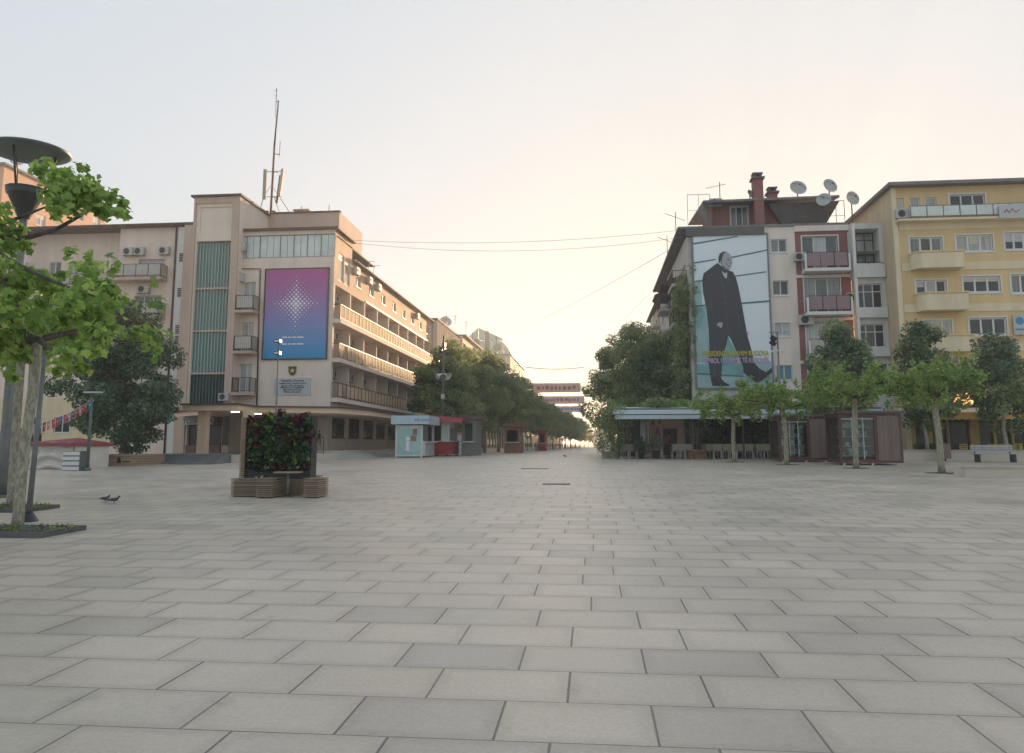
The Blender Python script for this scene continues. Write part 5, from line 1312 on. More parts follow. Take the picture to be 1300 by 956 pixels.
# slatted side post, seen edge on
mb = MB(); zb_ = g0+.45; n = 30
for k in range(n): mb.box(X(312.5, wy), X(318.8, wy), wy-.12, wy+.42, zb_+(wz1-zb_)*k/n, zb_+(wz1-zb_)*(k+.72)/n)
mb.build('slat_side', M['wood_pale'], gw)
mb = MB(); mb.box(X(313.5, wy), X(318, wy), wy-.08, wy+.38, zb_, wz1-.02); mb.box(wx0+.02, wx1-.02, wy+.03, wy+.30, g0+.45, wz1-.12); mb.build('backing', M['soil'], gw)
mb = MB(); mb.box(wx1+.0, wx1+.05, wy-.05, wy+.35, g0+.4, wz1); mb.box(wx0-.04, wx0, wy-.05, wy+.35, g0+.4, wz1); mb.box(wx0, wx1, wy-.04, wy+.34, g0+.42, g0+.62); mb.build('frame', M['dark_metal'], gw)
rr = random.Random(11); cl = {'leaf_crimson': [], 'leaf_wall': [], 'leaf_lime': [], 'leaf_plane': []}
nx, nz = 12, 15
for i in range(nx):
    for j in range(nz):
        x = wx0+(wx1-wx0)*(i+.5)/nx + rr.uniform(-.05, .05); z = g0+.68+(wz1-g0-.72)*(j+.5)/nz+rr.uniform(-.05, .05)
        f = j/nz
        r_ = rr.random(); kind = ('leaf_crimson' if r_ < .33 else 'leaf_wall' if r_ < .87 else 'leaf_plane' if r_ < .95 else 'leaf_lime') if f > .45 else ('leaf_wall' if r_ < .78 else 'leaf_plane' if r_ < .90 else 'leaf_crimson')
        if j == nz-1 and rr.random() < .5: kind = 'leaf_crimson'
        cl[kind].append((x, wy-.04-rr.random()*.10, z, .11, .12, .12))
for (i, j) in ((390, 524), (360, 522), (344, 526), (316, 560), (397, 548)): 
    cl['leaf_crimson' if i > 350 else 'leaf_plane'].append((X(i, wy), wy, Z(j+3, wy, i), .13, .12, .11))
for nm, q in cl.items(): leaves('foliage', M[nm], gw, q, 34*len(q), .115, seed=len(q), shell=.1, droop=.8)
fl = [(X(a, wy), wy-.17, Z(b, wy, a), .035, .02, .02) for a, b in ((325, 584), (330, 584), (354, 583), (370, 583), (383, 583), (349, 594), (357, 593), (367, 594), (376, 593), (386, 593), (335, 606), (342, 605))]
leaves('blossom', mat('petal', (.62, .58, .5), .6, .06), gw, fl, 12*len(fl), .05, seed=5, shell=.1)
# benches: slatted boxes
def slat_box(x0, x1, y0, y1, h, name='bench'):
    b = MB(); n = 8; g = g0
    for k in range(n):
        z0 = g+.03+(h-.03)*k/n; z1 = g+.03+(h-.03)*(k+.68)/n
        b.box(x0, x1, y0, y0+.03, z0, z1); b.box(x0, x1, y1-.03, y1, z0, z1); b.box(x0, x0+.03, y0+.031, y1-.031, z0, z1); b.box(x1-.03, x1, y0+.031, y1-.031, z0, z1)
    m_ = max(2, int((y1-y0)/.1))
    for k in range(m_): b.box(x0-.01, x1+.01, y0+(y1-y0)*k/m_, y0+(y1-y0)*(k+.88)/m_, g+h+.002, g+h+.03)
    o = b.build(name, M['wood_slat'], gw)
    b = MB(); b.box(x0+.05, x1-.05, y0+.05, y1-.05, g+.01, g+h-.03); b.build('core', M['soil'], o)
    return o
bh = .43
slat_box(X(328, py_-.0, 625), X(349, py_, 625), py_-.15, wy-.06, bh); slat_box(X(386, py_, 625), X(404.5, py_, 625), py_-.05, wy-.06, bh)
slat_box(X(302, py_+.6, 625), X(326, py_, 625), py_+.2, py_+1.6, bh-.02); slat_box(wx0+.4, wx1-.1, wy+.36, wy+1.3, bh, 'rear_bench')
mb = MB(); n = 16
for k in range(n): 
    x = X(354.5, wy)+.02+(X(391, wy)-X(354.5, wy)-.04)*k/n; mb.box(x, x+.05, wy-.03, wy+.0, g0+.03, g0+.42)
mb.build('slat_front', M['wood_slat'], gw)
tx, ty = X(366, py_+.2, 600), py_+.2; tz_ = Z(600.5, ty, 366)
tb = thing('side_table', (tx, ty, g0), 'small slatted table on one post in front of the living wall', 'table')
mb = MB()
for k in range(5): mb.box(tx-.29, tx+.29, ty-.2+k*.082, ty-.13+k*.082, tz_, tz_+.035)
mb.build('tabletop', M['wood_pale'], tb); mb = MB(); mb.tube([(tx, ty, g0), (tx, ty, tz_)], .035, 10); mb.tube([(tx, ty, g0), (tx, ty, g0+.02)], .16, 16); mb.build('post', M['grey_metal'], tb)

# ================================================================== kiosks on the left of the street
kc = G(524, 581); KY = kc.y; g = gz(KY); kx0, kx1 = X(501.5, KY, 580), X(536, KY, 580); kt = Z(540, KY, 520); KD = 3.3
kx2 = kx1
ik = thing('info_kiosk', ((kx0+kx1)/2, KY, g), 'pale blue information kiosk with a big white letter i on its side', 'kiosk')
mb = MB(); 
for x in (kx0, kx1-.1): mb.box(x, x+.1, KY, KY+.1, g-.02, kt); mb.box(x, x+.1, KY+KD-.1, KY+KD, g-.02, kt)
mb.box(kx0+.1, kx1-.1, KY+.01, KY+.09, g+.08, g+.16); mb.box(kx0+.1, kx1-.1, KY+.01, KY+.09, kt-.1, kt); mb.build('frame', M['fridge_white'], ik)
mb = MB(); mb.box(kx0+.1, kx1-.1, KY+.03, KY+.06, g+.16, kt-.1); mb.box(kx0+.03, kx0+.06, KY+.1, KY+KD-.1, g+.16, kt); mb.build('printed_panel', M['kiosk_panel'], ik)
mb = MB(); mb.box(kx1-.06, kx1-.03, KY+.1, KY+KD-.1, g+1.05, kt-.05); mb.build('side_window', M['pane_dark'], ik)
mb = MB(); mb.box(kx1-.08, kx1+.15, KY+.1, KY+KD-.1, g+.12, g+.95); mb.build('counter_front', M['kiosk_grey'], ik)
mb = MB(); mb.box(kx1-.1, kx1+.35, KY+.1, KY+KD-.1, g+.97, g+1.03); mb.build('counter_top', M['fridge_white'], ik)
ft_, fb_ = Z(527.5, KY-.3, 520), Z(538.5, KY-.3, 520)
mb = MB(); mb.box(X(498, KY-.3), X(545.5, KY-.3), KY-.3, KY+KD+.3, fb_, ft_); mb.build('fascia', M['kiosk_blue'], ik)
text_mesh('lettering', 'info point', .26, mat('blue_ink', (.05, .16, .32), .5, .05), M_south(X(537, KY-.31), KY-.305, fb_+.2), ik, ext=.003, bold=.003)
ic = X(517.5, KY, 560)
mb = MB(); mb.box(ic-.1, ic+.1, KY+.012, KY+.026, g+.42, Z(560.5, KY, 518)); mb.lathe([(0, 0), (.14, 0)], (ic, KY+.022, Z(557, KY, 518)), 18, Vector((0, -1, 0)).to_track_quat('Z', 'Y').to_matrix())
for k in range(22):
    a = math.pi*(1.02+.96*k/22); a2 = math.pi*(1.02+.96*(k+1)/22); cz_ = g+1.15
    mb.bar((ic+.25+.75*math.cos(a), KY+.022, cz_+.75*math.sin(a)), (ic+.25+.75*math.cos(a2), KY+.022, cz_+.75*math.sin(a2)), .03, .02)
mb.build('letter_mark', M['print_white'], ik)
text_mesh('lettering', 'CITY INFO', .24, M['print_white'], M_south(ic+.05, KY+.026, Z(545, KY, 518)), ik, ext=.003, bold=.003)
mb = MB(); mb.box(X(525.5, KY), X(531, KY), KY+.01, KY+.028, Z(552, KY), Z(544, KY)); mb.box(X(523, KY), X(530, KY), KY+.012, KY+.027, Z(560, KY), Z(553, KY)); mb.build('notice', M['terracotta'], ik)
mb = MB(); mb.box(kx0+.08, kx1-.08, KY+.12, KY+KD-.12, g+.1, g+.16); mb.box(kx0+.06, kx0+.10, KY+KD-.2, KY+KD-.1, g, kt); mb.box(kx0+.08, kx1-.1, KY+KD-.16, KY+KD-.1, g+.1, kt); mb.build('floor', M['kiosk_grey'], ik)
# red kiosk
RY = KY+3.9; g = gz(RY); rx0, rx1 = X(547, RY, 570), X(572, RY, 570)
rk = thing('snack_kiosk', ((rx0+rx1)/2, RY, g), 'red snack kiosk under a pink red awning just past the information kiosk', 'kiosk')
mb = MB(); mb.box(rx0, rx1, RY, RY+3.4, g+.12, g+1.0); mb.build('counter', M['kiosk_red'], rk)
mb = MB(); mb.box(rx0+.1, rx0+.2, RY+.05, RY+.15, g+1.0, g+2.5); mb.box(rx1-.2, rx1-.1, RY+.05, RY+.15, g+1.0, g+2.5); mb.box(rx0+.05, rx0+.12, RY+.2, RY+3.3, g+1.0, g+2.5); mb.box(rx0+.1, rx1-.1, RY+3.3, RY+3.38, g+1.0, g+2.5); mb.box(rx1-.25, rx1-.18, RY+.2, RY+3.3, g+1.95, g+2.5); mb.box(rx1-.7, rx1-.2, RY+.16, RY+.2, g+1.02, g+2.45); mb.build('wall', M['fridge_white'], rk)
mb = MB(); mb.box(rx0+.2, rx1-.75, RY+.2, RY+.22, g+1.05, g+2.4); mb.build('window', M['pane_dark'], rk)
mb = MB(); mb.box(rx0-.05, rx1+.1, RY-.1, RY+3.5, g+1.0, g+1.05); mb.build('counter_top', M['fridge_white'], rk)
mb = MB(); a_ = g+2.75; mb.prism([(rx0-.3, RY-.5, a_), (rx1+.9, RY-.6, a_-.28), (rx1+.9, RY+3.8, a_-.28), (rx0-.3, RY+3.8, a_)], (0, 0, .1)); mb.prism([(rx0-.3, RY-.5, a_), (rx1+.9, RY-.6, a_-.28), (rx1+.9, RY-.6, a_-.45), (rx0-.3, RY-.5, a_-.38)], (0, -.02, 0)); mb.build('awning', mat('awning_red', (.40, .07, .09), .6, .12, 1.5), rk)
for q in range(3):
    b = MB(); x = rx0+.3+q*.7; b.box(x, x+.18, RY-.02, RY+.3, g, g+.12); b.build('foot', M['dark_metal'], rk)
# further kiosks
def kiosk(px0, px1, pyb, h, m1, m2, label, dep=3):
    c = G((px0+px1)/2, pyb) if pyb > 575.5 else P((px0+px1)/2, pyb, (1.5-gz(100))*FPX/(pyb-565.5)); Y = c.y; g = gz(Y)
    x0, x1 = X(px0, Y, 570), X(px1, Y, 570); t = thing('street_kiosk', ((x0+x1)/2, Y, g), label, 'kiosk')
    b = MB(); b.box(x0, x1, Y, Y+dep, g, g+h-.3); b.build('body', M[m1], t)
    b = MB(); b.box(x0-.2, x1+.25, Y-.3, Y+dep+.2, g+h-.3, g+h); b.build('roof', M[m2], t)
    b = MB(); b.box(x0+.25, x1-.25, Y-.04, Y-.003, g+1.05, g+h-.6); b.build('hatch', M['pane_dark'], t)
    b = MB(); b.box(x0+.1, x1-.1, Y-.3, Y-.045, g+.95, g+1.02); b.build('shelf', M['fridge_white'], t)
    return t
kiosk(586, 604, 578.5, 2.9, 'grey_metal', 'roof_brown', 'greyish kiosk with a brown roof behind the red snack kiosk')
kiosk(640, 661, 575.2, 2.7, 'terracotta', 'rust', 'weathered rust coloured kiosk among the avenue trunks')
kiosk(683.5, 693, 572.4, 2.7, 'kiosk_red', 'kiosk_red', 'small red kiosk far along the left trees')
c = P(578, 575, 66); 
fr_ = thing('drinks_fridge', (X(583.5, 64), 64, gz(64)), 'tall white drinks fridge standing beside the snack kiosk', 'fridge')
x = X(583.5, 64); b = MB(); b.box(x-.3, x+.3, 64, 64.6, gz(64), gz(64)+1.5); b.build('cabinet', M['fridge_white'], fr_)
b = MB(); [b.box(x-.24, x+.24, 63.97, 63.997, gz(64)+.15+k*.44, gz(64)+.5+k*.44) for k in range(3)]; b.build('door_panel', M['kiosk_grey'], fr_)

# camera and loudspeaker pole
c = G(563, 577.5); x, y = c.x, 62.0; x = X(563, y); g = gz(y)
cp = thing('camera_pole', (x, y, g), 'tall grey pole with loudspeaker horns, a camera box and cross arms beside the kiosks', 'pole')
mb = MB(); mb.tube([(x, y, g), (x, y, Z(425, y))], [.11, .07], 10); mb.build('shaft', M['pole_green'], cp)
mb = MB(); za = Z(447, y); mb.bar((x-.7, y, za), (x+.6, y, za), .06); mb.box(x-.35, x-.1, y-.15, y+.15, za+.05, za+.5); mb.box(x-.1, x+.15, y-.15, y+.1, za+.3, za+.8); mb.box(x+.3, x+.55, y-.1, y+.1, za-.15, za+.05); mb.build('equipment', M['dark_metal'], cp)
for s in (-1, 1):
    mb = MB(); q = Vector((s*.8, -.45, -.5)).to_track_quat('Z', 'Y').to_matrix(); mb.lathe([(.05, -.1), (.08, .1), (.16, .3), (.32, .45), (.34, .45), (.0, .2)], (x+s*.12, y-.05, Z(474, y)), 16, q); mb.build('horn', M['fridge_white'], cp)
mb = MB(); mb.box(x-.14, x+.14, y-.16, y+.1, Z(506, y), Z(500, y)); mb.build('junction_box', mat('box_cream', (.55, .52, .35), .5, .05), cp)
# floodlight post behind the planter
y = 36.0; x = X(350.5, y, 520); g = gz(y)
fp = thing('floodlight_post', (x, y, g), 'slim dark post with two small floodlights in front of the hotel banner', 'street lamp')
mb = MB(); mb.tube([(x, y, g), (x, y, Z(436, y, 357))], [.055, .035], 8); mb.build('post', M['grey_metal'], fp)
for yy in (434, 449):
    mb = MB(); z = Z(yy, y, 357); mb.box(x-.16, x+.14, y-.22, y+.05, z-.05, z+.1); o = mb.build('floodlight', M['dark_metal'], fp); mb = MB(); mb.box(x-.12, x+.10, y-.235, y-.222, z-.03, z+.06); mb.build('glass', M['kiosk_grey'], o)
# right-hand light post
y = 45.5; x = X(991, y, 520); g = gz(y)
rp = thing('floodlight_post', (x, y, g), 'slim grey post with two floodlights and a camera bar right of the poster', 'street lamp')
mb = MB(); mb.tube([(x, y, g), (x, y, Z(421, y, 989))], [.08, .05], 8); mb.bar((x-.45, y, Z(422, y, 989)), (x+.1, y, Z(422, y, 989)), .06); mb.build('post', M['grey_metal'], rp)
for k in range(2):
    z = Z(430+6*k, y, 985); mb = MB(); mb.xf = Matrix.Translation((x-.22-.05*k, y-.1, z)) @ Matrix.Rotation(.6, 4, 'Y') @ Matrix.Rotation(.5, 4, 'X'); mb.box(-.2, .15, -.12, .1, -.1, .12); mb.xf = None; mb.build('floodlight', M['dark_metal'], rp)
mb = MB(); z = Z(445, y, 990); mb.bar((x-.35, y-.05, z), (x+.25, y-.05, z), .04); mb.ball((x-.33, y-.05, z-.05), .07); mb.ball((x+.23, y-.05, z-.05), .07); mb.ball((x-.1, y-.05, z-.05), .07); mb.build('camera_bar', M['fridge_white'], rp)

# ================================================================== cafe pergola on the right of the street
VY = 48.0; vx0, vx1 = X(781, VY, 525), X(1122, VY, 525); vt, vb_ = Z(520.5, VY, 850), Z(532, VY, 850); g = gz(50)
pg = thing('cafe_pergola', ((vx0+vx1)/2, VY+3, g), 'long low cafe pavilion with a blue grey roller awning along its front', 'pergola')
mb = MB(); mid = (vt+vb_)/2
mb.prism([(vx0, VY, mid-.02), (vx0, VY+.02, vb_+.01), (vx0, VY+.06, vb_), (vx0, VY+.1, mid)], (vx1-vx0, 0, 0))
mb.prism([(vx0-.12, VY-.06, mid+.03), (vx0-.12, VY-.02, vt), (vx0-.12, VY+3.5, vt+.35), (vx0-.12, VY+3.5, vt+.25), (vx0-.12, VY+.05, mid+.03)], (vx1-vx0+.1, 0, 0)); mb.build('awning', M['awning_grey'], pg)
mb = MB(); mb.box(vx0-.05, vx1, VY+.3, QY-.3, vt+.05, vt+.14); mb.build('roof', M['roof_grey'], pg)
for a in (783, 818, 877, 940, 1062, 1118):
    x = X(a, VY+.5); b = MB(); b.box(x-.05, x+.05, VY+.5, VY+.6, g, vt+.06); b.build('post', M['dark_metal'], pg)
b = MB(); x = X(891.5, VY); b.tube([(x-.1, VY-.08, vt-.05), (x+.05, VY-.12, mid), (x+.02, VY-.08, vb_)], .05, 6); b.build('strap', M['shop_dark'], pg)
b = MB(); IY = 53.5
def bx(a, b_, yy, d, c, e, mt_, nm, p=pg, hole=None):
    o = MB(); o.box(X(a, yy), X(b_, yy), yy, yy+d, Z(e, yy, a), Z(c, yy, a)); return o.build(nm, M[mt_], p)
bx(823, 839, IY, .3, 532, 581, 'pink_wall', 'pink_pier'); bx(839, 857, IY+.03, .24, 532, 544, 'pink_wall', 'pink_lintel'); bx(857.2, 866, IY, .3, 532, 581, 'pink_wall', 'pink_pier')
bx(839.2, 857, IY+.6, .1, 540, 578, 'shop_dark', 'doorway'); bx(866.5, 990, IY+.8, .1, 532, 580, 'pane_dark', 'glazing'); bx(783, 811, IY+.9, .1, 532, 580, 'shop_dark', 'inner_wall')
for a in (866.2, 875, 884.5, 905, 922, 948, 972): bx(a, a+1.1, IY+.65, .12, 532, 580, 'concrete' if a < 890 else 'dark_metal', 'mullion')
for k in range(5): bx(811+k*2.3, 812.3+k*2.3, IY-.2-k*.05, .08, 536, 578, 'fridge_white', 'folded_door')
for (a, c, s) in ((827, 536, .9), (835, 535, .9), (832.5, 548, 1.6)):
    x, z = X(a, IY-.01), Z(c, IY, a); b = MB(); b.prism([(x-.12*s, IY-.012, z-.18*s), (x-.04*s, IY-.012, z-.18*s), (x, IY-.012, z-.05*s), (x+.04*s, IY-.012, z-.18*s), (x+.12*s, IY-.012, z-.18*s), (x+.02*s, IY-.012, z+.2*s), (x-.02*s, IY-.012, z+.2*s)], (0, -.02, 0)); b.build('wall_mark', M['brick_red'], pg)
# wall behind (ground floor of the poster building) stays visible above
def build_chair():
    t = thing('cafe_chair', (0, 0, 0), 'woven pale chair in the row along the front of the cafe pavilion', 'chair', 'woven chairs along the cafe front')
    b = MB(); b.box(-.24, .24, -.24, .24, .43, .48); b.build('seat', M['chair_wicker'], t)
    b = MB(); b.prism([(-.25, .22, .50), (.25, .22, .50), (.27, .28, .88), (-.27, .28, .88)], (0, .03, 0)); b.build('backrest', M['chair_wicker'], t)
    for sx in (-1, 1):
        for sy in (-1, 1):
            b = MB(); b.bar((sx*.23, sy*.22, 0), (sx*.22, sy*.22, .43 if sy < 0 else .86), .032); b.build('leg', M['fridge_white'], t)
        b = MB(); b.bar((sx*.25, -.22, .66), (sx*.25, .24, .66), .035); b.bar((sx*.25, -.22, .45), (sx*.25, -.22, .66), .03); b.build('armrest', M['chair_wicker'], t)
    return t
ch = build_chair(); first = True
spots = [(793, 0), (803.5, 0), (824, 0), (835.5, 0), (858, 0), (864.5, 0), (875.5, 0), (901, 0), (911, 0), (921, 0), (930, 0), (941, 0), (951, 0), (964, 0), (975, 0), (984, 0)]
rr = random.Random(5)
for k, (a, _) in enumerate(spots):
    yy = 50.0 + rr.uniform(-.15, .15); x = X(a, yy, 575); rz = math.pi + rr.uniform(-.2, .2)
    if first: ch.location = (x, yy, gz(yy)); ch.rotation_euler = (0, 0, rz); first = False
    else: copy_tree(ch, (x, yy, gz(yy)), rz)
for k, a in enumerate((788, 812, 830, 870, 896, 906, 926, 946, 958, 970)):
    yy = 51.6 + rr.uniform(-.1, .1); c2 = copy_tree(ch, (X(a, yy, 575), yy, gz(yy)), rr.uniform(-.3, .3), 'woven pale chair in the second row under the cafe awning'); c2['group'] = 'woven chairs under the cafe awning'
# tables
def build_table():
    t = thing('cafe_table', (0, 0, 0), 'small dark round cafe table between the chair rows', 'table', 'cafe tables between the chairs')
    b = MB(); b.lathe([(0, .74), (.36, .74), (.36, .71), (0, .71)], (0, 0, 0), 20); b.build('tabletop', M['wood_dark'], t)
    b = MB(); b.tube([(0, 0, .02), (0, 0, .71)], .03, 8); b.tube([(0, 0, 0), (0, 0, .02)], .22, 16); b.build('pedestal', M['dark_metal'], t); return t
tbp = build_table()
for k, a in enumerate((798, 830, 868, 906, 924, 946, 970)):
    yy = 50.8; l = (X(a, yy, 575), yy, gz(yy))
    if k == 0: tbp.location = l
    else: copy_tree(tbp, l)
# potted plants in front of the pavilion
def pot(px, yy, r, h, m='terracotta', label='', kind='ball', s=1.0, leafm='leaf_dark', pyb=None, seed=1, size=.09, group=None):
    x = X(px, yy, 570); g = gz(yy); t = thing('potted_plant', (x, yy, g), label, 'potted plant', group)
    b = MB(); b.lathe([(r*.8, 0), (r, h*.9), (r*1.06, h*.9), (r*1.06, h), (r*.9, h), (r*.88, h*.85), (0, h*.85)], (x, yy, g), 18); b.build('pot', M[m], t)
    if kind == 'ball': q = [(x, yy, g+h+s*.5, s*.42, s*.42, s*.45)]; n = 900
    elif kind == 'tree':
        q = clumps_in((x, yy, g+h+s*.85), (s*.42, s*.4, s*.32), 14, .22*s, seed); n = 1400
        b = MB(); b.tube([(x, yy, g+h*.8), (x+.05, yy, g+h+s*.7)], [.05, .03], 7); b.build('stem', M['bark'], t)
    else: q = clumps_in((x, yy, g+h+s*.45), (s*.33, s*.3, s*.5), 22, .17*s, seed, low=-1); n = 1500 if s < 3 else 7000
    leaves('foliage', M[leafm], t, q, n, size, seed)
    return t
pot(833, 49.2, .24, .5, 'dark_metal', 'dark clipped ball shrub in front of the pink pier of the cafe', 'ball', 1.0, 'leaf_dark', seed=2, size=.06)
pot(885, 49.0, .62, .55, 'terracotta', 'grey green olive tree in a wide wooden tub before the cafe', 'tree', 1.9, 'leaf_olive', seed=3, size=.08)
pot(814, 49.4, .22, .4, 'dark_metal', 'loose dark shrub in a pot between the first cafe chairs', 'bush', 1.1, 'leaf_dark', seed=4)
pot(774, 49.0, .5, .45, 'concrete', 'tall light green shrub in a pale tub at the street corner of the cafe', 'bush', 3.3, 'leaf_big', seed=5, size=.10)
pot(905, 52.8, .3, .5, 'terracotta', 'dark leafy plant inside the cafe behind the olive tree', 'bush', 2.0, 'leaf_dark', seed=6, size=.12)
pot(962, 52.8, .3, .5, 'terracotta', 'rounded dark plant inside the cafe near the first glass booth', 'bush', 1.8, 'leaf_dark', seed=7, size=.12)
q = G(847, 579); person((X(846, 52.0), 52.0, gz(52)), 2.2, 'person in a red brown top standing inside the cafe by the dark doorway', 'cloth_red', 'cloth_dark', h=1.62)
yy = (1.5-gz(130))*FPX/5.6; pw = person((X(762.5, yy, 565), yy, gz(130)), .15, 'person in dark clothes walking far away in the middle of the street', 'cloth_dark', 'cloth_dark', stride=.28, h=1.75)

# ================================================================== glass and timber booths
def booth(px0, px1, pxm, pyb, pyt, label, seed):
    c = G((px0+px1)/2, pyb); Y = c.y; g = gz(Y); x0, xm_, x1 = X(px0, Y, 570), X(pxm, Y, 570), X(px1, Y, 570); zt = Z(pyt, Y, px0)
    t = thing('market_booth', ((x0+x1)/2, Y, g), label, 'booth'); D = 2.2; b = MB()
    for a in (x0, xm_-.06, x1-.14):
        b.box(a, a+.14, Y, Y+.14, g+.1, zt); b.box(a, a+.14, Y+D-.14, Y+D, g+.1, zt)
    b.box(x0+.14, xm_-.06, Y+.01, Y+.13, g+.1, g+.28); b.box(x0+.14, xm_-.06, Y+.01, Y+.13, zt-.2, zt); b.box(xm_+.08, x1-.14, Y+.01, Y+.13, g+.1, g+.22); b.box(xm_+.08, x1-.14, Y+.01, Y+.13, zt-.14, zt)
    b.box(x0+.01, x0+.13, Y+.14, Y+D-.14, g+.1, g+.28); b.box(x0+.01, x0+.13, Y+.14, Y+D-.14, zt-.2, zt); b.build('frame', M['frame_maroon'], t)
    b = MB(); n = 16; w_ = (x1-xm_-.22)/n
    for k in range(n): b.box(xm_+.08+k*w_, xm_+.08+(k+.86)*w_, Y-.02, Y+.06, g+.22, zt-.14)
    b.build('plank_panel', M['wood_dark'], t)
    b = MB(); b.box(x0-.1, x1+.12, Y-.12, Y+D+.1, zt+.002, zt+.1); b.build('roof', M['dark_slate'], t)
    b = MB(); b.box(x0+.14, xm_-.06, Y+.06, Y+.07, g+.28, zt-.2); b.build('glass', M['shop_glass'], t)
    b = MB(); n = 3
    for k in range(1, n): x = x0+.14+(xm_-x0-.2)*k/n; b.box(x-.02, x+.02, Y+.04, Y+.09, g+.28, zt-.2)
    b.box(x0+.14, xm_-.06, Y+.03, Y+.1, zt-.3, zt-.26); b.build('glazing_bar', M['kiosk_grey'], t)
    b = MB(); b.box(x0+.1, x1-.1, Y+D-.08, Y+D-.02, g+.1, zt); b.box(xm_+.0, xm_+.05, Y+.15, Y+D-.1, g+.1, zt); b.box(x0+.1, x1-.1, Y+.1, Y+D-.1, g+.1, g+.16); b.build('inner_wall', M['dark_slate'], t)
    # shelves with goods behind the glass
    rr = random.Random(seed)
    for k in range(4):
        z = g+.42+k*.46; b = MB(); b.box(x0+.2, xm_-.1, Y+.5, Y+1.0, z, z+.03); sh = b.build('shelf', M['fridge_white'], t)
        b = MB(); x = x0+.25
        while x < xm_-.3:
            w2 = rr.uniform(.06, .2); h2 = rr.uniform(.1, .34); b.mt(rr.randrange(4)); b.box(x, x+w2, Y+.55, Y+.55+rr.uniform(.1, .3), z+.032, z+.032+h2); x += w2+rr.uniform(.01, .08)
        b.build('goods', [M['fridge_white'], M['plaque_white'], M['dark_metal'], M['kiosk_panel']], sh)
    for a in (x0+.15, (x0+x1)/2, x1-.3):
        b = MB(); b.box(a, a+.1, Y+.03, Y+.13, g, g+.1); b.build('foot', M['kiosk_grey'], t)
    return t
booth(989, 1055, 1027, 586.5, 529, 'glass and timber booth nearer the cafe, seen left of its twin', 3)
booth(1066, 1146.5, 1113, 590.5, 524.5, 'larger looking glass and timber booth to the right, with shelves of goods', 4)
# stone planter wall, lawn edge, bench, bins on the right
wy_ = 46.5; g = gz(wy_); mb = MB(); xa, xb = X(1147, wy_, 585), X(1450, wy_, 585); mb.box(xa, xb, wy_, wy_+.35, g-.05, g+.55)
lw = thing('planter_wall', (xa, wy_, g), 'long low pale stone planter wall in front of the yellow cafe', 'wall')
mb.build('stone', M['wall_stone'], lw); mb = MB(); mb.box(xa, xb, wy_+.35, wy_+2.6, g, g+.5); mb.build('soil', M['soil'], lw)
mb = MB(); mb.box(xa-.05, xb, wy_-.06, wy_+.4, g+.552, g+.60); mb.build('coping', M['concrete'], lw)
gs = leaves('grass', M['leaf_plane'], None, [(xa+k*.5, wy_+.6+.35*(j), g+.52, .35, .3, .07) for k in range(int((xb-xa)/.5)) for j in range(6)], 9000, .09, 9, org=(xa, wy_, g+.5)); tag(gs, kind='stuff')
hd = thing('hedge', (X(1172, 49.6), 49.6, gz(49)), 'low dark hedge in a timber box at the left end of the cafe front', 'hedge')
mb = MB(); x0_, x1_ = X(1157, 49.5), X(1186, 49.5); mb.box(x0_, x1_, 49.2, 49.8, gz(49), gz(49)+.6); mb.build('box', M['terracotta'], hd)
leaves('foliage', M['leaf_dark'], hd, [(x0_+(x1_-x0_)*k/9, 49.5, gz(49)+.75, .22, .3, .2) for k in range(10)], 2600, .08, 2)
# second hedge along the pergola back: vine on the roof
vy = 51.0
vn = thing('roof_vine', (X(880, vy), vy, vt), 'bright green climbing vine spilling over the cafe pavilion roof', 'plant')
leaves('foliage', [M['leaf_plane'], M['leaf_avenue']], vn, [(X(a, vy+rr.uniform(-1, 2)), vy+rr.uniform(-1, 2), vt+.25+rr.random()*.35, .6, .5, .28) for a in range(815, 1000, 5)], 9000, .16, 7)
# low paved edge near right
c1 = G(1226, 606); mb = MB(); ey = c1.y; g = gz(ey)
kb = thing('low_kerb_wall', (c1.x, ey, g), 'low pale stone kerb wall at the right edge of the square', 'wall')
mb.box(c1.x, c1.x+14, ey, ey+.9, g-.05, g+.32); mb.build('stone', M['wall_stone'], kb); mb = MB(); mb.box(c1.x+.35, c1.x+14, ey+.37, ey+.88, g+.2, g+.33); mb.build('soil', M['soil'], kb)
mb = MB(); mb.box(c1.x-.04, c1.x+14, ey-.04, ey+.36, g+.323, g+.36); mb.build('coping', M['concrete'], kb)
# bench
by_ = 44.0; g = gz(by_)
bn = thing('park_bench', (X(1265, by_), by_, g), 'wide grey bench with a slatted back before the planter wall', 'bench')
x0_, x1_ = X(1237, by_, 575), X(1294, by_, 575)
mb = MB(); [mb.box(x0_, x1_, by_+k*.12, by_+.1+k*.12, g+.42, g+.46) for k in range(4)]; mb.build('seat', M['bench_grey'], bn)
mb = MB(); [mb.box(x0_+.05, x1_-.05, by_+.5+k*.02, by_+.53+k*.02, g+.55+k*.12, g+.65+k*.12) for k in range(3)]; mb.build('backrest', M['bench_grey'], bn)
for a in (x0_+.2, x1_-.25): b = MB(); b.box(a, a+.1, by_, by_+.5, g, g+.42); b.bar((a+.05, by_+.48, g), (a+.05, by_+.58, g+.9), .06); b.build('leg', M['dark_metal'], bn)
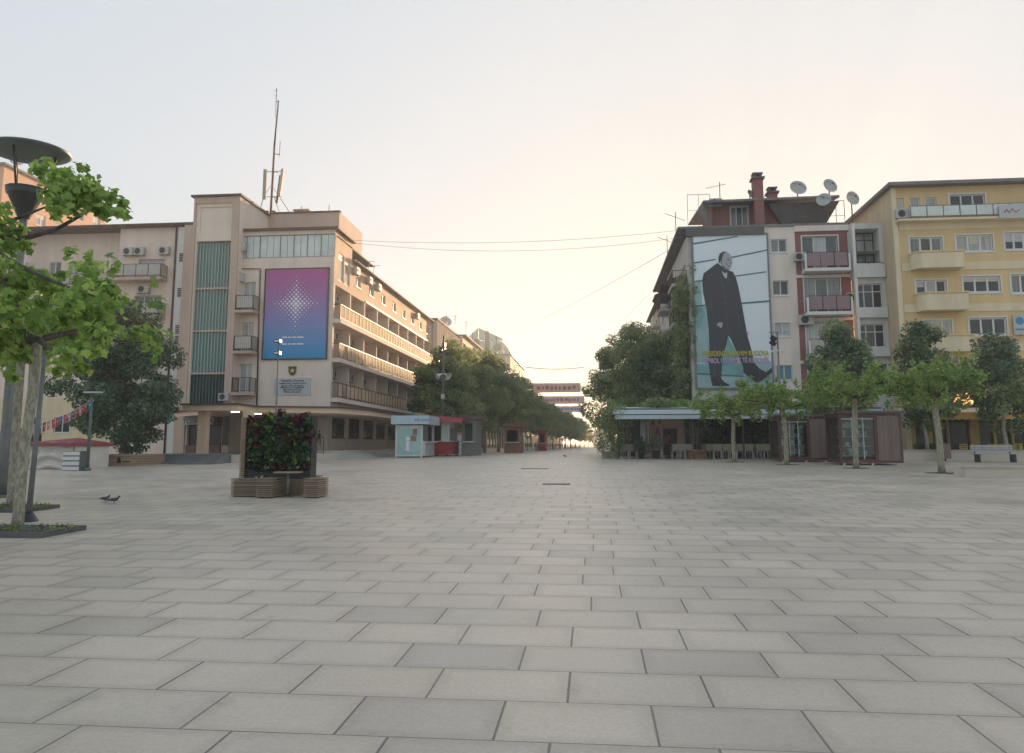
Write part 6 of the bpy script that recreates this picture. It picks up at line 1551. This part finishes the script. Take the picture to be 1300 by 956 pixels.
# bin
for (a, yb_, m_, lab, w_, h_) in ((1201, 45.4, 'wood_dark', 'brown slatted litter bin behind the right plane tree', .55, .95),):
    g = gz(yb_); x = X(a, yb_, 575); t = thing('litter_bin', (x, yb_, g), lab, 'bin'); b = MB()
    for k in range(8): b.box(x-w_/2+k*w_/8, x-w_/2+(k+.8)*w_/8, yb_, yb_+.03, g+.15, g+h_); 
    b.box(x-w_/2, x+w_/2, yb_+.031, yb_+.45, g+.15, g+h_); b.build('body', M[m_], t); b = MB(); b.box(x-w_/2-.03, x+w_/2+.03, yb_-.03, yb_+.48, g+h_+.002, g+h_+.06); b.build('rim', M['dark_metal'], t)
    b = MB(); b.box(x-.05, x+.05, yb_+.15, yb_+.25, g, g+.15); b.build('stem', M['dark_metal'], t)
# yellow chairs at the cafe
yc = thing('bistro_chair', (0, 0, 0), 'yellow metal chair on the terrace of the yellow cafe', 'chair', 'yellow chairs of the right cafe')
b = MB(); b.box(-.22, .22, -.22, .22, .44, .47); b.build('seat', M['yellow_chair'], yc)
b = MB(); [b.box(-.2, .2, .2, .22, .56+k*.12, .64+k*.12) for k in range(3)]; b.build('backrest', M['yellow_chair'], yc)
for sx in (-1, 1):
    for sy in (-1, 1): b = MB(); b.bar((sx*.2, sy*.2, 0), (sx*.2, sy*.2, .44 if sy < 0 else .9), .035); b.build('leg', M['yellow_chair'], yc)
for k, a in enumerate((1214, 1221, 1232, 1240, 1252, 1258, 1270, 1281, 1290, 1299)):
    yy = 50.2+rr.uniform(-.4, .4); l = (X(a, yy), yy, gz(yy)+.0); rz = rr.uniform(0, 6.28)
    if k == 0: yc.location = l; yc.rotation_euler = (0, 0, rz)
    else: copy_tree(yc, l, rz)

# ================================================================== market corner on the left
TY = 33.0; g = gz(TY); tx0, tx1 = X(38, TY, 580), X(92, TY, 580)
tn = thing('market_tent', ((tx0+tx1)/2, TY, g), 'market tent closed with a sagging white sheet under a red canopy', 'tent')
mb = MB(); n, m_ = 40, 30; H = Z(562, TY, 70)-g; idx = []
for j in range(m_+1):
    for i in range(n+1):
        u = i/n; v = j/m_; x = tx0+(tx1-tx0)*u
        y = TY-.12*math.sin(math.pi*u)*math.sin(v*math.pi)-.07*math.sin(15*v+7*(u-.5)**2*4)*(.3+math.sin(math.pi*u))-.05*math.sin(u*20+v*3)*v
        idx.append(mb.addv((x, y, g+.03+H*v)))
mb.smooth = True
for j in range(m_):
    for i in range(n): a = j*(n+1)+i; mb.face([a, a+1, a+n+2, a+n+1])
mb.build('sheet', M['tarp'], tn)
mb = MB(); zt = g+H; xm_ = (tx0+tx1)/2+.3
mb.poly([(tx0-.2, TY-.2, zt), (tx1+.05, TY-.2, zt), (xm_, TY+1.3, zt+.22)]); mb.poly([(tx1+.05, TY-.2, zt), (tx1+.05, TY+2.8, zt), (xm_, TY+1.3, zt+.22)]); mb.poly([(tx0-.2, TY+2.8, zt), (tx0-.2, TY-.2, zt), (xm_, TY+1.3, zt+.22)]); mb.poly([(tx1+.05, TY+2.8, zt), (tx0-.2, TY+2.8, zt), (xm_, TY+1.3, zt+.22)])
mb.box(tx0-.2, tx1+.05, TY-.22, TY-.2, zt-.16, zt); mb.box(tx1+.05, tx1+.07, TY-.2, TY+2.8, zt-.16, zt); mb.build('canopy', M['tarp_red'], tn)
for x in (tx0, tx1): b = MB(); b.box(x-.03, x+.03, TY+.02, TY+.08, g, zt); b.build('pole', M['grey_metal'], tn)
mb = MB(); mb.box(tx0, tx1, TY+2.6, TY+2.65, g, zt); mb.box(tx1-.04, tx1, TY+.1, TY+2.6, g, zt); mb.build('back_sheet', M['tarp'], tn)
# drawers
y = 31.5; g = gz(y); x0_, x1_ = X(79, y, 585), X(100.5, y, 585)
dr = thing('drawer_cabinet', ((x0_+x1_)/2, y, g), 'white four drawer cabinet standing outside the market tent', 'cabinet')
zt = Z(572.5, y, 90); mb = MB(); mb.box(x0_, x1_, y+.03, y+.5, g, zt); mb.build('carcass', M['grey_metal'], dr)
for k in range(4): b = MB(); h_ = (zt-g)/4; b.box(x0_+.01, x1_-.01, y, y+.028, g+k*h_+.03, g+(k+1)*h_-.03); b.build('drawer', M['fridge_white'], dr)
# red awning stall beside, with a person
y = 35.5; g = gz(y); mb = MB(); x0_, x1_ = X(-14, y, 560), X(27, y, 560)
st_ = thing('market_stall', ((x0_+x1_)/2, y, g), 'stall with a red striped awning behind the leaning plane trunk', 'stall')
zt = Z(549, y, 15); mb.prism([(x0_, y-.4, zt-.45), (x0_, y+1.4, zt), (x0_, y+1.4, zt-.06), (x0_, y-.4, zt-.65)], (x1_-x0_, 0, 0)); mb.build('awning', M['tarp_red'], st_)
mb = MB(); mb.box(x0_, x1_, y+1.3, y+1.4, g, zt-.1); mb.build('back', M['rust'], st_); mb = MB(); mb.box(x0_+.1, x1_-.2, y+.2, y+1.0, g+.05, g+.8); mb.build('counter', M['wood_dark'], st_)
for x in (x0_+.05, x1_-.08): b = MB(); b.box(x-.03, x+.03, y-.3, y-.24, g, zt-.5); b.build('post', M['grey_metal'], st_)
yp = 33.4; person((X(13.5, yp, 585), yp, gz(yp)), .5, 'person in a white shirt and dark skirt standing at the market stall', 'cloth_white', 'cloth_dark', skirt=True, h=1.2, vox=.02)
# wooden planter box with stencil
y = 36.3; g = gz(y); x0_, x1_ = X(127, y, 585), X(172, y, 585)
wb = thing('tree_box', ((x0_+x1_)/2, y, g), 'large timber tree box with a small dark stencil, under the big dark tree', 'planter')
mb = MB(); zt = Z(576.5, y, 150)
for k in range(5): h_ = (zt-g)/5; mb.box(x0_, x1_, y, y+.04, g+k*h_+.01, g+(k+.93)*h_); mb.box(x1_-.04, x1_, y+.045, y+2.6, g+k*h_+.01, g+(k+.93)*h_); mb.box(x0_, x0_+.04, y+.045, y+2.6, g+k*h_+.01, g+(k+.93)*h_)
mb.build('boards', M['wood_pale'], wb); mb = MB(); mb.box(x0_+.05, x1_-.05, y+.05, y+2.6, g, zt-.06); mb.build('soil', M['soil'], wb)
mb = MB(); xc_ = X(151, y, 585); zc_ = Z(584.5, y, 151); mb.lathe([(0, 0), (.09, 0)], (xc_, y-.006, zc_+.02), 14, Vector((0, -1, 0)).to_track_quat('Z', 'Y').to_matrix()); mb.prism([(xc_-.12, y-.003, zc_-.12), (xc_+.12, y-.003, zc_-.12), (xc_+.05, y-.003, zc_+.15), (xc_-.05, y-.003, zc_+.15)], (0, -.004, 0)); mb.box(xc_+.2, xc_+.55, y-.007, y-.001, zc_-.08, zc_-.02); mb.build('stencil', M['shop_dark'], wb)
# small lamp post with T head
y = 31.8; g = gz(y); x = X(111, y, 590)
lp = thing('street_lamp', (x, y, g), 'slender grey lamp post with a flat cross head by the white cabinet', 'street lamp')
mb = MB(); zt = Z(499, y, 114); mb.tube([(x, y, g), (x, y, zt)], [.08, .045], 10); mb.tube([(x, y, g), (x, y, g+.12)], .14, 12); mb.build('post', M['pole_green'], lp)
mb = MB(); mb.box(x-.33, x+.4, y-.12, y+.12, zt, zt+.06); mb.build('head', M['kiosk_grey'], lp)
# bunting
bt = thing('bunting', (X(50, 26), 26, gz(26)), 'string of small red and blue pennant flags stretched to the slender lamp post', 'bunting')
a_ = P(-40, 548, 20); m1 = P(47, 522, 24.2); b_ = Vector((x-.02, y, Z(508, y, 112)))
def sag(p, q, s, n=24): return [p.lerp(q, k/n)+Vector((0, 0, -s*4*(k/n)*(1-k/n))) for k in range(n+1)]
pts = sag(a_, b_, .35, 26); mb = MB(); mb.tube(pts, .008, 4); mb.build('string', M['fridge_white'], bt)
fm_ = [mat('flag_red', (.42, .04, .06), .7, .1, 5), mat('flag_blue', (.05, .15, .30), .7, .1, 5), mat('flag_pink', (.50, .25, .28), .7, .1, 5)]
for k in range(1, 26):
    p = pts[k]; q = pts[k+1]; d = (q-p)*.78; b = MB(); s = (.03*math.sin(k*2.1), .05*math.cos(k*1.7))
    b.quad(p-Vector((0, 0, .01)), p+d-Vector((0, 0, .01)), p+d*.9+Vector((s[0], s[1], -.34)), p+d*.15+Vector((s[0], s[1], -.34)))
    o = b.build('flag', fm_[(0, 1, 0, 2, 1, 0, 2, 0)[k % 8]], bt)
    b = MB(); c = p+d*.5+Vector((s[0]*.5, s[1]*.5-.012, -.14)); b.prism([c+Vector((.05*math.cos(t), -.004, .05*math.sin(t))) for t in (0, 1.05, 2.1, 3.14, 4.2, 5.2)], (0, -.004, 0)); b.build('emblem', M['print_white'], o)

# street end
yy = 420; x0_, x1_ = X(753, yy, 560), X(779, yy, 560); eb = thing('palace_building', ((x0_+x1_)/2, yy, gz(yy)), 'pale building with a grey roof closing the far end of the street', 'building')
g = gz(yy); zt = Z(551, yy, 765); mb = MB(); hs = [(x0_+1+k*1.8, x0_+2+k*1.8, g+2+j*2.2, g+3.4+j*2.2) for k in range(6) for j in range(2)]
facade(mb, Fr('S', yy), x0_, x1_, g-.1, zt, hs, .2); mb.build('wall', M['link_grey'], eb)
mb = MB(); mb.prism([(x0_-.3, yy-.5, zt), (x0_+1, yy+4, Z(545, yy, 765)), (x0_+1, yy+8, zt)], (x1_-x0_+.5, 0, 0)); mb.build('roof', M['roof_grey'], eb)
for h in hs: window(eb, Fr('S', yy), *h, -.15, 1, pm=M['pane_dark'])
hill = MB(); n = 60; 
# wires
def wire(p, q, s, r, label, nm='cable'):
    pts = sag(p, q, s, 30); b = MB(); b.tube(pts, r, 4); return tag(b.build(nm, M['antenna_grey'], None, tuple(p)), label, 'cable')
wire(Vector((HX+.1, 54, Z(304.5, 54, 440))), Vector((qx0, 57.2, Z(291, 57.2, 876))), .55, .013, 'upper of the two long cables sagging between the hotel and the poster building')
wire(Vector((HX+.1, 55.5, Z(308, 55.5, 442))), Vector((qx0, 57.3, Z(300, 57.3, 876))), .85, .013, 'lower of the two long cables sagging between the hotel and the poster building')
wire(P(869, 306, 62), P(634, 430, 150), .5, .02, 'cable slanting down from the poster building towards the glass roofed building')
wire(P(851, 345, 75), P(690, 478, 120), 1.2, .018, 'cable slanting from the right roofs down into the left avenue trees')
wire(P(655, 464, 95), P(742, 466, 100), .35, .04, 'thick cable with hanging bits across the street above the banners')
# banners over the street
for k, (a, b_, c, d, yy) in enumerate(((677.5, 737, 487, 498.5, 96), (688, 742, 503.5, 513, 118), (703, 742, 516, 523.5, 140))):
    p = P(a, c, yy); q = P(b_, c-.5, yy+2); hh = Z(c, yy, a)-Z(d, yy, a)
    t = thing('street_banner', ((p.x+q.x)/2, yy, p.z-hh), ('topmost pink patterned banner hung across the street', 'middle pink and blue banner hung across the street', 'lowest violet banner hung across the street, the farthest')[k], 'banner')
    mb = MB(); n = 30
    for i in range(n):
        u0, u1 = i/n, (i+1)/n; A_ = p.lerp(q, u0); B_ = p.lerp(q, u1); dz = Vector((0, 0, -hh)); 
        mb.quad(A_+dz+Vector((0, .05*math.sin(i*1.3), 0)), B_+dz+Vector((0, .05*math.sin(i*1.3+1.3), 0)), B_, A_)
    mb.build('cloth', mat_leaf('banner_cloth%d' % k, ((.60, .42, .38), (.58, .45, .45), (.50, .45, .58))[k], ((.70, .52, .48), (.68, .56, .56), (.60, .55, .68))[k], .6, .8), t)
    mb = MB(); rr2 = random.Random(k); L = (q-p).length; s = .4
    while s < L-.8:
        w2 = rr2.uniform(.18, .5); A_ = p+(q-p)*(s/L); B_ = p+(q-p)*((s+w2)/L); zz0 = hh*rr2.uniform(.25, .35)
        mb.prism([A_+Vector((0, -.07, -zz0-hh*.35)), B_+Vector((0, -.07, -zz0-hh*.35)), B_+Vector((0, -.07, -zz0)), A_+Vector((0, -.07, -zz0))], (0, -.01, 0)); s += w2+rr2.uniform(.1, .3)
    mb.build('pattern', mat('banner_mark%d' % k, ((.58, .27, .20), (.58, .29, .27), (.38, .34, .55))[k], .8, .2, 2), t)
    mb = MB(); mb.tube([p+Vector((-1.5, 0, .05)), q+Vector((1.5, 0, .05))], .02, 4); mb.build('rope', M['dark_metal'], t)
# cafe fence and bollards under the left trees
fn = thing('terrace_screen', (-9, 80, gz(80)), 'dark low terrace screens under the left row of trees', 'fence')
mb = MB(); rr3 = random.Random(4)
for k in range(44):
    y = 92+k*5; x = -9.3+.035*(y-80)
    mb.box(x, x+.1, y, y+4.2, gz(80), gz(80)+1.0)
mb.build('screen', M['dark_metal'], fn)
for k in range(9):
    y = 88+k*4.4; x = -8.2+.035*(y-80); 
    if k == 0: bo_ = tag(MB().box(x-.2, x+.2, y, y+.4, gz(80), gz(80)+.5).build('flower_box', M['fridge_white'], None, (x, y, gz(80))), 'small white box in the line along the far left trees', 'planter', 'white boxes along the far trees')
    else: cc = bo_.copy(); COL.objects.link(cc); cc.location = (x, y, gz(80))
# manholes
for (a, b_, w_, lab) in ((706.5, 614.5, .42, 'dark oblong drain cover set in the paving, the nearer one'), (679, 595, .38, 'dark oblong drain cover set in the paving, the farther one')):
    c = G(a, b_); b = MB(); L_ = c.y/FPX*17; 
    b.box(c.x-L_, c.x+L_, c.y-.35, c.y+.35, gz(c.y)-.04, gz(c.y)+.012)
    o = tag(b.build('drain_cover', M['manhole'], None, tuple(c)), lab, 'drain cover')
# pigeons
def pigeon(px, py, rz, label):
    c = G(px, py); t = thing('pigeon', (0, 0, 0), label, 'pigeon'); mb = MB()
    capsules(mb, [((0, -.05, .11), .052, (0, .05, .10), .045), ((0, .05, .10), .04, (0, .15, .085), .018), ((0, -.07, .12), .036, (0, -.11, .17), .026)], 10); mb.ball((0, -.12, .185), .026, 10, 8); mb.ball((0, .17, .08), (.03, .05, .01))
    remesh(mb, 'body', [M['pigeon_grey']], t, .008)
    b = MB(); b.tube([(0, -.14, .183), (0, -.168, .175)], [.008, .002], 6)
    for s in (-1, 1): b.tube([(s*.02, 0, .07), (s*.022, -.005, .0)], .005, 5); b.bar((s*.022, .01, .004), (s*.026, -.035, .004), .007)
    b.build('beak_and_leg', M['terracotta'], t)
    b = MB()
    for s in (-1, 1): b.ball((s*.048, .03, .11), (.012, .09, .035), 10, 8)
    b.build('wing', M['pigeon_grey'], t)
    t.location = c; t.rotation_euler = (0, 0, rz); t.scale = (.85, .85, .8)
pigeon(133.5, 637.5, 1.4, 'left of the two pigeons on the paving, feeding'); pigeon(144.5, 639, 1.9, 'right of the two pigeons on the paving, nearer the camera')
pigeon(717, 580.5, -1.2, 'lone pigeon far out in the middle of the square')
# ================================================================== trees
# left foreground plane tree, pole, lamp
def near_tree():
    b0 = G(21, 676); Y = b0.y; t = thing('plane_tree', (b0.x, Y, gz(Y)), 'nearest plane tree with a pale mottled trunk and bright leaves at the left edge', 'tree')
    top = P(47, 432, Y+.1); mb = MB()
    pts = [b0+Vector((0, 0, -.02)), b0.lerp(top, .08), b0.lerp(top, .4)+Vector((-.02, 0, 0)), b0.lerp(top, .7)+Vector((.02, 0, 0)), top, top+Vector((.02, 0, .18))]
    mb.tube(pts, [.105, .083, .077, .075, .083, .055], 16); mb.build('trunk', M['plane_bark'], t)
    mb = MB(); br = []
    def arm(*q, r0=.055, r1=.02):
        p = [P(a, b, Y+d) for a, b, d in q]; n = len(p); mb.tube(p, [r0+(r1-r0)*k/(n-1) for k in range(n)], 8)
    arm((47, 434, .1), (20, 425, -.2), (-25, 400, -.5), (-80, 380, -.8), r0=.07); arm((47, 432, .1), (75, 425, .3), (110, 418, .8), (140, 402, 1.2), r0=.06)
    arm((47, 430, 0), (60, 440, -.6), (75, 448, -1.0), r0=.05)
    arm((-80, 300, -.6), (-20, 300, -.4), (30, 303, -.2), (70, 292, 0), (100, 275, .1), (118, 262, .2), r0=.06, r1=.02)
    arm((10, 282, -.3), (35, 272, -.2), (60, 262, 0), r0=.035, r1=.015)
    arm((-60, 300, -1), (0, 325, -.8), (40, 345, -.7), (80, 362, -.6), (125, 378, -.5), r0=.05, r1=.014)
    arm((-80, 330, -.4), (0, 354, -.3), (16, 372, -.3), (22, 388, -.3), (35, 392, -.2), r0=.05, r1=.02)
    arm((47, 436, .1), (20, 415, .4), (-60, 350, .3), (-120, 300, -.2), (-60, 300, -1), r0=.07, r1=.05)
    arm((-120, 300, -.2), (-80, 300, -.6), r0=.06, r1=.06)
    mb.build('branch', M['branch_bark'], t)
    cl = []
    up = [(52, 214, 12), (66, 222, 12), (80, 228, 16), (95, 232, 18), (112, 240, 16), (128, 248, 14), (142, 250, 10), (156, 258, 8), (105, 252, 20), (85, 245, 20), (75, 258, 15), (118, 262, 14), (135, 268, 12), (150, 270, 8), (110, 215, 5), (100, 212, 5), (60, 245, 14), (95, 270, 10), (70, 275, 8), (120, 228, 7), (60, 206, 6), (160, 272, 7),
          (-12, 268, 16), (2, 288, 14), (20, 296, 12), (-10, 310, 24), (5, 312, 16), (-40, 280, 30), (30, 312, 9), (8, 262, 8)]
    lo = [(10, 335, 10), (25, 345, 12), (40, 350, 14), (30, 362, 14), (55, 358, 14), (70, 372, 14), (20, 378, 12), (85, 385, 14), (55, 385, 18), (100, 372, 12), (120, 380, 14), (135, 375, 10), (140, 388, 12), (125, 400, 14), (105, 400, 14), (80, 405, 16), (50, 405, 14), (20, 402, 14), (0, 395, 18), (-15, 350, 20), (138, 412, 9), (115, 420, 12), (90, 425, 13), (65, 425, 10), (45, 415, 12), (15, 425, 12), (-10, 430, 20), (-30, 400, 30), (130, 430, 9), (100, 440, 10), (120, 446, 9), (85, 452, 12), (60, 440, 10), (105, 468, 9), (75, 470, 10), (25, 450, 12), (-5, 455, 18), (15, 480, 10), (140, 368, 8), (12, 358, 12), (75, 350, 8), (110, 360, 7)]
    rr = random.Random(21)
    for (a, b, r) in up: 
        c = P(a, b, Y+rr.uniform(-.7, .4)); s = r*Y/FPX; cl.append((c.x, c.y, c.z, s, s*1.2, s*.8))
    for (a, b, r) in lo: 
        c = P(a, b, Y+rr.uniform(-1.2, 1.0)); s = r*Y/FPX; cl.append((c.x, c.y, c.z, s, s*1.3, s*.8))
    leaves('crown', M['leaf_bright'], t, [(a_[0], a_[1], a_[2], a_[3]*1.22, a_[4]*1.22, a_[5]*1.22) for a_ in cl], 4300, .115, 31, LEAF_P, droop=.6, shell=.05, upb=.35)
near_tree()
def pollard(px, py, seed, label, pxt=None, pyt=520, r=2.2, zc=None, n=3600, size=.16, hh=.85, lf=('leaf_plane', 'leaf_plane'), group=None, arm=None, tr=.11):
    b0 = G(px, py); Y = b0.y; top = P(pxt if pxt is not None else px, pyt, Y); rr = random.Random(seed)
    t = thing('plane_tree', tuple(b0), label, 'tree', group); mb = MB()
    mb.tube([b0-Vector((0, 0, .02)), b0.lerp(top, .1), b0.lerp(top, .5)+Vector((rr.uniform(-.05, .05), 0, 0)), top, top+Vector((0, 0, .2))], [tr*1.25, tr*1.05, tr*.95, tr*.95, tr*.6], 12); tk = mb.build('trunk', M['plane_bark'], t)
    mb = MB(); cl = []
    for k in range(8):
        a = k*math.pi/4+rr.uniform(-.2, .2); L = r*rr.uniform(.75, 1.05); e = top+Vector((math.cos(a)*L, math.sin(a)*L, rr.uniform(.1, .5)))
        m = top.lerp(e, .5)+Vector((0, 0, rr.uniform(-.05, .2))); mb.tube([top, m, e], [.06, .04, .018], 6)
        for f in (.35, .55, .75, .95, 1.05):
            p = top.lerp(e, f); 
            for _ in range(2): cl.append((p.x+rr.uniform(-.3, .3), p.y+rr.uniform(-.3, .3), p.z+rr.uniform(-.05, hh), .28, .28, .2))
            if rr.random() < .35: cl.append((p.x, p.y, p.z-rr.uniform(.15, .45), .2, .2, .28))
            if rr.random() < .3: cl.append((p.x, p.y, p.z+hh+rr.uniform(.1, .45), .14, .14, .22))
    mb.build('limb', M['branch_bark'], tk)
    leaves('crown', [M[lf[0]], M[lf[1]]], t, cl, n, size, seed, LEAF_P if Y < 25 else None, shell=.3, upb=.4)
    b = MB(); b.tube([b0-Vector((0, 0, .05)), b0+Vector((0, 0, .01))], tr*5, 14); b.build('tree_pit', M['soil'], t)
    return t
pollard(14, 648, 41, 'second plane tree on the left, standing between the nearest tree and the lamp pole', 28, 440, r=2.4, n=2000, size=.16, hh=1.0, tr=.085, lf=('leaf_bright', 'leaf_plane'))
pollard(-30, 630, 43, 'third plane tree on the left, mostly outside the frame', -20, 440, r=2.8, n=1500, size=.2, hh=.9, tr=.12, lf=('leaf_bright', 'leaf_plane'))
pollard(932, 586.5, 51, 'pollarded plane tree in front of the cafe, leftmost of the four on the right', 931, 528, r=2.2)
pollard(999, 590, 52, 'pollarded plane tree standing before the first booth', 994, 520, r=2.2)
pollard(1087, 594.5, 53, 'pollarded plane tree standing before the glass of the second booth', 1084.5, 505, r=1.9)
pollard(1196, 600.5, 54, 'leaning pollarded plane tree with the thickest trunk, right of the second booth', 1185, 505, r=1.6, n=4000, tr=.12)
# tree-pit kerbs, left
for (px, py, w_, d_, lab) in ((25, 678, 1.5, 1.2, 'dark edged tree pit with soil around the nearest plane tree'), (12, 648, 1.4, 1.3, 'dark edged tree pit behind the nearest one, around the second plane tree')):
    c = G(px, py); x0_, x1_ = c.x-2.2, c.x+ (.95 if py > 660 else .70)*c.y/FPX*62; g = gz(c.y); t = thing('tree_pit', (c.x, c.y, g), lab, 'tree pit'); b = MB()
    y0_, y1_ = c.y-.45, c.y+.6
    b.box(x0_, x1_, y0_, y0_+.06, g-.02, g+.08); b.box(x0_, x1_, y1_-.06, y1_, g-.02, g+.08); b.box(x1_-.06, x1_, y0_+.06, y1_-.06, g-.02, g+.08); b.box(x0_, x0_+.06, y0_+.06, y1_-.06, g-.02, g+.08); b.build('kerb', M['kerb_dark'], t)
    b = MB(); b.box(x0_+.06, x1_-.06, y0_+.06, y1_-.06, g-.02, g+.06); s_ = b.build('soil', M['soil'], t)
    _w = leaves('weeds', [M['leaf_olive'], M['leaf_plane']], t, [(x0_+.2+(x1_-x0_-.3)*k/9, c.y+.08*math.sin(k*2.2), g+.10, .16, .3, .05) for k in range(10)], 500, .07, 3); tag(_w, kind='stuff')
# big round lamp
c = G(1, 631); Y = c.y; g = gz(Y); x = c.x
lm = thing('street_lamp', (x, Y, g), 'tall lamp with a wide flat disc reflector over a cone, at the left edge', 'street lamp')
ax = x; tops = P(22, 290, Y); cn = P(30, 243, Y); 
def zl(py): return Z(py, Y, 30)
mb = MB(); mb.tube([(x, Y, g), (x, Y, g+.05)], .3, 20); mb.build('base_plate', M['grey_metal'], lm)
mb = MB(); mb.tube([(x, Y, g), (x, Y, g+1.2), (x, Y, zl(276))], [.135, .12, .10], 16); mb.build('pole', M['grey_metal'], lm)
mb = MB(); zc0, zc1 = zl(277), zl(240); mb.lathe([(.14, zc0), (.40, zc1-.18), (.44, zc1-.15), (.42, zc1-.13), (.46, zc1-.08), (.43, zc1-.06), (.47, zc1), (.40, zc1), (.1, zc1-.2)], (x, Y, 0), 28); mb.build('cone', M['dark_metal'], lm)
zd = zl(196); mb = MB(); mb.lathe([(0, zd+.02), (.5, zd), (.92, zd+.02), (.98, zd+.06), (.94, zd+.10), (.5, zd+.2), (0, zd+.24)], (x, Y, 0), 40); mb.build('disc', M['pole_green'], lm)
for a in (0.6, 2.7, 4.8):
    b = MB(); b.tube([(x+.4*math.cos(a), Y+.4*math.sin(a), zc1-.02), (x+.62*math.cos(a), Y+.62*math.sin(a), zd+.03)], .03, 8); b.build('strut', M['dark_metal'], lm)
# leaning post
p0 = G(35.5, 662); p1 = P(58.5, 432, p0.y+.2)
t = thing('leaning_post', tuple(p0), 'dark metal post with a cone foot, leaning right behind the nearest plane trunk', 'post')
b = MB(); b.tube([p0, p0.lerp(p1, .5), p1, p1+(p1-p0)*.25], [.05, .045, .04, .035], 10); b.build('shaft', M['grey_metal'], t)
b = MB(); b.lathe([(.17, 0), (.15, .03), (.07, .16), (.06, .16)], tuple(p0), 20); b.build('foot', M['dark_metal'], t)
# broad dark tree, left
def P3(px, py, Y): p = P(px, py, Y); return (p.x, p.y, gz(Y))
make_tree('broadleaf_tree', P3(157, 575, 39), 8.5, 3.9, 34000, .17, [M['leaf_dark'], M['leaf_spruce']], 'broad dark green tree left of the hotel entrance', 'tree', 61, clear=.10, cr=.62, nc=95, taper=.45, lean=(-.3, 0), tr=.2)
# dark trees in front of the right buildings
for k, (a, yt, Y, r, lab, sd) in enumerate(((1073, 407, 50.5, 2.0, 'tall dark street tree behind the second booth', 62), (1177, 400, 51, 1.75, 'dark narrow street tree against the yellow house, behind the leaning plane', 63), (1279, 416, 50, 2.0, 'dark street tree right of the Cafe sign, over the bench', 64))):
    make_tree('street_tree', P3(a, 575, Y-3.2), Z(yt, Y-3.2, a)-gz(Y), r*1.18, 13000, .17, [M['leaf_spruce'], M['leaf_avenue']], lab, 'tree', sd, clear=.22, cr=.45, nc=105, taper=.45, tr=.12, mt='plane_bark')
# avenue, left row
protos = []
for k in range(3):
    t = make_tree('avenue_tree', (0, 0, 0), 9.6, 3.1, 15000, .19, [M['leaf_avenue'], M['leaf_big']], 'x', 'tree', 70+k, group='trees of the left avenue row', clear=.22, cr=.62, nc=75, taper=.55, tr=.15, mt='plane_bark')
    protos.append(t)
ordn = ['first', 'second', 'third', 'fourth', 'fifth', 'sixth', 'seventh', 'eighth', 'ninth', 'tenth', 'eleventh', 'twelfth', 'thirteenth', 'fourteenth', 'fifteenth', 'sixteenth', 'seventeenth']
pos = [(-11.6, 66, .98), (-11.3, 73, 1.05), (-10.8, 80, 1.08), (-10.2, 87, 1.05), (-9.6, 94, 1.0), (-9.0, 102, .98), (-8.4, 110, .92), (-7.9, 119, .88), (-7.4, 129, .85), (-6.8, 140, .84), (-6.2, 153, .84), (-5.6, 168, .85), (-5.0, 186, .86), (-4.4, 208, .88), (-3.6, 235, .9), (-2.6, 270, .9), (-1.4, 315, .9)]
rr = random.Random(9)
for k, (x, y, s) in enumerate(pos):
    lab = '%s tree of the left avenue row counting from the kiosks' % ordn[k]
    if k < 3: t = protos[k]; t.location = (x, y, gz(y)); t.rotation_euler = (0, 0, rr.random()*6); t.scale = (s, s, s); t['label'] = lab
    else: copy_tree(protos[k % 3], (x, y, gz(y)), rr.random()*6.28, lab, s)
make_tree('broadleaf_tree', P3(556, 575, 66), 8.8, 2.5, 9000, .22, [M['leaf_plane'], M['leaf_dark']], 'bright green tree behind the kiosks, in front of the end of the hotel balconies', 'tree', 81, clear=.2, cr=.55, nc=60, taper=.45, tr=.15)
# big trees at the right corner of the street
make_tree('broadleaf_tree', (4.3, 63, gz(63)), 11.0, 3.6, 34000, .175, [M['leaf_big'], M['leaf_avenue']], 'biggest round tree at the corner left of the portrait poster', 'tree', 82, clear=.14, cr=.75, nc=95, taper=.35, tr=.22)
make_tree('broadleaf_tree', (1.9, 74, gz(74)), 9.5, 3.0, 22000, .18, [M['leaf_big'], M['leaf_avenue']], 'second big street tree, reaching farthest over the street', 'tree', 83, clear=.16, cr=.7, nc=70, taper=.3, tr=.2)
make_tree('broadleaf_tree', (8.2-2.4, 60.6, gz(60)), 9.0, 2.4, 9000, .21, [M['leaf_avenue'], M['leaf_dark']], 'bushy tree squeezed beside the poster, behind the cafe roof', 'tree', 84, clear=.15, cr=.6, nc=60, taper=.2, tr=.15)
for k, (x, y, s) in enumerate(((4.5, 88, 1.0), (4.7, 101, .95), (5.0, 116, .95), (5.6, 134, .9), (6.5, 156, .9))):
    t = copy_tree(protos[k % 3], (x, y, gz(y)), k*1.7, '%s tree behind the big ones on the right side of the street' % ordn[k], s); t['group'] = 'trees of the right street side'
# ivy up the poster building's street wall
iv = thing('climbing_ivy', (qx0-.1, QY+.5, gz(57)), 'thick ivy climbing the street edge of the wall left of the portrait poster', 'ivy'); cl = []; rr = random.Random(12)
for k in range(170):
    z = rr.uniform(1, Z(352, QY, 876)); f = (z/14.0); y = QY-.1+rr.random()*(9-6.5*f); cl.append((qx0-.3-rr.random()*.9*(1.2-f), y, z, .5, .65, .55))
for (a, b) in ((881, 343), (884, 368), (880, 385), (883, 395), (879, 410), (880, 430), (880, 450)): cl.append((X(a, QY-.35), QY-.4, Z(b, QY, a), .3, .25, .4))
leaves('foliage', [M['leaf_ivy'], M['leaf_big']], iv, cl, 36000, .16, 6); b = MB(); b.tube([(qx0-.12, QY+.6, gz(57)), (qx0-.15, QY+.8, 6), (qx0-.12, QY+.5, 12)], [.09, .06, .03], 6); b.build('stem', M['branch_bark'], iv)
